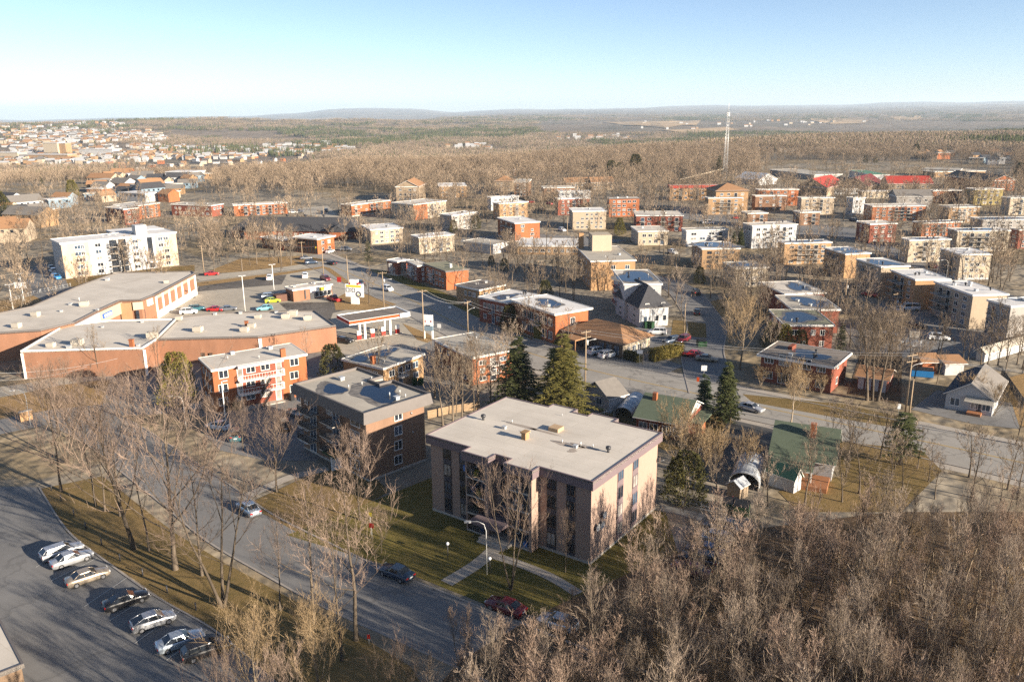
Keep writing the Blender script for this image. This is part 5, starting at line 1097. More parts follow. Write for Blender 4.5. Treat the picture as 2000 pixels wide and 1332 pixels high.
for f in range(4):
    z = 0.35+fl*f
    for px, wd, hh in ((583, 1.0, 1.2), (598, 0.9, 1.2), (643, 1.3, 1.3), (694, 2.2, 1.4)): b.window('L', usolve(b, 'L', px, z+1, -ins), z+0.75, wd, hh, 'frame_white', None, 1, True, out=-ins)
    for px in (611, 655):
        u = usolve(b, 'L', px, z, -ins); b.part('patio_door', window_mesh(1.7, 2.05, 'frame_white', 'glass_blue', 1, True), 'L', u-0.3, z+0.05, -ins)
        if f: b.part('balcony', balcony_mesh(3.6, 1.7, 'metal_dark', 'concrete', True), 'L', u, z, -ins)
    b.window('R', usolve(b, 'R', 778, z+1, -ins), z+0.8, 1.3, 1.3, 'frame_white', None, 1, True, out=-ins)
for px, z in ((803, 8.3), (806, 5.2)): b.part('wall_lamp', vent_mesh(0), 'R', usolve(b, 'R', px, z, -ins), z, -ins+0.1).scale = (1.4, 1.4, 0.5)
b.box('entrance_porch', 'white_paint', -1.0, ins, d*0.40, d*0.40+0.25, 0, 2.4); b.box('entrance_porch', 'bin_green', -1.2, ins, d*0.34, d*0.52, 2.4, 2.65); b.box('entrance_door', 'glass_dark', ins-0.08, ins, d*0.43, d*0.5, 0.3, 2.4)

# --- orange walk-up of three storeys
b = block('apartment_block', 'orange brick three storey walk-up with white railings and iron stairs', 'orange brick walk-up', (390, 693), (414, 722), (597, 691), 806, 'brick_orange', 'roof_pale', None, (3, 3, (), dict(w=0.9)), edge='fascia_white', over=0.25, vents=0, maxd=13, rim=0.1)
ORANGE = b; fl = (b.h-0.5)/3
for f in range(3):
    z = 0.25+fl*f
    for px in (437, 575): b.window('R', usolve(b, 'R', px+(3 if px < 500 else 2)*0, z+1, 0), z+0.95, 1.5, 1.3, 'frame_white', None, 1, True)
    u0, u1 = usolve(b, 'R', 468, z, 1.2), usolve(b, 'R', 556, z, 1.2)
    b.box('gallery_back', 'brick_red', u0-0.1, u1+0.3, -0.04, 0.03, z, z+fl-0.2)
    for q, wd, kd in ((0.06, 0.9, 'd'), (0.30, 1.5, 'w'), (0.62, 1.5, 'w'), (0.92, 0.9, 'd')):
        u = u0+(u1-u0)*q
        if kd == 'd': b.door('R', u, z+0.05, wd, 2.1, 'white_paint', 'glass_curtain', out=0.05)
        else: b.window('R', u, z+1.1, wd, 1.0, 'frame_white', None, 1, True, out=0.05)
    if f: b.part('balcony', balcony_mesh(round(u1-u0, 1), 1.4, 'white_paint', 'fascia_white', False), 'R', (u0+u1)/2, z)
    else: b.box('terrace', 'concrete', u0, u1, -1.6, 0, 0, 0.2)
b.box('canopy', 'fascia_white', u0, u1, -1.3, -0.26, b.h-0.33, b.h+0.06)
mb = MB()
for f in range(2):
    for k in range(11): t = k/11; mb.box(u0+(u1-u0)*(0.42+0.22*t), u0+(u1-u0)*(0.42+0.22*t)+0.3, -2.4, -1.5, 0.25+fl*(f+t), 0.30+fl*(f+t))
    for y in (-2.4, -1.5): mb.tube([(u0+(u1-u0)*0.42, y, 0.25+fl*f+0.9), (u0+(u1-u0)*0.66, y, 0.25+fl*(f+1)+0.9)], 0.04, 4); mb.tube([(u0+(u1-u0)*0.42, y, 0.2+fl*f), (u0+(u1-u0)*0.66, y, 0.2+fl*(f+1))], 0.06, 4)
mb.build('iron_stair', 'metal_dark', b.root)
x, y = local(b, [on(553, 697, b.h)])[0]; b.box('chimney', 'brick_orange', x-0.45, x+0.45, y-0.35, y+0.35, b.h, b.h+1.6)
for px, py, kd in ((454, 692, 1), (528, 682, 1), (506, 700, 0), (445, 702, 0), (548, 686, 0)): x, y = local(b, [on(px, py, b.h)])[0]; put('vent', vent_mesh(kd), b.root, (x, y, b.h+0.02))

# --- yellow brick block behind it, and the red brick one behind the spruces
b = block('apartment_block', 'yellow brick block with flooded gravel roof behind a bare tree', 'yellow brick flooded block', (670, 688), (748, 719), (826, 691), 769, 'brick_tan', 'roof_gravel', (2, 4, (1,), dict(rail='white_paint')), (2, 5, ()), edge='fascia_white', vents=4, puddle=((0.25, 0.75, 0.22, 0.14), (0.72, 0.65, 0.2, 0.14)))
b.box('chimney', 'brick_orange', b.W*0.05, b.W*0.05+0.9, b.D*0.3, b.D*0.3+0.7, b.h, b.h+1.6)
b = block('apartment_block', 'red brick block half hidden by the two spruces', 'red brick block by spruces', (848, 665), (921, 698), (1002, 683), 753, 'brick_orange', 'roof_gravel', (3, 3, (1,), dict(rail='white_paint')), (3, 4, ()), edge='fascia_white', vents=3)

# --- shopping centre
def wing(root, poly, h, wall, roof, edge, o0=None):
    ox, oy = o0; Q = [(x-ox, y-oy) for x, y in [on(px, py, h) for px, py in poly]]
    mb = MB(); mb.prism(Q, 0, h-0.02, True, False); mb.build('wall', wall, root)
    mb = MB(); mb.prism(Q, h-0.3, h, False, True); mb.build('roof', roof, root)
    mb = MB(); mb.rim(Q, h-0.25, h+0.28, 0.28); mb.build('parapet', edge, root)
    FOOT.append([(x+ox, y+oy) for x, y in Q]); return Q
o0 = on(210, 700); mall = tag(empty('shopping_centre', (o0[0], o0[1], 0)), 'sprawling flat roofed brick shopping centre in three stepped wings', 'shopping centre')
ANCH.append(('brick shopping centre', o0[0], o0[1]+25))
MH = 6.3
W1 = wing(mall, [(-60, 655), (-60, 625), (60, 600), (147, 562), (207, 540), (232, 534), (376, 531), (380, 535), (302, 577), (275, 587), (234, 588), (190, 608), (145, 631), (80, 646)], MH, 'brick_mall', 'roof_pale', 'fascia_grey', o0)
W2 = wing(mall, [(40, 687), (278, 681), (305, 664), (345, 624), (212, 627), (125, 637), (102, 650)], MH-0.6, 'brick_mall', 'roof_pale', 'fascia_white', o0)
W3 = wing(mall, [(307, 664), (504, 659), (656, 637), (615, 608), (550, 609), (440, 612), (350, 621)], MH-1.0, 'brick_mall', 'roof_pale', 'fascia_grey', o0)
def wallbox(root, p0, p1, z0, z1, thick, mat, name):   # a plate on the wall between two points given as columns of the picture at height z
    a = Vector(on(*p0)); c = Vector(on(*p1)); dv = (c-a).normalized(); nv = Vector((dv.y, -dv.x))
    if nv.dot(Vector((0, 0))-a) < 0: nv = -nv
    mb = MB(); ox, oy = o0
    q = [a+nv*0.02, c+nv*0.02, c+nv*thick, a+nv*thick]; mb.prism([(p.x-ox, p.y-oy) for p in q], z0, z1, True, True, True); return mb.build(name, mat, root)
def at_h(px, py, z): g = on(px, py, z); return proj((g[0], g[1], 0))   # the ground pixel under a point at height z
def plate(p0, p1, z, z0, z1, t, mat, name, root=None): return wallbox(root or mall, at_h(*p0, z), at_h(*p1, z), z0, z1, t, mat, name)
plate((302, 577), (380, 535), MH, 0.05, 1.9, 0.10, 'white_paint', 'white_base'); plate((302, 577), (380, 535), MH, 5.2, MH-0.3, 0.12, 'siding_cream', 'cornice_band')
A_, C_ = Vector(at_h(302, 577, MH)), Vector(at_h(380, 535, MH))
for k in range(7): t = k/6; p = A_.lerp(C_, t*0.97); q = A_.lerp(C_, t*0.97+0.025); wallbox(mall, p, q, 0.1, MH-0.3, 0.28, 'white_paint', 'pilaster')
plate((145, 631), (190, 608), MH, 3.2, MH-0.3, 0.5, 'siding_white', 'shop_front_band'); plate((190, 608), (234, 588), MH, 3.2, MH-0.3, 0.5, 'siding_cream', 'shop_front_band')
plate((234, 589), (256, 588), MH, 0.1, MH-0.4, 0.3, 'brick_tan', 'entrance_pier'); plate((258, 588), (278, 586), MH, 4.0, MH-0.35, 0.5, 'siding_cream', 'shop_front_band'); plate((262, 588), (280, 585), MH, 0.1, 3.8, 0.15, 'glass_dark', 'shop_window')
plate((195, 606), (212, 598), MH, 4.2, 5.3, 0.7, 'sign_blue', 'shop_sign'); plate((197, 605), (210, 599), MH, 4.45, 5.05, 0.74, 'sign_white', 'sign_lettering'); plate((282, 583), (292, 579), MH, 4.3, 5.9, 0.8, 'sign_white', 'shop_sign')
for p in (284, 289, 295): plate((p, 583-(p-284)*0.5), (p+2.4, 582-(p-284)*0.5), MH, 0.8, 3.4, 0.12, 'glass_dark', 'shop_window')
for p in (60, 90, 125, 170, 200): plate((p, 686.4-(p-40)*0.025), (p+9, 686.2-(p-40)*0.025), MH-0.6, 0.05, 2.3, 0.08, 'frame_brown' if p != 125 else 'metal_grey', 'back_door')
plate((278, 681), (283, 680), MH-0.6, 0.0, MH-0.9, 0.2, 'white_paint', 'white_pilaster'); plate((40, 687), (44.5, 686.8), MH-0.6, 0.0, MH-0.9, 0.2, 'white_paint', 'white_pilaster'); plate((504, 659), (510, 658.2), MH-1, 0, MH-1.3, 0.2, 'white_paint', 'white_pilaster')
for p in (345, 390, 405): plate((p, 662), (p+7, 661.9), MH-1.0, 0.1, 2.2, 0.08, 'frame_brown', 'back_door')
for px, py, kd, s, z in ((33, 640, 3, 1.0, MH), (70, 618, 3, 1.0, MH), (165, 598, 3, 1.1, MH), (138, 596, 1, 1.2, MH), (325, 553, 3, 0.7, MH), (210, 548, 1, 1.6, MH), (120, 609, 1, 1, MH), (190, 607, 1, 1, MH), (155, 588, 0, 2, MH),
        (100, 678, 3, 0.9, MH-.6), (152, 674, 3, 1.2, MH-.6), (135, 680, 1, 1.4, MH-.6), (258, 677, 4, 1.2, MH-.6), (270, 676, 1, 1, MH-.6), (298, 660, 3, 1.2, MH-.6), (200, 640, 1, 0.8, MH-.6), (350, 625, 3, 0.8, MH-.6), (278, 630, 1, 1, MH-.6),
        (387, 648, 3, 1.1, MH-1), (492, 640, 3, 0.9, MH-1), (478, 648, 3, 1.0, MH-1), (482, 638, 4, 1.0, MH-1), (504, 622, 3, 0.8, MH-1), (558, 622, 3, 1.0, MH-1), (572, 617, 3, 1.2, MH-1), (601, 625, 3, 1.0, MH-1), (420, 615, 1, 1.2, MH-1), (470, 613, 1, 1.2, MH-1), (540, 612, 1, 1.2, MH-1)):
    g = on(px, py, z); put('rooftop_unit' if kd == 3 else 'vent', vent_mesh(kd), mall, (g[0]-o0[0], g[1]-o0[1], z), random.uniform(-0.2, 0.2), (s*0.8, s*0.8, s*0.8))
mb = MB()
for k in range(14): t = k/13; p = Vector(on(*A_.lerp(C_, -0.22+0.5*t)))-Vector(o0); mb.box(p.x-0.03, p.x+0.03, p.y-3.6, p.y-3.54, 0, 1.1)
mb.build('ramp_railing', 'wood_deck', mall)
# --- little brick restaurant on the car park
b = block('restaurant', 'small brick restaurant with white sign band and yellow sign on the car park', 'small brick restaurant', (559, 552), (572, 566), (648, 555), 590, 'brick_mall', 'roof_pale', None, None, cat='restaurant', edge='fascia_white', vents=2, maxd=16)
b.box('sign_band', 'sign_white', b.W*0.42, b.W*0.97, -0.25, -0.01, b.h*0.58, b.h*0.92); b.box('yellow_sign', 'sign_yellow', b.W*0.66, b.W*0.78, -0.40, -0.26, b.h*0.62, b.h*0.88); b.box('sign_logo', 'sign_dark', b.W*0.46, b.W*0.54, -0.32, -0.26, b.h*0.50, b.h*0.70)
for k in range(4): b.window('R', b.W*(0.60+0.105*k), 0.6, 1.1, 1.7, 'frame_white', 'glass_dark', 0, False)
b.box('recess_shade_plate', 'metal_dark', b.W*0.42, b.W*0.55, -0.06, -0.01, 0, 2.4); b.box('meter_box', 'metal_dark', b.W*0.28, b.W*0.31, -0.2, -0.01, 0.4, 3.0); b.box('bin_store', 'brick_dark', -4, -0.05, b.D*0.5, b.D, 0, 2.0)  # entrance: flat dark plate, its colour imitates the shade of a door recess
# --- fuel station
CH = 5.4; loc, rz, w, d = rect((657, 613), (682, 628), (801, 610), CH); d = min(d, 11)
b = Bld('fuel_station', 'fuel station canopy with orange and white fascia on four white columns', 'fuel station', loc, rz, w, d, CH, 'fuel station canopy')
mb = MB(); mb.box(0.2, w-0.2, 0.2, d-0.2, CH-0.5, CH-0.12); mb.build('roof', 'roof_dark', b.root)
mb = MB(); mb.rim([(0, 0), (w, 0), (w, d), (0, d)], CH-0.98, CH-0.74, 0.4); mb.build('lower_fascia', 'sign_white', b.root)
mb = MB(); mb.rim([(0, 0), (w, 0), (w, d), (0, d)], CH-0.03, CH+0.03, 0.25); mb.build('upper_trim', 'sign_white', b.root)
b.box('orange_fascia', 'sign_orange', 0.03, w*0.82, 0.03, 0.3, CH-0.74, CH-0.03); b.box('white_fascia', 'sign_white', w*0.82, w-0.03, 0.03, 0.3, CH-0.74, CH-0.03); b.box('red_fascia', 'sign_red', 0.03, 0.3, 0.3, d-0.03, CH-0.74, CH-0.03); b.box('white_fascia', 'sign_white', w-0.3, w-0.03, 0.3, d-0.03, CH-0.74, CH-0.03); b.box('white_fascia', 'sign_white', 0.3, w-0.3, d-0.3, d-0.03, CH-0.74, CH-0.03)
mb = MB()
for k in range(8): x = w*(0.845+0.0165*k); mb.box(x, x+w*0.004, -0.02, 0.02, CH-0.50, CH-0.18); mb.box(x, x+w*0.011, -0.02, 0.02, CH-0.50+0.14*(k % 3), CH-0.44+0.14*(k % 3))
tag(mb.build('sign_lettering', 'sign_red', b.root), 'small red letters on the white end of the canopy')
for x in (0.30, 0.72):
    for y in (0.3, 0.7): b.box('column', 'white_paint', w*x-0.25, w*x+0.25, d*y-0.25, d*y+0.25, 0, CH-0.5)
c, s = math.cos(rz), math.sin(rz)
for i, (fx, fy, wd) in enumerate(((0.20, 0.3, 'nearest the mall'), (0.42, 0.3, 'under the middle of the canopy'), (0.60, 0.3, 'under the white end of the canopy'), (0.84, 0.3, 'nearest the boulevard'))):
    x, y = w*fx, d*fy; o = tag(empty('fuel_pump', (loc[0]+x*c-y*s, loc[1]+x*s+y*c, 0), rz), 'red and white fuel pump '+wd, 'fuel pump', 'fuel pumps under the canopy')
    mb = MB(); mb.box(-0.5, 0.5, -0.3, 0.3, 0.15, 1.2); mb.build('pump_body', 'sign_red', o); mb = MB(); mb.box(-0.5, 0.5, -0.28, 0.28, 1.2, 2.2); mb.build('pump_head', 'sign_white', o); mb = MB(); mb.box(-1.2, 1.2, -0.6, 0.6, 0, 0.15); mb.build('island', 'concrete', o)
# --- houses on the right of the mauve block
def house(name, label, short, A, B, C, h, wall, roof, rise, axis, cat='house', Wd=None, D=None, over=0.5, ang=None):
    loc, rz, w, d = rect(A, B, C, h, ang, D, Wd); b = Bld(name, label, cat, loc, rz, w, d, h, short)
    b.walls(wall); b.gable(roof, rise, axis, over, wall if wall != 'brick_red' else 'siding_white'); return b
b = house('house', 'brick house with mossy green roof and white gable beside two firs', 'mossy roofed brick house', (1243, 812), (1335, 828), (1372, 802), 3.1, 'brick_red', 'roof_shingle_green', 2.3, 'y')
for fy in (0.12, 0.35, 0.62, 0.85): b.window('L', b.D*fy, 0.9, 1.3, 1.3, near=True)
b.box('chimney', 'brick_orange', b.W*0.35, b.W*0.35+0.7, b.D*0.74, b.D*0.74+0.7, b.h, b.h+3.1); b.window('R', b.W*0.5, 1.0, 1.6, 1.3, near=True); b.box('side_porch', 'roof_shingle_green', b.W*0.3, b.W*0.95, -2.2, -0.05, 2.2, 2.4); b.box('porch_wall', 'brick_orange', b.W*0.35, b.W*0.55, -2.0, -0.05, 0, 2.2)
b = house('house', 'grey shingled house with white trim behind the mauve block', 'grey shingled house', (1142, 757), (1190, 776), (1222, 764), 3.0, 'siding_white', 'roof_shingle_grey', 2.0, 'x')
b.window('L', b.D*0.4, 0.9, 1.4, 1.2, near=True); mb = MB()
for k in range(7): mb.tube([(-0.5-0.5*k, -1.0, 0), (-0.5-0.5*k, -1.0, 1.0)], 0.04, 4)
mb.tube([(-0.3, -1, 1.0), (-3.6, -1, 1.0)], 0.05, 4); mb.build('deck_railing', 'white_paint', b.root)
b = house('house', 'house with broad green shingle roof and brick chimney by the main road', 'green roofed house', (1508, 884), (1627, 903), None, 3.0, 'siding_white', 'roof_shingle_green', 3.4, 'y', Wd=8.8)
b.box('chimney', 'brick_orange', b.W*0.30, b.W*0.30+0.8, b.D*0.34, b.D*0.34+0.8, b.h+1.2, b.h+4.4); b.window('R', b.W*0.45, 0.9, 1.4, 1.2, near=True); b.window('R', b.W*0.5, 3.6, 0.8, 1.0, near=True)
mb = MB(); mb.face([(-3.4, b.D*0.28, 2.35), (0.15, b.D*0.28, 2.95), (0.15, b.D*1.02, 2.95), (-3.4, b.D*1.02, 2.35)]); mb.face([(-3.4, b.D*1.02, 2.2), (0.15, b.D*1.02, 2.8), (0.15, b.D*0.28, 2.8), (-3.4, b.D*0.28, 2.2)])
mb.k = 1; mb.face([(-3.4, b.D*1.02, 2.2), (-3.4, b.D*0.28, 2.2), (-3.4, b.D*0.28, 2.35), (-3.4, b.D*1.02, 2.35)]); mb.build('porch_roof', ['roof_shingle_green', 'fascia_white'], b.root)
for q in (0.3, 0.65, 1.0): b.box('porch_post', 'white_paint', -3.3, -3.15, b.D*q-0.1, b.D*q+0.05, 0, 2.2)
b.box('deck', 'wood_deck', -4.5, -0.1, 0.2, b.D*0.5, 0, 0.7)
b = house('shed', 'small green roofed shed with white lit end', 'green roofed shed', (1500, 918), (1552, 936), (1566, 916), 2.2, 'siding_white', 'roof_greenmetal', 1.2, 'y', 'shed', over=0.25)
b = house('shed', 'little garden shed with shiny metal roof', 'shiny roofed shed', (1421, 944), (1446, 953), (1462, 944), 1.9, 'siding_tan', 'tarp', 0.7, 'x', 'shed', over=0.2)
b = house('bungalow', 'pale bungalow with navy and beige roof slopes by the main road', 'navy roofed bungalow', (1843, 724), (1849, 766), (1941, 782), 3.0, 'siding_white', 'roof_bluemetal', 2.4, 'y', 'bungalow', over=0.5, D=13.5)
mb = MB(); k = 2.4/(b.W/2); mb.face([(b.W/2, -0.5, 5.57), (b.W+0.5, -0.5, 3-0.5*k+0.17), (b.W+0.5, b.D+0.5, 3-0.5*k+0.17), (b.W/2, b.D+0.5, 5.57)]); mb.build('roof_slope', 'roof_shingle_grey', b.root)
for fx, wd in ((0.2, 1.4), (0.62, 1.0), (0.86, 1.3)): b.window('R', b.W*fx, 0.9, wd, 1.3, near=True)
b.door('R', b.W*0.72, 0.2, 0.9, 2.0, 'frame_white', 'panel_dark'); b.box('porch', 'wood_deck', b.W*0.5, b.W*0.8, -1.6, -0.05, 0, 0.5); mb = MB(); mb.face([(b.W*0.42, -1.8, 2.5), (b.W*1.02, -1.8, 2.5), (b.W*1.02, 0, 3.1), (b.W*0.42, 0, 3.1)]); mb.build('porch_roof', 'roof_gravel', b.root)
b = house('garage', 'row of low garages with white doors and rusty roof behind the tall trees', 'garages with white doors', (1674, 728), (1676, 733), (1734, 742), 2.6, 'brick_red', 'roof_shingle_brown', 1.2, 'x', 'garage', D=6)
for k in range(4): b.box('garage_door', 'siding_white', b.W*(0.03+0.25*k), b.W*(0.22+0.25*k), -0.08, -0.01, 0.05, 2.2)
b = house('shed', 'orange walled outbuilding behind the bungalow', 'orange outbuilding', (1800, 700), (1803, 706), (1833, 706), 2.6, 'brick_orange', 'roof_shingle_brown', 1.0, 'x', 'shed', D=5)
b = house('shed', 'white garden shed at the foot of the grey block', 'white garden shed', (1902, 676), (1908, 684), (1925, 688), 2.2, 'siding_white', 'roof_gravel', 0.8, 'y', 'shed')
b = house('shed', 'low tan roofed outbuilding beside the bungalow', 'tan outbuilding', (1843, 702), (1848, 710), (1884, 709), 2.5, 'siding_white', 'roof_shingle_brown', 0.8, 'x', 'shed', D=6)
b = house('shed', 'grey garden shed in the yard below the balcony block', 'grey garden shed', (1779, 652), (1781, 656), (1792, 657), 2.2, 'siding_grey', 'roof_gravel', 0.6, 'x', 'shed', D=3)
def shelter(label, p0, p1, wd=3.4):             # a tent shelter for a car: a half round tunnel of sheeting on hoops
    a = Vector(on(*p0)); c = Vector(on(*p1)); dv = (c-a); L = dv.length; o = tag(empty('car_shelter', (a.x, a.y, 0), math.atan2(dv.y, dv.x)), label, 'car shelter', 'tent shelters for cars')
    mb = MB(); n = 12; prof = [(-wd/2, 0)]+[(-wd/2*math.cos(PI*k/n), 1.0+1.5*math.sin(PI*k/n)) for k in range(n+1)]+[(wd/2, 0)]
    m = 9
    for i in range(m):
        for k in range(len(prof)-1):
            x0, x1 = L*i/m, L*(i+1)/m; s0 = 0.05*(i % 2); s1 = 0.05*((i+1) % 2); (y0, z0), (y1, z1) = prof[k], prof[k+1]
            mb.face([(x0, y0*(1-s0), z0-s0), (x0, y1*(1-s0), z1-s0), (x1, y1*(1-s1), z1-s1), (x1, y0*(1-s1), z0-s1)], True)
    mb.build('cover', 'tarp', o); mb = MB()
    for i in range(4): mb.tube([(L*i/3, y*0.97, z*0.98) for y, z in prof], 0.03, 4)
    mb.build('hoops', 'metal_galv', o)
shelter('grey plastic tent shelter between the grey and mossy roofed houses', (1216, 822), (1243, 790)); shelter('grey plastic tent shelter at the end of the dark driveway', (1452, 955), (1468, 912), 4.2)
# --- corner of a wood clad building at the bottom corner, brick entrance wall, fences
h = 4.6; p = Vector(on(47, 1297, h)); q = Vector(on(0, 1207, h)); ux = (q-p).normalized(); uy = Vector((-ux.y, ux.x)); o = tag(empty('flat_roofed_building', (p.x, p.y, 0), math.atan2(ux.y, ux.x)), 'corner of a flat roofed building with brown wood cladding', 'building')
mb = MB(); mb.box(0.2, 14, 0.2, 12, 0, h-0.3); mb.build('wall', 'wood_clad', o); mb = MB(); mb.box(0, 14.2, 0, 12.2, h-0.3, h); mb.build('roof', 'roof_pale', o); mb = MB(); mb.rim([(0, 0), (14.2, 0), (14.2, 12.2), (0, 12.2)], h-0.35, h+0.1, 0.2); mb.build('fascia', 'fascia_grey', o)
a, c = Vector(on(40, 824)), Vector(on(64, 818)); dv = c-a; o = tag(empty('entrance_wall', (a.x, a.y, 0), math.atan2(dv.y, dv.x)), 'low yellow brick entrance wall beside the side road', 'wall'); mb = MB(); mb.box(0, dv.length, -0.25, 0.25, 0, 1.7); mb.build('brickwork', 'brick_yellow', o); mb = MB(); mb.box(-0.1, dv.length+0.1, -0.32, 0.32, 1.7, 1.85); mb.build('coping', 'concrete', o)
def fence(px, label, mat, hh, gap, name='fence', wdt=0.09):
    L = [Vector(on(*p)) for p in px]; o = tag(empty(name, (L[0].x, L[0].y, 0)), label, 'fence'); mb = MB(); pm = MB()
    for i in range(len(L)-1):
        a, c = L[i]-L[0], L[i+1]-L[0]; n = max(2, int((c-a).length/gap)); dv = (c-a).normalized()
        for k in range(n): p = a.lerp(c, k/n); q = p+dv*wdt; mb.prism([(p.x, p.y), (q.x, q.y), (q.x-dv.y*0.03, q.y+dv.x*0.03), (p.x-dv.y*0.03, p.y+dv.x*0.03)], 0.05, hh)
        for z in (0.3, hh*0.8): pm.tube([(a.x, a.y, z), (c.x, c.y, z)], 0.035, 4)
        for k in range(int((c-a).length/2.4)+1): p = a+dv*2.4*k; pm.cyl(p.x, p.y, 0, hh+0.08, 0.06, 5)
    tag(mb.build('pickets', mat, o), kind='stuff'); pm.build('rails_and_posts', mat, o); return o
fence([(836, 818), (880, 808), (935, 800)], 'pale wooden picket fence behind the brown brick block', 'wood_fence', 1.5, 0.16, wdt=0.10); fence([(1955, 735), (1998, 798)], 'tall dark fence beside the bungalow', 'metal_dark', 1.8, 0.2, wdt=0.16); fence([(1300, 983), (1420, 1008)], 'low wire fence along the lane', 'metal_galv', 1.0, 0.8, wdt=0.04)
fence([(20, 590), (80, 572), (140, 560)], 'wire fence on the grass behind the shopping centre', 'metal_galv', 1.2, 1.2, wdt=0.05)
# ---------------------------------------------------------------- cars
KIND = {  # length, width, bonnet top, boot top, roof height, then x of: windscreen foot, roof front, roof back, rear glass foot (from the nose, as part of the length)
 'sedan': (4.65, 1.78, 0.93, 1.00, 1.44, 0.28, 0.44, 0.70, 0.86), 'hatch': (4.4, 1.75, 0.96, 1.10, 1.50, 0.24, 0.42, 0.72, 0.97),
 'wagon': (4.75, 1.78, 0.95, 1.06, 1.52, 0.27, 0.42, 0.88, 0.985), 'suv': (4.6, 1.86, 1.08, 1.20, 1.70, 0.25, 0.38, 0.88, 0.98),
 'pickup': (5.5, 1.95, 1.12, 1.12, 1.82, 0.26, 0.37, 0.56, 0.60), 'van': (5.2, 1.95, 1.10, 1.25, 1.95, 0.17, 0.30, 0.95, 0.99)}
def car_parts(kind):
    L, Wd, hb, ht, hr, a, b_, c_, d_ = KIND[kind]; w = Wd/2; X = lambda f: L/2-f*L
    st = [(0.0, 0.80, 0.42, 0.66), (0.02, 0.90, 0.26, 0.76), (0.08, 0.98, 0.20, hb-0.12), (a*0.75, 1.0, 0.18, hb-0.02), (a, 1.0, 0.18, hb+0.04), ((a+d_)/2, 1.0, 0.18, (hb+ht)/2+0.03), (d_, 1.0, 0.18, ht+0.02), (min(0.97, d_+0.09), 0.97, 0.22, ht-0.01), (0.985, 0.92, 0.28, ht-0.08 if kind != 'pickup' else ht-0.03), (1.0, 0.84, 0.40, ht-0.26)]
    if kind == 'pickup': st = [q if q[0] < 0.62 else (q[0], q[1], q[2], 0.62 if 0.62 < q[0] < 0.97 else q[3]) for q in st]
    st = sorted(st); mb = MB(); rings = []
    for f, kw, z0, z1 in st:
        W_ = w*kw; x = X(f); r = [(x, -W_*0.90, z0), (x, -W_, z0+0.16), (x, -W_*0.995, z0+(z1-z0)*0.62), (x, -W_*0.95, z1-0.07), (x, -W_*0.82, z1), (x, 0, z1+0.025)]
        rings.append(r+[(q[0], -q[1], q[2]) for q in r[-2::-1]])
    n = len(rings[0]); b0 = len(mb.v)
    for r in rings: mb.v += r
    for i in range(len(rings)-1):
        for k in range(n-1): mb.f.append((b0+i*n+k, b0+(i+1)*n+k, b0+(i+1)*n+k+1, b0+i*n+k+1)); mb.m.append(0); mb.sm.append(True)
        mb.f.append((b0+i*n, b0+i*n+n-1, b0+(i+1)*n+n-1, b0+(i+1)*n)); mb.m.append(0); mb.sm.append(False)
    mb.f.append(tuple(b0+k for k in range(n))); mb.m.append(0); mb.sm.append(False); e = b0+(len(rings)-1)*n; mb.f.append(tuple(e+n-1-k for k in range(n))); mb.m.append(0); mb.sm.append(False)
    gl = MB(); wb, wr = w*0.90, w*0.72; zb1, zb2 = hb+0.0, ht-0.02
    base = [(X(a), wb*0.95, zb1), (X((a+b_)/2+0.05), wb, zb1), (X(c_), wb, zb2), (X(d_), wb*0.92, zb2)]; roof = [(X(b_), wr*0.95, hr-0.05), (X(b_)-0.25, wr, hr-0.05), (X(c_)+0.15, wr, hr-0.05), (X(c_), wr*0.94, hr-0.05)]
    lo = [(p[0], -p[1], p[2]) for p in base]+[p for p in base[::-1]]; hi = [(p[0], -p[1], p[2]) for p in roof]+[p for p in roof[::-1]]
    for k in range(8): k2 = (k+1) % 8; gl.face([lo[k], hi[k], hi[k2], lo[k2]][::-1])
    rf = MB(); m = [(p[0], p[1]*0.96, p[2]+0.05) for p in hi]; rf.face(m[::-1])
    for k in range(8): k2 = (k+1) % 8; o = lambda p: (p[0]*1.0, p[1]*1.02, p[2]-0.03); rf.face([o(hi[k]), m[k], m[k2], o(hi[k2])][::-1])
    for s in (-1, 1):
        for (p, q, r) in ((base[0], roof[0], 0.035), (base[3], roof[3], 0.045)): rf.tube([(p[0], s*p[1], p[2]-0.02), (q[0], s*q[1], q[2]+0.01)], r, 4)
        xm = X((a+d_)/2+0.02); rf.tube([(xm, s*wb*1.0, (zb1+zb2)/2), (xm, s*wr*1.01, hr-0.04)], 0.04, 4)
        if kind in ('wagon', 'suv', 'van'): xm = X(d_-0.13); rf.tube([(xm, s*wb, zb2), (xm+0.02, s*wr, hr-0.05)], 0.05, 4)
    for s in (-1, 1): rf.box(X(a)-0.35, X(a)-0.18, s*w*1.0-0.09, s*w*1.0+0.09, hb+0.02, hb+0.17)
    lt = []
    for s in (-1, 1): q = MB(); q.box(L/2-0.20, L/2-0.015, s*w*0.62-0.19, s*w*0.62+0.19, 0.60, 0.74); lt.append(q)
    tl = []
    for s in (-1, 1): q = MB(); q.box(-L/2-0.0, -L/2+0.12, s*w*0.70-0.17, s*w*0.70+0.17, ht-0.34, ht-0.14); tl.append(q)
    pl = MB(); pl.box(-L/2-0.02, -L/2+0.03, -0.26, 0.26, 0.62 if kind != 'pickup' else 0.5, 0.76 if kind != 'pickup' else 0.62)
    return mb, gl, rf, lt, tl, pl
def wheel_meshes():
    def mk():
        t = MB(); t.tube([(0, -0.11, 0), (0, 0.11, 0)], [0.32, 0.32], 16); r = MB(); r.tube([(0, -0.125, 0), (0, 0.125, 0)], [0.20, 0.20], 10); return t.mesh('wheel', 'tyre'), r.mesh('rim', 'rim')
    return cached('wheel', mk)
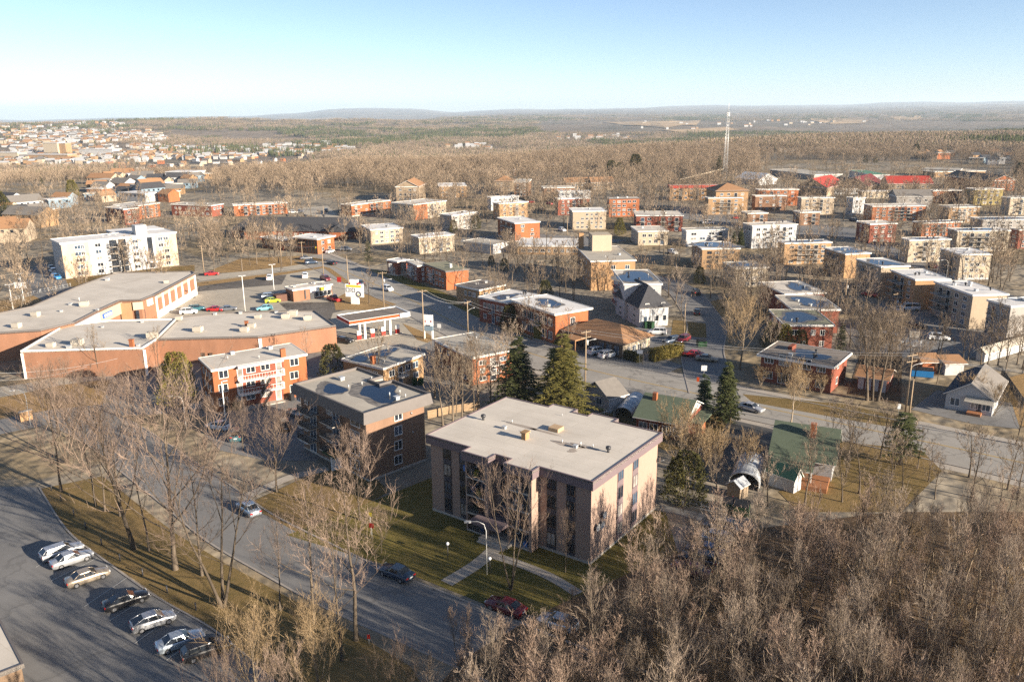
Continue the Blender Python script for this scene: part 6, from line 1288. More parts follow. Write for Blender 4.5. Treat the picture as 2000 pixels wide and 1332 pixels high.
def car(kind, col, x, y, rz, label, group=None, near=False, z=0.03):
    L, Wd = KIND[kind][:2]; o = tag(empty('car' if kind not in ('pickup', 'van') else {'pickup': 'pickup_truck', 'van': 'van'}[kind], (x, y, z), rz), label, {'pickup': 'pickup truck', 'van': 'van'}.get(kind, 'car'), group)
    P = cached(('carp', kind), lambda: car_parts(kind)); mb, gl, rf, lt, tl, pl = P; pn = 'paint_'+col
    put('body', cached(('cb', kind, col), lambda: mb.mesh('body', pn)), o); put('windows', cached(('cg', kind), lambda: gl.mesh('windows', 'car_glass')), o); put('roof', cached(('cr', kind, col), lambda: rf.mesh('roof', pn)), o)
    wm, rm = wheel_meshes()
    for fx in (0.19, 0.80):
        for s in (-1, 1):
            q = put('wheel', wm, o, (L/2-fx*L, s*(Wd/2-0.11), 0.32))
            if near: put('rim', rm, q)
    for s in (0, 1):
        put('headlight', cached(('hl', kind, s), lambda: lt[s].mesh('headlight', 'lamp_white')), o); put('taillight', cached(('tl', kind, s), lambda: tl[s].mesh('taillight', 'lamp_red')), o)
    if near: put('number_plate', cached(('np', kind), lambda: pl.mesh('number_plate', 'sign_white')), o)
    return o
def car_px(kind, col, px, py, to, label, group=None, near=False):  # centre of the car's footprint; to = a pixel its nose points at
    p = Vector(on(px, py)); q = Vector(on(*to)); d = q-p
    return car(kind, col, p.x, p.y, math.atan2(d.y, d.x), label, group, near)
GP = 'cars nosed in along the lawn in the bottom corner car park'
for k, c, x, y, l in (('wagon', 'silver', 122, 1084, 'silver estate car, farthest of the row along the lawn'), ('sedan', 'silver', 141, 1099, 'silver saloon close beside the silver estate car'), ('sedan', 'tan', 172, 1134, 'tan saloon third along the lawn kerb'), ('sedan', 'black', 247, 1180, 'black saloon alone between two gaps of the lawn row'),
        ('hatch', 'silver', 300, 1221, 'silver fastback hatchback with dark rear glass in the lawn row'), ('sedan', 'palesilver', 353, 1260, 'pale blue silver saloon beside the black estate'), ('wagon', 'black', 404, 1277, 'black estate car at the near end of the lawn row')):
    car_px(k, c, x, y, (x+51, y-17.5), l, GP, True)
for k, c, x, y, to, l in (('sedan', 'navy', 774, 1126, (740, 1112), 'dark blue saloon parked at the kerb before the mauve block'), ('sedan', 'palesilver', 486, 1000, (470, 988), 'silver car parked by the lawn of the brown block'), ('sedan', 'darkred', 988, 1193, (955, 1180), 'dark red car half hidden behind red twigs on the street'),
        ('hatch', 'palesilver', 1090, 1225, (1060, 1215), 'pale grey car hidden behind the dense twigs'), ('hatch', 'white', 427, 838, (415, 836), 'white hatchback between the orange and brown blocks'), ('suv', 'teal', 461, 855, (462, 840), 'dark teal car standing in the drive by the orange block'), ('suv', 'black', 556, 836, (550, 818), 'black sport utility car beside the brown block'), ('sedan', 'grey', 577, 812, (566, 808), 'grey car tucked behind the brown block corner'),
        ('suv', 'grey', 1402, 1034, (1360, 1026), 'grey sport utility car behind the mauve block among trees'), ('wagon', 'palesilver', 1392, 1057, (1355, 1048), 'pale blue estate car behind bare branches'), ('sedan', 'blue', 1378, 1082, (1342, 1072), 'blue car mostly hidden by bare branches'), ('suv', 'navy', 1365, 1100, (1330, 1090), 'navy car deep in the hidden car park'), ('sedan', 'darkred', 1350, 1120, (1315, 1108), 'dark red car deep in the hidden car park'),
        ('sedan', 'silver', 1467, 802, (1486, 807), 'silver saloon driving past the firs on the main road'), ('suv', 'white', 1166, 691, (1190, 686), 'white car parked before the clinic, the one by the pole'), ('suv', 'white', 1188, 698, (1212, 693), 'white car parked before the clinic, beside the walking man'), ('suv', 'white', 1283, 653, (1262, 652), 'white car behind the clinic near the green bins'), ('wagon', 'navy', 1312, 669, (1296, 672), 'dark blue car parked beside the hedge of the clinic'), ('suv', 'darkred', 1334, 668, (1322, 674), 'dark maroon car parked behind the hedge'),
        ('sedan', 'red', 1353, 696, (1335, 694), 'red car waiting on the side street beside the hedge'), ('sedan', 'tan', 1380, 705, (1400, 707), 'beige saloon turning into the side street'), ('sedan', 'black', 1361, 614, (1361, 604), 'black car driving up the side street'), ('suv', 'black', 1359, 575, (1354, 570), 'black car at the bend of the side street'),
        ('suv', 'white', 757, 568, (770, 572), 'white car driving down the boulevard'), ('sedan', 'navy', 704, 556, (694, 549), 'dark car on the boulevard behind the tall sign'), ('hatch', 'black', 672, 670, (690, 672), 'black car parked beside the mall end wall'), ('pickup', 'red', 653, 588, (638, 584), 'red pickup truck by the little restaurant'),
        ('van', 'white', 1775, 606, (1760, 606), 'white van parked below the orange stacked balcony block')):
    car_px(k, c, x, y, to, l, None, y > 780)
GM = 'cars on the shopping centre car park'
for k, c, x, y, to, l in (('hatch', 'lime', 533, 591, (546, 590), 'lime green hatchback beside the blue car'), ('suv', 'palesilver', 527, 583, (540, 582), 'pale blue car behind the lime green one'), ('hatch', 'lightblue', 517, 606, (504, 607), 'turquoise hatchback alone on the pale asphalt'), ('sedan', 'grey', 446, 607, (460, 606), 'grey saloon beside the red car at the mall roof edge'), ('sedan', 'red', 421, 608, (435, 608), 'red car beside the grey saloon at the mall roof edge'),
        ('suv', 'white', 369, 613, (385, 612), 'white car before the mall entrance ramp'), ('suv', 'teal', 384, 607, (398, 606), 'dark green car behind the white one'), ('sedan', 'red', 414, 538, (430, 537), 'red car on the pale street behind the mall'), ('suv', 'white', 527, 546, (529, 541), 'white car at the edge of the patched asphalt'), ('suv', 'white', 596, 542, (596, 536), 'white car behind the little restaurant'), ('suv', 'darkred', 636, 548, (648, 552), 'dark red car behind the restaurant roof'),
        ('suv', 'navy', 608, 516, (620, 515), 'dark car turning at the crossing'), ('sedan', 'black', 648, 517, (636, 514), 'black car entering the crossing'), ('sedan', 'grey', 598, 507, (610, 506), 'grey car beyond the crossing')):
    car_px(k, c, x, y, to, l, GM)
GR = 'cars parked below the row of blocks'
for k, c, x, y, to, l in (('sedan', 'red', 1699, 579, (1688, 577), 'bright red car under the beige flooded roof block'), ('suv', 'navy', 1776, 637, (1764, 634), 'dark car in the shaded parking yard'), ('sedan', 'black', 1791, 640, (1806, 643), 'black saloon next to the dark car in the shaded yard'), ('sedan', 'white', 1752, 608, (1745, 604), 'white car behind the leaning pole'), ('suv', 'white', 1833, 664, (1850, 665), 'white car beneath the large beige block'), ('van', 'palesilver', 1742, 668, (1755, 671), 'silver van on the sunlit part of the yard')):
    car_px(k, c, x, y, to, l, GR)
GF = 'small cars parked far up the streets'
for i, (k, c, x, y, to, ds) in enumerate((('suv', 'azure', 110, 545, (118, 547), 'bright blue car beside the tall white block'), ('suv', 'white', 104, 533, (98, 530), 'white car in the far shaded car park'), ('sedan', 'navy', 100, 526, (94, 523), 'dark car in the far shaded car park'), ('suv', 'grey', 585, 416, (594, 416), 'grey car by the red block with shaded end'), ('suv', 'white', 573, 417, (580, 417), 'white car by the red block with shaded end'), ('suv', 'black', 637, 414, (632, 418), 'black car on the drive of the red block'),
        ('suv', 'black', 1058, 412, (1066, 414), 'black car behind the brick block'), ('sedan', 'red', 1037, 397, (1046, 397), 'red car up the street from the yellow block'), ('sedan', 'red', 1073, 400, (1082, 401), 'red car next to bare trees up the street'), ('van', 'white', 1383, 438, (1394, 438), 'white van parked beyond the lilac block'), ('suv', 'white', 1098, 452, (1106, 454), 'white car beside the orange block with grey side'), ('suv', 'navy', 1668, 433, (1676, 434), 'dark car before the stripped brick block'),
        ('sedan', 'red', 1440, 428, (1450, 428), 'red car beside the blue topped block'), ('suv', 'white', 1314, 496, (1322, 498), 'white car beside the flooded roof block'), ('suv', 'navy', 1570, 500, (1580, 502), 'dark car beneath the yellow block'), ('suv', 'darkred', 1822, 523, (1828, 526), 'maroon car behind the white base block'), ('suv', 'azure', 1860, 535, (1866, 538), 'blue car behind the white base block'), ('suv', 'white', 1843, 531, (1850, 533), 'white car behind the white base block'),
        ('sedan', 'white', 645, 494, (652, 492), 'white car beside the glazed shop'), ('suv', 'grey', 676, 490, (684, 490), 'grey car beyond the glazed shop'))):
    car_px(k, c, x, y, to, ds, GF)

# ---------------------------------------------------------------- poles, lamps, wires
def pole(px, py, ytop, label, arms=1, rz=0.5, lamp=False, box=False, mat='wood_pole', group='wooden utility poles'):
    x, y, z = at(px, py); h = max(5, min(14, hgt(px, py, ytop))); o = tag(empty('utility_pole', (x, y, z), rz), label, 'utility pole', group)
    mb = MB(); mb.cyl(0, 0, -0.2, h, 0.16, 8, 0.11); mb.build('pole', mat, o)
    for k in range(arms):
        mb = MB(); mb.box(-1.2, 1.2, -0.06, 0.06, h-0.45-1.1*k, h-0.33-1.1*k)
        for s in (-1.1, -0.5, 0.5, 1.1): mb.cyl(s, 0, h-0.33-1.1*k, h-0.13-1.1*k, 0.05, 5)
        mb.build('crossarm', mat, o)
    if box: mb = MB(); mb.cyl(0.32, 0, h-3.0, h-2.0, 0.26, 10); mb.build('transformer', 'metal_grey', o)
    if lamp: mb = MB(); mb.tube([(0, 0, h-2.6), (0.8, 0, h-2.2), (2.0, 0, h-2.1)], 0.045, 5); mb.box(1.8, 2.5, -0.13, 0.13, h-2.2, h-2.05); mb.build('lamp_arm', 'metal_grey', o)
    POLES.append((px, (x, y, z+h), rz)); return o
POLES = []
pole(1143, 750, 645, 'tall pole with double crossarm and lamp beside the golden spruce', 2, 0.6, True, True)
pole(1768, 806, 690, 'tall greenish pole with crossarms beside the main road', 2, 0.4, True); pole(1776, 808, 740, 'shorter pale pole joined to the tall greenish one', 0, 0.4)
pole(750, 600, 531, 'pole with grey transformer and lamp beside the fuel canopy', 1, 0.2, True, True); pole(828, 664, 566, 'wooden pole on the dry grass island', 1, 0.3); pole(914, 650, 588, 'wooden pole before the orange row with white roof', 1, 0.9, True)
pole(632, 536, 478, 'thin pole at the crossing', 1, 0.1); pole(551, 525, 472, 'thin pole at the wood edge, paired with another', 1, 0.1); pole(591, 508, 472, 'pole before the glazed shop', 1, 0.1); pole(399, 536, 479, 'bare pole at the wood edge by the white block', 1, 0.1, group='wooden utility poles'); pole(681, 566, 500, 'pole right beside the tall sign board', 0, 0.2)
pole(1336, 652, 593, 'thin pole beside the white house with dark hip', 0, 0.2); pole(1074, 662, 621, 'thin pole behind the golden spruce', 0, 0.2); pole(1738, 596, 560, 'leaning pole below the orange balcony block', 0, 0.1); pole(1748, 614, 572, 'pole with transformer below the orange balcony block', 1, 0.3, False, True); pole(1757, 668, 612, 'double pole at the parking yard', 1, 0.4); pole(1842, 660, 611, 'pole before the large beige block', 1, 0.4); pole(1650, 592, 543, 'pole with transformer among trees by the stepped roofs', 1, 0.3, False, True)
pole(634, 448, 402, 'slender pole above the retirement home roof', 0, 0.1); pole(683, 440, 416, 'pale pole before the red block with shaded end', 0, 0.1); pole(1108, 460, 424, 'pole in the yard of the beige grey block', 0, 0.2); pole(1420, 498, 452, 'pole by the lilac white block', 0, 0.2); pole(1380, 442, 398, 'pole before the tan balcony block', 1, 0.2); pole(1294, 352, 326, 'far pole beneath the wood', 1, 0.1); pole(1318, 352, 330, 'far pole behind the red and yellow block', 1, 0.1); pole(1352, 350, 330, 'far pole left of the mast', 1, 0.1); pole(1645, 330, 300, 'far pole before the green arena', 1, 0.1); pole(1796, 330, 298, 'far pole behind the red roofed block', 1, 0.1); pole(958, 500, 470, 'pole beside the grey workshop', 0, 0.1)
def lot_lamp(px, py, ytop, label, mat='metal_galv', heads=2):
    x, y, z = at(px, py); h = max(6, min(15, hgt(px, py, ytop))); o = tag(empty('lamp_post', (x, y, z), 0.5), label, 'lamp post', 'tall white lamp posts'); mb = MB(); mb.cyl(0, 0, 0, h, 0.12, 8, 0.08); mb.build('pole', 'white_paint', o)
    for s in ((-1, 1) if heads == 2 else (1,)): mb = MB(); mb.box(s*0.15, s*0.95, -0.18, 0.18, h-0.05, h+0.12) if s > 0 else mb.box(-0.95, -0.15, -0.18, 0.18, h-0.05, h+0.12); mb.build('lamp_head', 'metal_grey', o)
lot_lamp(479, 608, 539, 'tall white lamp post between the mall roof and the turquoise car'); lot_lamp(536, 575, 517, 'tall white lamp post behind the little restaurant'); lot_lamp(27, 612, 556, 'white lamp post at the grass behind the mall, the nearer'); lot_lamp(47, 588, 535, 'white lamp post at the grass behind the mall, the farther'); lot_lamp(443, 842, 745, 'white lamp post before the orange walk-up', heads=1)
def street_lamp(px, py, ytop, dirx, label):
    x, y, z = at(px, py); h = max(6, min(12, hgt(px, py, ytop))); o = tag(empty('street_lamp', (x, y, z), 0), label, 'street lamp', 'curved arm street lamps'); mb = MB(); mb.tube([(0, 0, 0), (0, 0, h-1.2), (dirx*0.25, 0, h-0.35), (dirx*0.9, 0, h), (dirx*1.9, 0, h)], [0.075, 0.06, 0.045, 0.04, 0.03], 6); mb.build('pole', 'metal_galv', o)
    mb = MB(); x0, x1 = sorted((dirx*1.7, dirx*2.45)); mb.box(x0, x1, -0.16, 0.16, h-0.12, h+0.05); mb.build('lamp_head', 'metal_grey', o)
street_lamp(951, 1122, 1018, -1, 'curved arm street lamp before the mauve block'); street_lamp(364, 838, 776, -1, 'curved arm street lamp beside the yellow cedar'); street_lamp(1848, 545, 514, -1, 'curved arm street lamp before the cream block with white base'); street_lamp(1732, 502, 478, -1, 'curved arm street lamp by the great bare tree'); street_lamp(655, 842, 760, 1, 'street lamp before the balconies of the brown block'); street_lamp(60, 832, 762, -1, 'dark street lamp over the dry grass')
def globe(px, py, ytop, label):
    x, y, z = at(px, py); h = 1.9; o = tag(empty('globe_lamp', (x, y, z)), label, 'garden lamp', 'globe lamps on the lawn'); mb = MB(); mb.cyl(0, 0, 0, h, 0.05, 6); mb.build('post', 'metal_dark', o); mb = MB(); mb.tube([(0, 0, h), (0, 0, h+.06), (0, 0, h+.2), (0, 0, h+.34), (0, 0, h+.4)], [0.05, 0.16, 0.21, 0.16, 0.03], 10); mb.build('globe', 'lamp_white', o)
globe(875, 1092, 1060, 'globe lamp on a black post left of the path'); globe(957, 1122, 1090, 'globe lamp on a black post right of the path')
for i, (px, py) in enumerate(((101, 958), (120, 979), (145, 1008), (168, 1034), (199, 1066), (235, 1096), (279, 1124), (327, 1158), (383, 1192), (448, 1225))):
    x, y, z = at(px, py); tag((lambda m: put('bollard', cached('boll', lambda: (m.cyl(0, 0, 0, 0.9, 0.085, 8), m.cyl(0, 0, 0.9, 0.96, 0.10, 8), m.mesh('bollard', 'metal_dark'))[-1]), None, (x, y, z)))(MB()), 'black bollard light on the lawn, %s along the car park from the far end' % ('first second third fourth fifth sixth seventh eighth ninth tenth'.split()[i]), 'bollard', 'black bollard lights along the lawn')
def wire(p, q, label, sag=0.9, off=(0, 0, 0), r=0.022):
    p, q = Vector(p)+Vector(off), Vector(q)+Vector(off); mb = MB(); mb.tube([p.lerp(q, t/10)-Vector((0, 0, sag*4*(t/10)*(1-t/10))) for t in range(11)], r, 4, False); return tag(mb.build('power_line', 'metal_grey'), label, 'power line', 'overhead power lines')
PT = {p[0]: p[1] for p in POLES}
for a, c, nm in ((1143, 1768, 'from the spruce pole to the tall greenish pole'), (828, 914, 'across the boulevard by the fuel station'), (750, 828, 'along the fuel station'), (632, 750, 'from the crossing to the fuel station'), (551, 632, 'over the crossing'), (914, 1074, 'before the orange row with white roof'), (1074, 1143, 'behind the golden spruce')):
    for k, o in enumerate((-0.9, 0.9)): wire(PT[a], PT[c], 'thin overhead line %s, %s strand' % (nm, ('near', 'far')[k]), 1.2, (o*0.6, o*0.8, -0.2))
far = Vector(PT[1768])+Vector((60, -28, 1.0))
for k, o in enumerate((-0.9, 0.0, 0.9)): wire(PT[1768], far, 'thin overhead line leaving the tall greenish pole, %s strand' % ('lowest', 'middle', 'highest')[k], 1.2, (o*0.6, o*0.8, -0.2-0.4*k))
for k, (a, c) in enumerate((((170, 716, 6), (-60, 742, 9)), ((230, 700, 7), (-60, 728, 10)))):
    g0, g1 = on(a[0], a[1], a[2]), on(c[0], c[1], c[2]); wire((g0[0], g0[1], a[2]), (g1[0], g1[1], c[2]), 'thin line slung before the mall back wall, %s' % ('lower', 'upper')[k], 1.0)
# ---------------------------------------------------------------- lattice mast with beacon
x, y, z = at(1415, 352); mh = min(60, hgt(1415, 352, 216)); o = tag(empty('radio_mast', (x, y, z)), 'tall white lattice mast with aerial panels above the wood', 'radio mast')
wb, wt_ = 1.5, 0.55; LV = 22
C4 = lambda f: [(s*(wb+(wt_-wb)*f), t*(wb+(wt_-wb)*f), mh*f) for s, t in ((-1, -1), (1, -1), (1, 1), (-1, 1))]
for k in range(4): mb = MB(); mb.tube([C4(0)[k], C4(1)[k]], [0.13, 0.09], 5); mb.build('leg', 'metal_galv', o)
mb = MB()
for l in range(LV):
    a, c = C4(l/LV), C4((l+1)/LV)
    for k in range(4): mb.tube([a[k], c[(k+1) % 4]], 0.045, 4, False); mb.tube([c[k], c[(k+1) % 4]], 0.045, 4, False)
tag(mb.build('bracing', 'metal_galv', o), kind='stuff')
for k in range(6): a = k*PI/3; mb = MB(); mb.box(0.9*math.cos(a)-0.15, 0.9*math.cos(a)+0.15, 0.9*math.sin(a)-0.15, 0.9*math.sin(a)+0.15, mh*0.92, mh*0.97); mb.build('aerial_panel', 'sign_white', o)
mb = MB(); mb.cyl(0, 0, mh, mh+5, 0.12, 6); mb.build('spike', 'white_paint', o)
for nm, px, yt, yb, lb in (('far_mast', 421, 192, 227, 'hair thin far mast on the hill'), ('far_mast', 442, 207, 225, 'shorter hair thin mast on the same hill')):
    th = ray(px, 230); r = 4250; k = r/math.hypot(th[0], th[1]); X_, Y_ = th[0]*k, th[1]*k; Z_ = float(terr(X_, Y_)); o = tag(empty(nm, (X_, Y_, Z_)), lb, 'radio mast', 'thin masts on the far hill'); mb = MB(); mb.cyl(0, 0, 0, (yb-yt)/FOC*r, 0.5, 4, 0.3); mb.build('pole', 'metal_grey', o)
# ---------------------------------------------------------------- signs
def pylon(px, py, ytop, wd, label):
    x, y, z = at(px, py); h = max(5, min(13, hgt(px, py, ytop))); o = tag(empty('sign_board', (x, y, z), -0.25), label, 'sign board'); return o, h
o, h = pylon(694, 594, 546, 5, 'tall white sign board with round emblems on the dry grass patch')
mb = MB(); mb.box(-1.1, 1.1, -0.35, 0.35, 0, h*0.30); mb.build('post', 'sign_white', o); mb = MB(); mb.box(-2.6, 2.6, -0.4, 0.4, h*0.30, h*0.82); mb.build('board', 'sign_white', o); mb = MB(); mb.box(-1.2, 1.2, -0.4, 0.4, h*0.82, h); mb.build('top_board', 'sign_white', o); mb = MB(); mb.box(-2.2, 2.2, -0.46, -0.41, h*0.70, h*0.78); mb.build('yellow_band', 'sign_yellow', o)
def ringm(cx, cz, r, w_, mat, nm, par, y=-0.44):
    mb = MB(); n = 18
    for k in range(n): a, c = 2*PI*k/n, 2*PI*(k+1)/n; mb.face([(cx+r*math.cos(q)*s, y, cz+r*math.sin(q)*s) for q, s in ((a, 1), (c, 1), (c, w_), (a, w_))])
    mb.build(nm, mat, par)
mb = MB(); mb.box(-2.4, 0.3, -0.43, -0.41, h*0.50, h*0.66); mb.build('blue_panel', 'sign_dark', o); mb = MB(); mb.box(-2.2, -1.75, -0.45, -0.43, h*0.52, h*0.64); mb.box(-0.35, 0.1, -0.45, -0.43, h*0.52, h*0.64); mb.build('panel_mark', 'sign_white', o); ringm(-1.05, h*0.58, 0.62, 0.0, 'sign_white', 'emblem', o, -0.46); ringm(-1.05, h*0.58, 0.42, 0.6, 'sign_dark', 'emblem', o, -0.47); ringm(1.3, h*0.42, 0.80, 0.62, 'sign_dark', 'ring_emblem', o)
mb = MB(); mb.box(1.15, 1.45, -0.45, -0.42, h*0.37, h*0.42); mb.build('emblem_mark', 'sign_yellow', o); mb = MB(); mb.box(-1.35, -1.0, -0.45, 0.45, h*0.80, h*0.88); mb.box(1.0, 1.35, -0.45, 0.45, h*0.80, h*0.88); mb.build('red_trim', 'sign_red', o)
o, h = pylon(837, 662, 615, 3, 'white and pale blue price sign of the fuel station')
mb = MB(); mb.box(-1.2, -0.85, -0.2, 0.2, 0, h); mb.box(0.85, 1.2, -0.2, 0.2, 0, h*0.35); mb.build('post', 'sign_white', o); mb = MB(); mb.box(-0.85, 1.2, -0.22, 0.22, h*0.55, h); mb.build('board', 'sign_white', o); mb = MB(); mb.box(-0.85, 1.2, -0.22, 0.22, h*0.35, h*0.55); mb.build('blue_board', 'siding_blue', o)
mb = MB(); mb.box(-0.6, -0.45, -0.26, -0.22, h*0.70, h*0.78); mb.box(0.7, 0.95, -0.26, -0.22, h*0.71, h*0.78); mb.build('red_digits', 'sign_red', o); mb = MB(); mb.box(-0.5, 0.6, -0.26, -0.22, h*0.55, h*0.59); mb.build('dark_lettering', 'sign_dark', o)
def small_sign(px, py, h, w_, hh, mat, label, post='metal_galv', nm='road_sign'):
    x, y, z = at(px, py); o = tag(empty(nm, (x, y, z), random.uniform(-0.4, 0.1)), label, 'sign'); mb = MB(); mb.cyl(0, 0, 0, h, 0.04, 5); mb.build('post', post, o); mb = MB(); mb.box(-w_/2, w_/2, -0.06, -0.03, h-hh, h); mb.build('plate', mat, o)
small_sign(725, 1045, 3.2, 0.5, 0.5, 'sign_yellow', 'yellow warning sign on the verge before the brown block'); small_sign(727, 1052, 2.2, 0.65, 0.65, 'sign_red', 'red sign beneath the yellow warning sign'); small_sign(1374, 742, 3.0, 1.1, 1.1, 'sign_white', 'white sign at the corner of the side street'); small_sign(1363, 748, 1.2, 0.5, 0.9, 'sign_orange', 'orange marker beside the white corner sign'); small_sign(1754, 812, 2.2, 0.5, 0.9, 'sign_white', 'narrow white sign beside the tall greenish pole'); small_sign(1072, 668, 3.0, 0.9, 0.9, 'sign_red', 'red stop sign behind the golden spruce')
small_sign(1249, 712, 3.2, 1.2, 0.8, 'sign_white', 'white sign on a post before the clinic hedge'); small_sign(858, 648, 2.0, 1.0, 1.0, 'sign_white', 'small white sign on the boulevard verge'); small_sign(663, 556, 2.4, 1.4, 1.6, 'sign_red', 'small red and white sign by the boulevard'); small_sign(1430, 990, 1.6, 0.2, 1.0, 'sign_red', 'red stake marker beside the lane'); small_sign(721, 1258, 1.2, 0.3, 0.5, 'sign_red', 'small red marker at the bottom kerb'); small_sign(879, 610, 1.6, 0.8, 0.5, 'sign_white', 'white lawn sign before the flat tan row'); small_sign(1782, 690, 3.0, 3.2, 1.4, 'sign_white', 'white banner sign at the parking yard', nm='banner_sign')
x, y, z = at(46, 598); o = tag(empty('notice_board', (x, y, z), 0), 'white double notice board on a lamp post behind the mall', 'sign')
mb = MB(); mb.cyl(0, 0, 0, 8, 0.08, 6); mb.build('post', 'metal_galv', o); mb = MB(); mb.box(-1.6, 1.6, -0.15, 0.15, 5.2, 6.8); mb.build('plate', 'sign_white', o)
# ---------------------------------------------------------------- bins, skips, small things
def bin_(px, py, mat, label, s=1.0, group=None):
    x, y, z = at(px, py); o = tag(empty('wheeled_bin', (x, y, z), random.uniform(0, 1)), label, 'bin', group); mb = MB(); mb.prism([(-0.3*s, -0.3*s), (0.3*s, -0.3*s), (0.3*s, 0.3*s), (-0.3*s, 0.3*s)], 0.05, 1.0*s); mb.build('bin_body', mat, o); mb = MB(); mb.box(-0.34*s, 0.34*s, -0.36*s, 0.34*s, 1.0*s, 1.1*s); mb.build('lid', mat, o)
for i, (px, py, m, l) in enumerate(((461, 800, 'bin_green', 'green wheeled bin at the orange walk-up, the one by the wall corner'), (469, 799, 'bin_green', 'green wheeled bin at the orange walk-up, the one by the steps'), (445, 803, 'bin_black', 'black bin at the corner of the orange walk-up'), (570, 782, 'bin_black', 'black bin behind the orange walk-up'), (810, 752, 'bin_green', 'green bin below the yellow brick flooded block'), (822, 752, 'bin_green', 'second green bin below the yellow brick flooded block'))): bin_(px, py, m, l, 1.3)
for k, px in enumerate((1262, 1267, 1273)): bin_(px, 641, 'bin_green', 'bright green bin behind the clinic, %s of three' % ('first', 'middle', 'last')[k], 1.5, 'green bins behind the clinic')
def skip(px, py, mat, label, L=2.0, nm='waste_container'):
    x, y, z = at(px, py); o = tag(empty(nm, (x, y, z), random.uniform(-0.5, 0.2)), label, 'waste container'); mb = MB(); mb.box(-L/2, L/2, -0.8, 0.8, 0.1, 1.4); mb.build('tank', mat, o); mb = MB(); mb.face([(-L/2, -0.85, 1.4), (L/2, -0.85, 1.4), (L/2, 0.85, 1.75), (-L/2, 0.85, 1.75)]); mb.face([(-L/2, 0.85, 1.75), (L/2, 0.85, 1.75), (L/2, 0.85, 1.4), (-L/2, 0.85, 1.4)]); mb.build('lid', 'bin_black', o)
skip(1425, 998, 'bin_green', 'dark green waste container beside the lane'); skip(1448, 1004, 'bin_green', 'second dark green waste container beside the lane'); skip(1370, 677, 'bin_green', 'dark container on the verge of the side street'); skip(382, 702, 'bin_blue', 'blue container behind the mall'); skip(382, 798, 'siding_white', 'white clothing bank under the yellow cedar'); skip(1800, 735, 'bin_blue', 'blue tarpaulin covered container beside the bungalow', 4)
# ---------------------------------------------------------------- a man walking before the clinic
def person(px, py, label):
    x, y, z = at(px, py); o = tag(empty('person', (x, y, z), 0.6), label, 'person')
    J = [(0, 0, 0.93), (0, 0.0, 1.15), (0, 0.01, 1.42), (0, 0.01, 1.53), (0, 0.02, 1.66), (0.09, 0, 0.88), (0.10, 0.14, 0.48), (0.10, 0.10, 0.06), (0.10, 0.26, 0.04), (-0.09, 0, 0.88), (-0.10, -0.06, 0.47), (-0.10, -0.28, 0.09), (-0.10, -0.16, 0.03), (0.19, 0, 1.40), (0.25, -0.12, 1.12), (0.25, 0.02, 0.88), (-0.19, 0, 1.40), (-0.25, 0.12, 1.13), (-0.25, 0.28, 0.93), (0.25, 0.06, 0.79), (-0.25, 0.34, 0.86)]
    E = [(0, 1), (1, 2), (2, 3), (3, 4), (0, 5), (5, 6), (6, 7), (7, 8), (0, 9), (9, 10), (10, 11), (11, 12), (2, 13), (13, 14), (14, 15), (15, 19), (2, 16), (16, 17), (17, 18), (18, 20)]
    Rd = [.15, .14, .16, .065, .105, .10, .07, .05, .045, .10, .07, .05, .045, .075, .055, .04, .075, .055, .04, .035, .035]
    m = bpy.data.meshes.new('body'); m.from_pydata(J, E, []); m.materials.append(MATS['cloth_dark']); p = put('body', m, o); md = p.modifiers.new('skin', 'SKIN')
    for v, r in zip(m.skin_vertices[0].data, Rd): v.radius = (r, r*0.85)
    m.skin_vertices[0].data[0].use_root = True; ms = p.modifiers.new('smooth', 'SUBSURF'); ms.levels = 1; ms.render_levels = 1
    mb = MB(); mb.tube([(0, 0.02, 1.53), (0, 0.03, 1.60), (0, 0.03, 1.70), (0, 0.02, 1.78), (0, 0.02, 1.80)], [0.06, 0.10, 0.112, 0.07, 0.01], 10); mb.build('head', 'skin', o); mb = MB(); mb.tube([(0, 0.0, 1.67), (0, 0.0, 1.76), (0, 0.01, 1.815)], [0.118, 0.10, 0.01], 10); mb.build('hair', 'bin_black', o)
person(1185, 706, 'person in dark clothes walking on the pavement before the clinic')
def hedge(px0, px1, h, label, wdt=1.4, mat='hedge_leaf'):
    a = Vector(on(*px0)); c = Vector(on(*px1)); dv = c-a; L = dv.length; r = random.Random(int(px0[0])); o = tag(empty('hedge', (a.x, a.y, 0), math.atan2(dv.y, dv.x)), label, 'hedge'); mb = MB(); mb.box(0.15, L-0.15, -wdt/2+0.2, wdt/2-0.2, 0, h-0.2)
    for i in range(int(L*260)):
        f = r.random(); x = r.uniform(0, L)
        if f < 0.42: p = Vector((x, -wdt/2+r.uniform(-.1, .12), r.uniform(0.05, h))); n = Vector((0, -1, .2))
        elif f < 0.78: p = Vector((x, r.uniform(-wdt/2, wdt/2), h-r.uniform(0, .25))); n = Vector((0, 0, 1))
        elif f < 0.9: p = Vector((r.choice((0, L)), r.uniform(-wdt/2, wdt/2), r.uniform(0, h))); n = Vector((1 if x > L/2 else -1, 0, .2))
        else: p = Vector((x, wdt/2, r.uniform(0, h))); n = Vector((0, 1, .2))
        u = n.cross(Vector((r.uniform(-1, 1), r.uniform(-1, 1), r.uniform(-1, 1)))).normalized()*0.09; q = p+(n+Vector((r.uniform(-.8, .8), r.uniform(-.8, .8), r.uniform(-.2, 1)))).normalized()*r.uniform(.12, .3); mb.face([p-u, p+u, q+u*.3, q-u*.3])
    mb.build('foliage', mat, o)
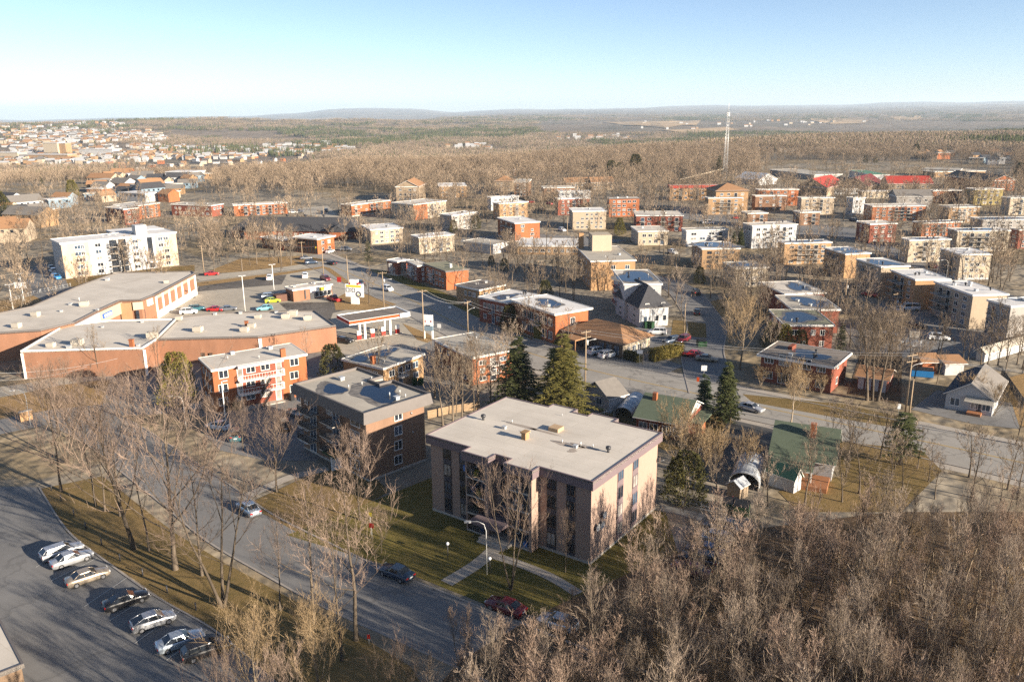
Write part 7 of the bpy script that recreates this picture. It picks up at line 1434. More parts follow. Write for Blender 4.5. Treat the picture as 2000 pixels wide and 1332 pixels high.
hedge((1272, 706), (1330, 692), 2.6, 'clipped golden green hedge beside the clinic', 2.0); hedge((1222, 700), (1250, 708), 1.8, 'dark bushy hedge at the clinic wall', 1.6, 'cedar_dark'); hedge((1050, 662), (1082, 650), 4.2, 'tall rounded golden cedar hedge before the orange row', 3.0, 'cedar')

a, c = at(1326, 357), at(1412, 350); mb = MB(); mb.tube([(a[0], a[1], 2.0), (c[0], c[1], 7.5)], 0.55, 6)
o = tag(empty('conveyor', (a[0], a[1], 0)), 'long pale slanting conveyor beam at the foot of the mast', 'conveyor'); q = mb.build('beam', 'siding_cream', o); q.location = (-a[0], -a[1], 0)
for t in (0.25, 0.5, 0.75, 0.97):
    mb = MB(); x, y = (c[0]-a[0])*t, (c[1]-a[1])*t; mb.cyl(x, y, 0, 2+5.5*t, 0.15, 5); mb.build('support', 'metal_grey', o)
# ---------------------------------------------------------------- trees one by one
tp = tree_px
# beside the car park and the street
tp('tall', 120, 960, 738, words='', label='dark trunked bare tree at the far end of the lawn'); tp('multi', 132, 905, 712, words='', label='tall pale many stemmed bare tree beside the side road', wide=1.2)
tp('tall', 187, 988, 800, words='', label='slim bare tree leaning over the ochre lawn'); tp('tall', 205, 999, 830, words='', label='slim pale trunked tree on the ochre lawn'); tp('tall', 235, 1008, 800, words='', label='bare tree with pinkish crown over the street'); tp('maple', 262, 1072, 752, words='', label='broad pink crowned bare tree with leaning trunk', leanv=(0.06, -0.12)); tp('tall', 292, 1075, 880, words='', label='straight slim bare tree on the lawn edge')
tp('maple', 343, 1112, 765, words='', label='largest forked bare tree on the lawn beside the street', wide=1.05); tp('tall', 395, 1124, 880, words='', label='thin bare tree right of the largest forked tree'); tp('multi', 436, 1185, 885, words='', label='clump of dark stems with wide crown at the lawn edge', wide=1.25); tp('tall', 547, 1192, 1015, words='', label='bare tree leaning over the street', leanv=(0.05, -0.22)); tp('tall', 614, 1217, 925, words='', label='paired slim bare trees beside the street kerb'); tp('tall', 696, 1250, 920, words='', label='tall straight bare tree right at the street kerb', wide=1.2); tp('tall', 668, 1290, 1000, words='', label='dark trunked tree behind the golden crowns', wide=0.9, i=2)
tp('maple', 541, 961, 803, words='', label='round maple with bare pink crown before the brown block', i=0); tp('maple', 704, 1015, 862, words='', label='bare maple standing before the corner of the brown block', i=1); tp('multi', 998, 1152, 912, words='', label='bare tree with forked trunk before the mauve block', i=0, wide=0.85); tp('maple', 1104, 1118, 1010, words='', label='small slender tree close to the mauve block wall', wide=0.6)
for px, py, yt, lb in ((475, 880, 790, 'young street tree before the orange walk-up'), (410, 850, 780, 'young dark street tree beside the white lamp post'), (640, 1050, 960, 'low bare thicket before the brown block'), (745, 1080, 1000, 'low bare shrubby tree on the verge before the mauve block')): tp('maple', px, py, yt, words='', label=lb, wide=0.8)
def crown_px(kind, px, ytop, h, label, wide=1.0, i=0, light=None):    # a tree whose foot lies below the picture: placed by the top of its crown
    g = on(px, ytop, h); return plant((TREES.get(kind) or EVER[kind])[i], g[0], g[1], 0, h, '', label=label, wide=wide)
crown_px('golden', 490, 1208, 9.5, 'golden lit crown of a bare tree at the bottom edge beside the car park', 1.0, 0); crown_px('golden', 610, 1198, 9.5, 'golden lit crown of a bare tree at the bottom edge beside the street', 1.0, 1); crown_px('maple', 775, 1262, 8.0, 'dull rounded bare crown at the bottom edge', 0.8, 2); crown_px('maple', 420, 1292, 9.0, 'pinkish bare twigs at the bottom edge of the car park', 0.7, 0); crown_px('maple', 540, 1290, 9.0, 'pinkish bare twigs below the golden crowns', 0.8, 1)
for k, (px, yt, hh, i) in enumerate(((850, 1285, 8, 0), (905, 1245, 8.5, 1), (955, 1222, 8, 2), (1005, 1200, 9, 0), (1060, 1190, 9, 1), (1115, 1165, 9, 2), (980, 1275, 9, 1), (1070, 1262, 10, 0), (900, 1310, 9, 2), (1130, 1230, 10, 1), (820, 1322, 8, 1))): crown_px('woodred' if k % 2 else 'wood', px, yt, hh, 'bare crown rising at the bottom edge below the street, %s from the left' % ('second fifth sixth eighth ninth eleventh seventh tenth third twelfth first'.split()[k]), 1.1, i)
crown_px('woodred', 895, 1180, 7.5, 'red tipped bare sapling at the street edge', 0.8, 0); crown_px('multi', 1335, 1000, 9.5, 'golden lit spreading bare tree behind the mauve block', 1.0, 1)
# evergreens
tp('spruce', 1012, 802, 655, words='', label='dark green spruce behind the mauve block', i=0, name='spruce_tree', wide=1.35); tp('spruce', 1097, 815, 650, words='', label='golden green spruce behind the mauve block', i=1, name='spruce_tree', wide=1.5); tp('fir', 1374, 812, 728, words='', label='smaller thin fir beside the main road', i=0, name='fir_tree', wide=1.1); tp('fir', 1416, 828, 705, words='', label='larger dense fir beside the main road', i=1, name='fir_tree', wide=1.05); tp('pine', 1757, 908, 800, words='', label='spreading dark pine beside the main road', i=1, name='pine_tree', wide=1.9)
tp('cedar', 352, 795, 690, words='', label='tall yellow green cedar beside the mall back wall', i=0, name='cedar_tree'); tp('cedar', 652, 740, 674, words='', label='dark green round cedar behind the brown block', i=1, name='cedar_tree', wide=1.15); tp('cedar', 1338, 985, 885, words='', label='dark bushy cedar beside the mauve block lane', i=1, name='cedar_tree', wide=1.1); tp('cedar', 1318, 965, 895, words='', label='green cedar touching the mauve block corner', i=0, name='cedar_tree', wide=0.8)
for px, py, yt, k, i, lb in ((720, 520, 468, 'pine', 1, 'rusty green pine at the crossing'), (1150, 456, 428, 'pine', 1, 'dark pine beside the beige grey block'), (1210, 460, 426, 'cedar', 0, 'green cedar beside the dark red balcony block'), (1432, 490, 452, 'fir', 1, 'dark fir beside the blue topped block'), (1446, 486, 446, 'fir', 1, 'second dark fir beside the blue topped block'), (1350, 478, 452, 'fir', 0, 'fir before the lilac white block'), (886, 455, 430, 'cedar', 0, 'golden cedar before the grey white block'), (930, 448, 420, 'cedar', 1, 'green cedar at the end of the grey white block'), (960, 520, 500, 'cedar', 1, 'low dark cedar behind the brick terraces'), (985, 530, 505, 'cedar', 1, 'dark cedar clump behind the patched white roof row'), (1366, 555, 522, 'cedar', 1, 'dark cedar at the bend of the side street'), (1065, 590, 548, 'cedar', 1, 'small dark evergreen behind the orange row'), (994, 648, 598, 'cedar', 1, 'dark green cedar at the front of the orange row'),
        (1640, 700, 630, 'pine', 1, 'dark pine behind the red brick duplex'), (1530, 686, 634, 'cedar', 0, 'golden shrubbery under the dark flat roof'), (1562, 690, 645, 'cedar', 1, 'dark shrubbery under the dark flat roof'), (1505, 682, 630, 'cedar', 1, 'dark cedar left of the dark flat roof'), (1403, 350, 302, 'spruce', 0, 'tall dark pine left of the radio mast'), (1193, 348, 314, 'cedar', 1, 'dark evergreen clump at the wood edge'), (1208, 350, 318, 'cedar', 1, 'second dark evergreen clump at the wood edge'), (1240, 345, 302, 'cedar', 1, 'columnar evergreen at the wood edge'), (1788, 305, 282, 'cedar', 1, 'broad dark pine among far houses'), (1806, 306, 286, 'spruce', 0, 'dark pointed pine among far houses'), (1690, 318, 304, 'cedar', 1, 'dark evergreen row behind the arena'), (1710, 319, 306, 'cedar', 1, 'dark evergreen row behind the arena, second clump'), (1990, 352, 318, 'cedar', 1, 'dark evergreen at the far right edge'), (143, 390, 352, 'cedar', 0, 'yellow green tree among the far left houses'), (232, 365, 340, 'spruce', 0, 'dark pointed evergreen among the far left houses'), (82, 364, 344, 'spruce', 0, 'pointed dark evergreen in the far left valley'), (4, 440, 375, 'cedar', 1, 'dark pine at the left edge')):
    tp(k, px, py, yt, words='', label=lb, i=i, name='evergreen_tree')
# large bare trees of the middle distance
for k, px, py, yt, lb, i, wd in (('pale', 1444, 722, 592, 'great pale bare tree at the side street corner', 0, 1.0), ('pale', 1545, 826, 712, 'multi stemmed pale bare tree at the main road', 1, 0.8), ('big', 1693, 782, 610, 'tall bare tree beside the garages, the one with the thickest trunk', 0, 0.9), ('big', 1704, 782, 600, 'tall straight bare tree beside the garages', 1, 0.75), ('big', 1714, 783, 615, 'tall leaning bare tree beside the garages', 2, 0.9), ('big', 1732, 505, 428, 'great dark trunked tree before the paired orange block', 0, 1.0), ('mid', 865, 832, 690, 'bare tree behind the brown block, the left one', 0, 0.9), ('mid', 884, 832, 676, 'tall bare tree behind the brown block', 1, 0.9), ('mid', 902, 825, 690, 'bare tree before the red brick block', 2, 0.9), ('big', 935, 800, 660, 'dark limbed bare tree beside the dark spruce', 1, 0.9), ('mid', 743, 760, 640, 'bare tree before the yellow brick flooded block', 3, 1.0), ('midred', 600, 715, 640, 'thin bare tree at the end of the mall', 0, 0.7), ('mid', 1160, 572, 520, 'bare tree before the tan block wall', 2, 0.9), ('mid', 1770, 510, 470, 'bare tree before the cream block', 0, 0.9), ('mid', 1895, 545, 490, 'bare tree before the cream block with white base', 1, 1.2),
        ('shrub', 1895, 795, 740, 'bare twiggy shrub at the bungalow door', 0, 1.0), ('shrub', 1942, 812, 760, 'pale twiggy shrub beside the bungalow', 1, 1.0), ('mid', 1600, 660, 560, 'wide bare tree before the pale gravel roof', 3, 1.1), ('mid', 1480, 640, 560, 'wide bare tree left of the flat roofs', 4, 1.2), ('mid', 1255, 712, 660, 'small bare tree before the clinic', 0, 0.7), ('midred', 1130, 655, 600, 'pink twiggy tree behind the clinic', 1, 1.2), ('mid', 195, 735, 640, 'bare tree before the mall back wall', 3, 0.8), ('mid', 310, 720, 640, 'thin bare tree beside the yellow cedar', 4, 0.7), ('mid', 330, 535, 465, 'bare tree before the white block, the right one', 0, 0.6), ('mid', 130, 552, 500, 'bare tree before the white block, the left one', 1, 0.7), ('mid', 155, 552, 498, 'bare tree before the pale brick end', 2, 0.6), ('mid', 88, 565, 500, 'bare tree beside the far shaded car park', 3, 0.8), ('mid', 245, 532, 480, 'slender bare tree before the central balconies', 4, 0.5)):
    tp(k, px, py, yt, words='', label=lb, i=i, wide=wd)
def near_anchor(x, y):
    return min(ANCH, key=lambda a: (a[1]-x)**2+(a[2]-y)**2)
# the bare wood in the bottom right corner: each tree is a thing; nothing in the picture tells its members apart
GW = 'bare trees of the dense wood in the bottom corner'
WOODP = [on(*p) for p in ((1010, 1205), (1170, 1150), (1300, 1090), (1420, 1100), (1500, 1045), (1640, 1010), (1760, 1000), (2060, 985))]
random.seed(11); wood = []; WL = []
PX_CARS = [on(1400, 1034), on(1392, 1057), on(1440, 1010)]
for _ in range(9000):
    if len(wood) >= 170: break
    x, y = random.uniform(-4, 78), random.uniform(26, 104); h = random.uniform(8.0, 13.5); q = proj((x, y, 0)); t_ = proj((x, y, h))
    if q[0] > 2080 or t_[0] < 860 or t_[1] > 1420: continue
    # the front line of the wood, given as ground columns of the picture
    e = np.interp(q[0], [700, 900, 1010, 1100, 1180, 1290, 1400, 1480, 1560, 1700, 2100], [1500, 1480, 1440, 1390, 1290, 1210, 1190, 1175, 1150, 1120, 1090])
    if q[1] < e: continue
    if any((x-a)**2+(y-c)**2 < 2.3**2 for a, c in wood): continue
    wood.append((x, y)); r = random.random()
    m = random.choice(TREES['wood']) if r < 0.66 else random.choice(TREES['woodred'])
    hh = min(h, max(4.5, 14-0.0*x)); kk = ('red twigged', 'closely packed', 'pale stemmed')[0 if r >= 0.66 else (1 if r < 0.4 else 2)]
    zone = 'towards the street' if q[0] < 1180 else ('by the mauve block' if q[0] < 1340 else ('below the hidden cars' if q[0] < 1480 else ('below the green house' if q[0] < 1640 else ('below the dark pine' if q[0] < 1820 else 'at the right edge'))))
    row = 'back' if q[1]-e < 110 else ('middle' if q[1]-e < 420 else 'front')
    WL.append((plant(m, x, y, 0, hh, '', label='-', group=GW, wide=random.uniform(0.9, 1.25)), '%s bare tree %s in the %s of the wood' % (kk, zone, {'back': 'last rows', 'middle': 'middle rows', 'front': 'first rows'}[row])))
for px, py, hh, lb in ((1632, 1262, 12, 'white trunked birch standing out in the wood below the green roofed house'), (1945, 1290, 12, 'pale birch at the right edge of the wood'), (1712, 1240, 11, 'white stemmed birch in the wood below the dark pine')): tp('birch', px, py, h=hh, words='', label=lb, name='birch_tree', wide=0.8)
for o, l in WL:
    for i, q in enumerate(TREE_LIST):
        if q[0] is o: TREE_LIST[i] = (o, '', q[2], q[3], l); break
OUTW = []
for _ in range(900):                              # the same wood goes on just outside the picture
    x, y = random.uniform(-26, 66), random.uniform(6, 56); q = proj((x, y, 11.5))
    if -80 < q[0] < 2080 and q[1] < 1350: continue
    if any((x-a)**2+(y-c)**2 < 2.7**2 for a, c in wood): continue
    wood.append((x, y)); OUTW.append((x, y, 0.0))
UNDER = []
for _ in range(3000):
    if len(UNDER) >= 300: break
    x, y = random.uniform(-4, 78), random.uniform(26, 104); q = proj((x, y, 0))
    e = np.interp(q[0], [700, 900, 1010, 1100, 1180, 1290, 1400, 1480, 1560, 1700, 2100], [1500, 1480, 1440, 1390, 1290, 1210, 1150, 1110, 1080, 1050, 1030])
    if q[0] > 2080 or q[1] < e or any((x-a)**2+(y-c)**2 < 3.4**2 for a, c in PX_CARS): continue
    UNDER.append((x, y, 0.0))
# scattered trees of the town, placed in the picture by zones: (corners of a zone, number, library, height range)
random.seed(23); MIDT = []; CAND = []
ZONES = [([(640, 470), (760, 450), (1010, 470), (1130, 500), (1130, 590), (1000, 575), (900, 545), (760, 500)], 34, ('mid', 'midred'), (8, 13)), ([(1230, 480), (1330, 500), (1420, 560), (1500, 600), (1500, 660), (1400, 680), (1300, 640), (1290, 560)], 20, ('mid',), (8, 13)), ([(1400, 540), (1660, 560), (1760, 620), (1770, 720), (1640, 700), (1480, 620)], 18, ('mid', 'midred'), (7, 12)), ([(1660, 690), (1840, 680), (1850, 780), (1740, 790)], 8, ('mid',), (6, 10)), ([(1760, 680), (2000, 670), (2000, 740), (1860, 720)], 10, ('midred',), (6, 9)),
         ([(1640, 840), (1990, 860), (2000, 1000), (1560, 990), (1600, 900)], 16, ('mid', 'midred'), (6, 10)), ([(1300, 860), (1480, 900), (1500, 990), (1330, 960)], 9, ('midred', 'shrub'), (4, 8)), ([(830, 700), (1000, 680), (1010, 800), (850, 820)], 7, ('mid', 'midred'), (8, 12)), ([(360, 440), (520, 460), (640, 500), (560, 520), (400, 530)], 26, ('mid', 'midred', 'birch'), (8, 13)), ([(20, 440), (330, 430), (360, 470), (90, 470), (20, 540)], 22, ('mid',), (7, 12)), ([(1250, 400), (1480, 420), (1480, 450), (1250, 440)], 10, ('mid',), (8, 12)), ([(1480, 400), (1990, 420), (1990, 530), (1700, 470), (1500, 470)], 24, ('mid', 'midred'), (8, 13)), ([(640, 400), (960, 410), (980, 450), (640, 440)], 14, ('mid', 'birch'), (8, 13)), ([(80, 790), (330, 770), (240, 880), (120, 870)], 6, ('maple',), (5, 8)), ([(960, 590), (1110, 660), (1110, 690), (960, 640)], 6, ('midred',), (5, 7)), ([(1500, 700), (1640, 770), (1560, 790), (1480, 760)], 4, ('shrub',), (3, 4))]
for poly, n, libs, hr in ZONES:
    xs = [p[0] for p in poly]; ys = [p[1] for p in poly]; c_ = 0
    for _ in range(n*60):
        if c_ >= n*1.35: break
        px, py = random.uniform(min(xs), max(xs)), random.uniform(min(ys), max(ys))
        if not inpoly((px, py), poly): continue
        x, y, z = at(px, py)
        if not clear(x, y) or any((x-a)**2+(y-b)**2 < 3.0**2 for a, b in MIDT): continue
        MIDT.append((x, y)); c_ += 1; CAND.append((x, y, z, libs, hr, random.random()))
CAND.sort(key=lambda q: math.hypot(q[0], q[1]))
MORE = []
for k_, (x, y, z, libs, hr, rr) in enumerate(CAND):
        lib = random.choice(libs); i = random.randrange(len(TREES[lib])); h = random.uniform(*hr)
        w_ = {'mid': ('grey bare tree', 'wide grey bare tree'), 'midred': ('brown bare tree', 'twiggy brown bare tree'), 'birch': ('pale birch', 'white trunked birch'), 'maple': ('small bare tree', 'low bare tree'), 'shrub': ('bare shrub', 'twiggy shrub')}[lib][i % 2]
        if h > sum(hr)/2+1: w_ = 'tall '+w_
        if k_ < 62: plant(TREES[lib][i], x, y, z, h, w_, name='bare_tree', group='bare trees of the town', wide=random.uniform(0.85, 1.25))
        else: MORE.append((x, y, z))
# words that tell the town's trees apart: the nearest building, the side of it, then their order from left to right
GRP = {}
for o, words, x, y, label in TREE_LIST:
    if label: o['label'] = label; continue
    a = near_anchor(x, y); q0, q1 = proj((x, y, 0)), proj((a[1], a[2], 0)); d = math.hypot(x, y)-math.hypot(a[1], a[2])
    rel = 'behind' if d > 9 else ('in front of' if d < -9 else ('left of' if q0[0] < q1[0] else 'right of'))
    GRP.setdefault((words, rel, a[0]), []).append((q0[0], o))
ORD = 'first second third fourth fifth sixth seventh eighth ninth tenth eleventh twelfth'.split()
for (words, rel, a), L in GRP.items():
    L.sort(key=lambda q: q[0])
    for i, (_, o) in enumerate(L): o['label'] = '%s %s %s' % (words, rel, a)+('' if len(L) == 1 else ', %s from the left' % ORD[min(i, 11)])

# ---------------------------------------------------------------- far houses of the valley
random.seed(31); HM = {}
def far_house(w, d, h, wall, roof, kind):
    key = (w, d, h, wall, roof, kind)
    if key in HM: return HM[key]
    mb = MB(); mb.box(-w/2, w/2, -d/2, d/2, -1.5, h)
    if kind == 0:
        mb.face([(-w/2, -d/2, h), (w/2, -d/2, h), (w/2, 0, h)] if False else [(-w/2, -d/2, h), (-w/2, d/2, h), (-w/2, 0, h+d*0.3)][::-1]); mb.face([(w/2, -d/2, h), (w/2, d/2, h), (w/2, 0, h+d*0.3)])
    mb.k = 0; r = MB(); o_ = 0.4
    if kind == 0: r.face([(-w/2-o_, -d/2-o_, h-0.15), (w/2+o_, -d/2-o_, h-0.15), (w/2+o_, 0, h+d*0.3), (-w/2-o_, 0, h+d*0.3)]); r.face([(-w/2-o_, 0, h+d*0.3), (w/2+o_, 0, h+d*0.3), (w/2+o_, d/2+o_, h-0.15), (-w/2-o_, d/2+o_, h-0.15)])
    else: r.box(-w/2-o_, w/2+o_, -d/2-o_, d/2+o_, h, h+0.4)
    wi = MB()
    for k in range(max(2, int(w/3.2))): x = -w/2+w*(k+0.5)/max(2, int(w/3.2)); wi.box(x-0.6, x+0.6, -d/2-0.06, -d/2-0.01, h-1.9, h-0.7)
    HM[key] = (mb.mesh('wall', wall), r.mesh('roof', roof), wi.mesh('window', 'glass_dark')); return HM[key]
WALLS = [('siding_white', 'white'), ('siding_white', 'white'), ('siding_cream', 'cream'), ('siding_beige', 'beige'), ('brick_orange', 'orange brick'), ('brick_tan', 'tan brick'), ('siding_blue', 'pale blue')]
ROOFS = [('roof_shingle_grey', 'grey'), ('roof_shingle_dark', 'dark'), ('roof_shingle_brown', 'brown'), ('roof_white', 'pale flat'), ('roof_pale', 'pale flat')]
HZ = [([(0, 480), (250, 330), (420, 345), (330, 395), (0, 400)], 70, 'of the near valley at the left'), ([(0, 300), (300, 300), (560, 322), (330, 330), (0, 330)], 75, 'of the valley bottom at the left'), ([(268, 287), (420, 288), (590, 300), (560, 318), (300, 306)], 60, 'in the pale cluster under the hill'), ([(580, 302), (768, 306), (740, 320), (600, 328)], 55, 'in the white cluster before the wood'), ([(1730, 290), (2000, 288), (2000, 325), (1850, 318), (1740, 305)], 26, 'at the far right behind the arena')]
HPOS = []
for poly, n, where in HZ:
    xs = [p[0] for p in poly]; ys = [p[1] for p in poly]; c_ = 0
    for _ in range(n*30):
        if c_ >= n: break
        px, py = random.uniform(min(xs), max(xs)), random.uniform(min(ys), max(ys))
        if not inpoly((px, py), poly): continue
        x, y, z = at(px, py)
        if not clear(x, y) or any((x-a)**2+(y-b)**2 < 15**2 for a, b in HPOS): continue
        HPOS.append((x, y)); c_ += 1; wl = random.choice(WALLS); rf_ = random.choice(ROOFS); flat_ = rf_[1] == 'pale flat'; big = random.random() < 0.22
        w_, d_, h_ = (random.choice((16, 22)), 11, random.choice((5, 6))) if big else (random.choice((9, 12)), 8, random.choice((4, 5)))
        ms = far_house(w_, d_, h_, wl[0], rf_[0], 1 if flat_ else 0); o = tag(empty('far_house', (x, y, z), random.choice((-0.5, -0.3, 0.2, 0.9))), '%s %s with %s roof %s' % ('large' if big else 'small', wl[1]+(' house' if not big else ' block'), rf_[1], where), 'house', 'far houses '+where)
        put('wall', ms[0], o); put('roof', ms[1], o); tag(put('windows', ms[2], o), kind='stuff')
def special(px, py, w_, d_, h_, wall, roof, label, rz=-0.2):
    x, y, z = at(px, py); ms = far_house(w_, d_, h_, wall, roof, 1); o = tag(empty('far_building', (x, y, z), rz), label, 'building'); put('wall', ms[0], o); put('roof', ms[1], o); tag(put('windows', ms[2], o), kind='stuff'); HPOS.append((x, y))
special(107, 306, 34, 18, 28, 'siding_cream', 'roof_white', 'pale far tower block in the valley, the taller'); special(126, 306, 26, 18, 27, 'brick_tan', 'roof_white', 'tan far tower block in the valley, the second'); special(195, 304, 80, 24, 13, 'siding_white', 'roof_white', 'long white far building in the valley'); special(95, 314, 110, 26, 12, 'brick_tan', 'roof_white', 'long tan far building beneath the towers'); special(20, 310, 60, 26, 12, 'siding_cream', 'roof_white', 'wide cream far building at the left edge'); special(364, 350, 24, 18, 6, 'siding_white', 'roof_white', 'white far hall above the bare trees')
# beyond the 300 that show largest: one mass of small far houses on the hillsides
mbs = MB(); rs = random.Random(5); k_ = 0; DH = set()
for poly, n in (([(0, 245), (230, 240), (330, 262), (200, 280), (0, 290)], 330), ([(60, 262), (300, 255), (330, 275), (90, 282)], 200), ([(0, 285), (420, 287), (620, 305), (300, 318), (0, 325)], 380), ([(500, 285), (640, 280), (700, 300), (560, 305)], 110), ([(1080, 268), (1230, 265), (1230, 275), (1100, 280)], 50), ([(1200, 240), (1500, 235), (1700, 240), (1500, 250), (1250, 256)], 60), ([(860, 285), (960, 285), (960, 296), (870, 296)], 16)):
    xs = [p[0] for p in poly]; ys = [p[1] for p in poly]
    for _ in range(n):
        px, py = rs.uniform(min(xs), max(xs)), rs.uniform(min(ys), max(ys))
        if not inpoly((px, py), poly): continue
        x, y, z = at(px, py); w_, d_, h_ = rs.choice((5, 6, 9)), 5, rs.choice((5, 6, 8)); DH.update((int(x//40)+i, int(y//40)+j) for i in (-1, 0, 1) for j in (-1, 0)); mbs.k = rs.choice((0, 0, 0, 1, 2)); mbs.box(x-w_, x+w_, y-d_, y+d_, z-2, z+h_, False); mbs.k = rs.choice((3, 4, 0)); mbs.face([(x-w_-.4, y-d_-.4, z+h_), (x+w_+.4, y-d_-.4, z+h_), (x+w_+.4, y, z+h_+3), (x-w_-.4, y, z+h_+3)]); mbs.face([(x-w_-.4, y, z+h_+3), (x+w_+.4, y, z+h_+3), (x+w_+.4, y+d_+.4, z+h_), (x-w_-.4, y+d_+.4, z+h_)])
tag(mbs.build('distant_houses', ['siding_white', 'siding_cream', 'brick_tan', 'roof_shingle_grey', 'roof_shingle_brown']), 'mass of tiny pale houses on the far hillsides', 'houses', kind='stuff')

# ---------------------------------------------------------------- woods: masses of trees nobody could count
def clump(seed, n, R, hts, ever):
    r = random.Random(seed); mb = MB()
    for i in range(n):
        x, y = r.uniform(-R, R), r.uniform(-R, R); h = r.uniform(*hts)
        if r.random() < ever:
            mb.k = 1
            for l in range(4):
                z = h*(0.15+0.22*l); R_ = h*0.20*(1-l*0.22)
                for k in range(5): a = 2*PI*k/5+l; c = 2*PI*(k+0.8)/5+l; mb.face([(x+R_*math.cos(a), y+R_*math.sin(a), z), (x+R_*math.cos(c), y+R_*math.sin(c), z-h*.03), (x, y, z+h*0.32)])
        else:
            mb.k = 2; mb.face([(x-0.13, y, -1), (x+0.13, y, -1), (x, y+0.05, h*0.95)]); mb.k = 0
            for k in range(28):
                a = r.uniform(0, 6.28); z0 = h*r.uniform(0.22, 0.85); L = h*r.uniform(0.14, 0.32); d = Vector((math.cos(a)*0.75, math.sin(a)*0.75, r.uniform(0.2, 1.0))); p = Vector((x, y, z0)); e = p+d*L; s = Vector((-math.sin(a), math.cos(a), 0))*h*0.012
                mb.face([p, e-s+Vector((0, 0, -L*.2)), e+d*L*.3, e+s+Vector((0, 0, -L*.25))])
    return put('_', mb.mesh('woods_clump', ['twig_far', 'needles', 'bark']))
def scatter(name, label, pts, sources, smin, smax):
    me = bpy.data.meshes.new(name); me.from_pydata([tuple(p[:3]) for p in pts], [], []); o = put(name, me); tag(o, label, 'woods', kind='stuff')
    for i, s in enumerate(sources): me.materials.append(s.data.materials[0])
    g = bpy.data.node_groups.new(name, 'GeometryNodeTree'); g.interface.new_socket('Geometry', in_out='INPUT', socket_type='NodeSocketGeometry'); g.interface.new_socket('Geometry', in_out='OUTPUT', socket_type='NodeSocketGeometry')
    nn, lk = g.nodes, g.links; gi, go = nn.new('NodeGroupInput'), nn.new('NodeGroupOutput'); jn = nn.new('GeometryNodeJoinGeometry'); rng = nn.new('FunctionNodeRandomValue'); rng.data_type = 'INT'; rng.inputs['Min'].default_value = 0; rng.inputs['Max'].default_value = len(sources)-1
    rot = nn.new('FunctionNodeRandomValue'); rot.data_type = 'FLOAT_VECTOR'; rot.inputs['Max'].default_value = (0, 0, 6.283); rot.inputs['Min'].default_value = (0, 0, 0); scv = nn.new('FunctionNodeRandomValue'); scv.data_type = 'FLOAT'; scv.inputs[2].default_value = smin; scv.inputs[3].default_value = smax
    for i, s in enumerate(sources):
        oi = nn.new('GeometryNodeObjectInfo'); oi.inputs['Object'].default_value = s; oi.inputs['As Instance'].default_value = True; oi.transform_space = 'ORIGINAL'
        cmpn = nn.new('FunctionNodeCompare'); cmpn.data_type = 'INT'; cmpn.operation = 'EQUAL'; cmpn.inputs[3].default_value = i; lk.new(rng.outputs[2], cmpn.inputs[2])
        ip = nn.new('GeometryNodeInstanceOnPoints'); lk.new(gi.outputs[0], ip.inputs['Points']); lk.new(cmpn.outputs[0], ip.inputs['Selection']); lk.new(oi.outputs['Geometry'], ip.inputs['Instance']); lk.new(rot.outputs[0], ip.inputs['Rotation']); lk.new(scv.outputs[1], ip.inputs['Scale']); lk.new(ip.outputs[0], jn.inputs[0])
    lk.new(jn.outputs[0], go.inputs[0]); md = o.modifiers.new('scatter', 'NODES'); md.node_group = g; return o
def vnoise(x, y, s, seed=0):
    r = 0.0
    for k in range(4): a = seed+k*1.7; r += math.sin(x/s*(1+k*0.9)*math.cos(a)+y/s*(1+k*.9)*math.sin(a)+a*3)*math.sin(x/s*(1.3+k)*math.sin(a+1)-y/s*(1.1+k)*math.cos(a+1)+a)/(1+k*.5)
    return r
SRC = bpy.data.collections.new('wood_sources')
CL = []
for i in range(4):
    q = clump(50+i, 26, 20, (7, 11), 0.05); COL.objects.unlink(q); SRC.objects.link(q); q.name = 'bare_clump'; CL.append(q)
for i in range(2):
    q = clump(70+i, 22, 20, (8, 13), 0.75); COL.objects.unlink(q); SRC.objects.link(q); q.name = 'evergreen_clump'; CL.append(q)
LOW = []
for tm, cm, H0 in TREES['low']:
    j = bpy.data.meshes.new('tree_low'); bm = bmesh.new(); bm.from_mesh(tm); n0 = len(bm.faces); bm.from_mesh(cm); bm.faces.ensure_lookup_table()
    for f in bm.faces[n0:]: f.material_index = 1
    bm.to_mesh(j); bm.free(); j.materials.append(MATS['bark']); j.materials.append(MATS['twig_far']); q = bpy.data.objects.new('tree_low', j); SRC.objects.link(q); LOW.append(q)
def joined(tm, cm):
    j = bpy.data.meshes.new('tree_whole'); bm = bmesh.new(); bm.from_mesh(tm); n0 = len(bm.faces); bm.from_mesh(cm); bm.faces.ensure_lookup_table()
    for f in bm.faces[n0:]: f.material_index = 1
    bm.to_mesh(j); bm.free(); j.materials.append(tm.materials[0]); j.materials.append(cm.materials[0]); q = bpy.data.objects.new('tree_whole', j); SRC.objects.link(q); return q
scatter('bare_street_trees', 'further bare trees between the town blocks', MORE, [joined(t_, c_) for t_, c_, _ in TREES['mid']+TREES['midred']], 0.65, 1.05)
scatter('outer_wood', 'edge of the dense bare wood reaching beyond the bottom of the view', OUTW, [joined(*TREES['wood'][i][:2]) for i in (0, 2)], 0.9, 1.15)
scatter('undergrowth', 'tangled bare undergrowth on the floor of the dense wood', UNDER, [joined(t_, c_) for t_, c_, _ in TREES['shrub']], 0.35, 0.75)
rs = random.Random(77)
def hclear(x, y):
    return not any(abs(x-a) < 11 and abs(y-b) < 11 for a, b in HPOS)
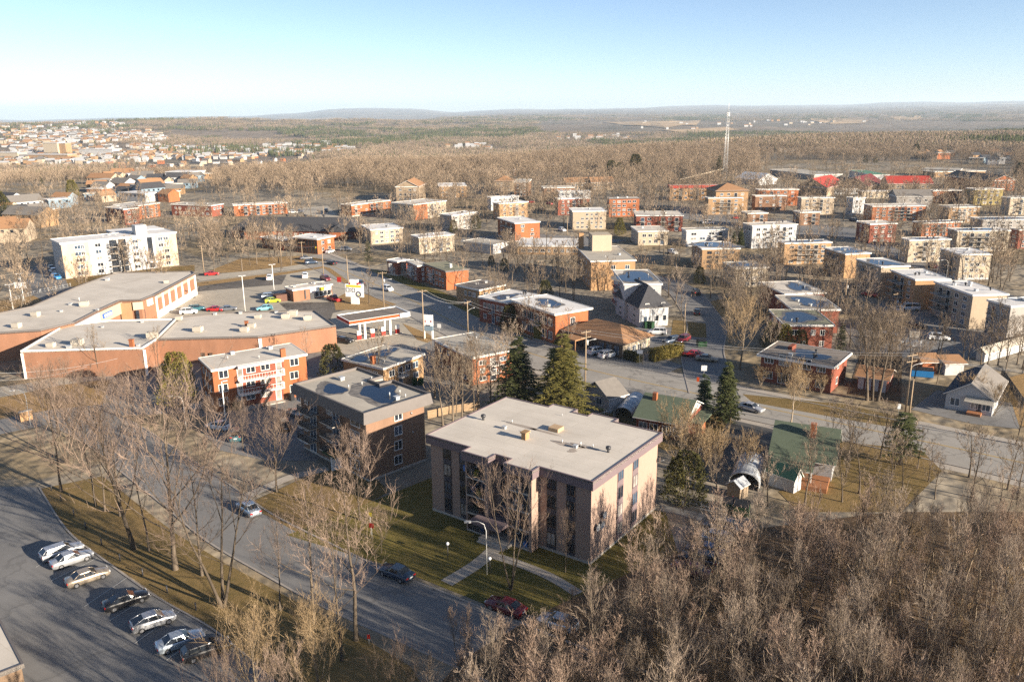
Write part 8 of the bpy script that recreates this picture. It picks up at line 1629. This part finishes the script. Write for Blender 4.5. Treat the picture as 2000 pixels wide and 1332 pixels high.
# single low trees filling the town and its edges (300 - 900 m)
tw = []
for _ in range(48000):
    if len(tw) > 9500: break
    th = rs.uniform(-0.66, 0.66); r = math.sqrt(rs.uniform(230**2, 1050**2)); x, y = r*math.sin(th), r*math.cos(th); px = proj((x, y, 0)); q = px[0]
    dens = 0.24
    if px[1] < 405: dens = 0.55
    if 380 < q < 1000 and px[1] < 392: dens = 1.0
    if q > 1000 and px[1] < 352: dens = 1.0
    if q < 420 and px[1] < 400: dens = 0.16
    if 200 < q < 730 and 398 < px[1] < 472: dens = 0.10
    if 60 < q < 400 and 440 < px[1] < 600: dens = 0.2
    if 1480 < q < 1980 and 290 < px[1] < 372: dens = 0.08
    if rs.random() > dens or vnoise(x, y, 60, 2) < -0.9 or not clear(x, y) or not hclear(x, y): continue
    tw.append((x, y, float(terr(x, y))))
scatter('bare_woods', 'grey brown mass of bare trees between and behind the town blocks', tw, LOW, 0.6, 1.15)
pl = []
for _ in range(60000):
    if len(pl) > 9500: break
    th = rs.uniform(-0.60, 0.66); r = math.sqrt(rs.uniform(690**2, 1250**2)); x, y = r*math.sin(th), r*math.cos(th); px = proj((x, y, 0)); q = px[0]
    if q < 620 and (vnoise(x, y, 90, 5) < 0.3 or any(abs(x-a) < 20 and -50 < b-y < 20 for a, b in HPOS)): continue
    if 1480 < q and r < 900: continue
    if q > 960 and px[1] > 352 and r < 760: continue
    if vnoise(x, y, 150, 6) < -0.9 or not hclear(x, y) or not clear(x, y): continue
    pl.append((x, y, float(terr(x, y))))
scatter('plateau_wood', 'tan bare wood along the edge of the plateau', pl, LOW, 0.62, 1.0)
# wooded plateau and hills: clumps of many trees
pb, pe = [], []
for _ in range(60000):
    if len(pb)+len(pe) > 13500: break
    th = rs.uniform(-0.62, 0.66); r = math.exp(rs.uniform(math.log(1080), math.log(9000))); x, y = r*math.sin(th), r*math.cos(th); z = float(terr(x, y)); px = proj((x, y, z+8))
    if px[0] > 960 and r < 760 and px[1] > 352: continue
    if px[0] < 620 and r < 1900 and vnoise(x, y, 130, 5) < 0.35: continue
    if px[0] < 800 and r < 1500 and any(abs(x-a) < 24 and abs(y-b) < 24 for a, b in HPOS): continue
    if px[0] > 1480 and r < 900: continue
    if vnoise(x, y, 420, 9) < -1.0 and r > 2600: continue
    if (int(x//40), int(y//40)) in DH and rs.random() < 0.85: continue
    if px[0] > 1050 and 235 < px[1] < 258 and r > 2600: continue
    ev = vnoise(x, y, 300, 3)+vnoise(x, y, 90, 4)*0.5+(0.0 if r > 2200 else -0.25)
    (pe if ev > 0.55 else pb).append((x, y, z))
scatter('woods', 'brown bare woods covering the plateau and the far hills', pb, CL[:4], 0.9, 1.25)
scatter('evergreen_woods', 'dark evergreen patches in the far woods', pe, CL[4:], 0.9, 1.25)
# tan fields on the far slopes
def field(px, label):
    P = [at(*p) for p in px]; c_ = [sum(q[i] for q in P)/len(P) for i in range(2)]; mb = MB(); n = len(P); pts = []
    for i in range(n):
        for t in (0, 0.5): a, b = P[i], P[(i+1) % n]; pts.append((a[0]+(b[0]-a[0])*t, a[1]+(b[1]-a[1])*t))
    rings = [[(c_[0]+(x-c_[0])*f, c_[1]+(y-c_[1])*f) for x, y in pts] for f in (1.0, 0.75, 0.5, 0.25)]; rings = [[(x, y, float(terr(x, y))+3.0) for x, y in r] for r in rings]; m = len(pts)
    for a, b in zip(rings, rings[1:]):
        for k in range(m): mb.face([a[k], a[(k+1) % m], b[(k+1) % m], b[k]])
    for k in range(m): mb.face([rings[-1][k], rings[-1][(k+1) % m], (c_[0], c_[1], float(terr(*c_))+3)])
    tag(mb.build('field', 'farmland'), label, kind='structure')
field([(1180, 240), (1290, 238), (1370, 236), (1360, 246), (1300, 252), (1220, 246)], 'broad tan farm field beyond the plateau wood'); field([(1582, 233), (1640, 231), (1698, 237), (1680, 243), (1620, 244), (1590, 238)], 'bright tan field on the far slope'); field([(1738, 229), (1798, 227), (1802, 232), (1770, 236), (1745, 233)], 'smaller tan field on the far slope'); field([(1290, 256), (1420, 250), (1450, 254), (1330, 260)], 'thin tan field at the edge of the wood'); field([(818, 251), (848, 250), (846, 254), (820, 254)], 'small straw field on the wooded hill')
# ---------------------------------------------------------------- the air
if HAZE > 0:
    mb = MB(); mb.box(-28500, 28500, -2500, 28500, -260, 260); ho = tag(mb.build('haze', 'water'), 'thin pale haze over the whole valley', kind='stuff')
    hm = bpy.data.materials.new('haze'); hm.use_nodes = True; t = hm.node_tree; t.nodes.clear(); vo = t.nodes.new('ShaderNodeVolumePrincipled'); vo.inputs['Density'].default_value = HAZE; vo.inputs['Color'].default_value = (0.68, 0.84, 1.0, 1); vo.inputs['Anisotropy'].default_value = 0.1; mo = t.nodes.new('ShaderNodeOutputMaterial'); t.links.new(vo.outputs[0], mo.inputs['Volume']); ho.data.materials.clear(); ho.data.materials.append(hm)
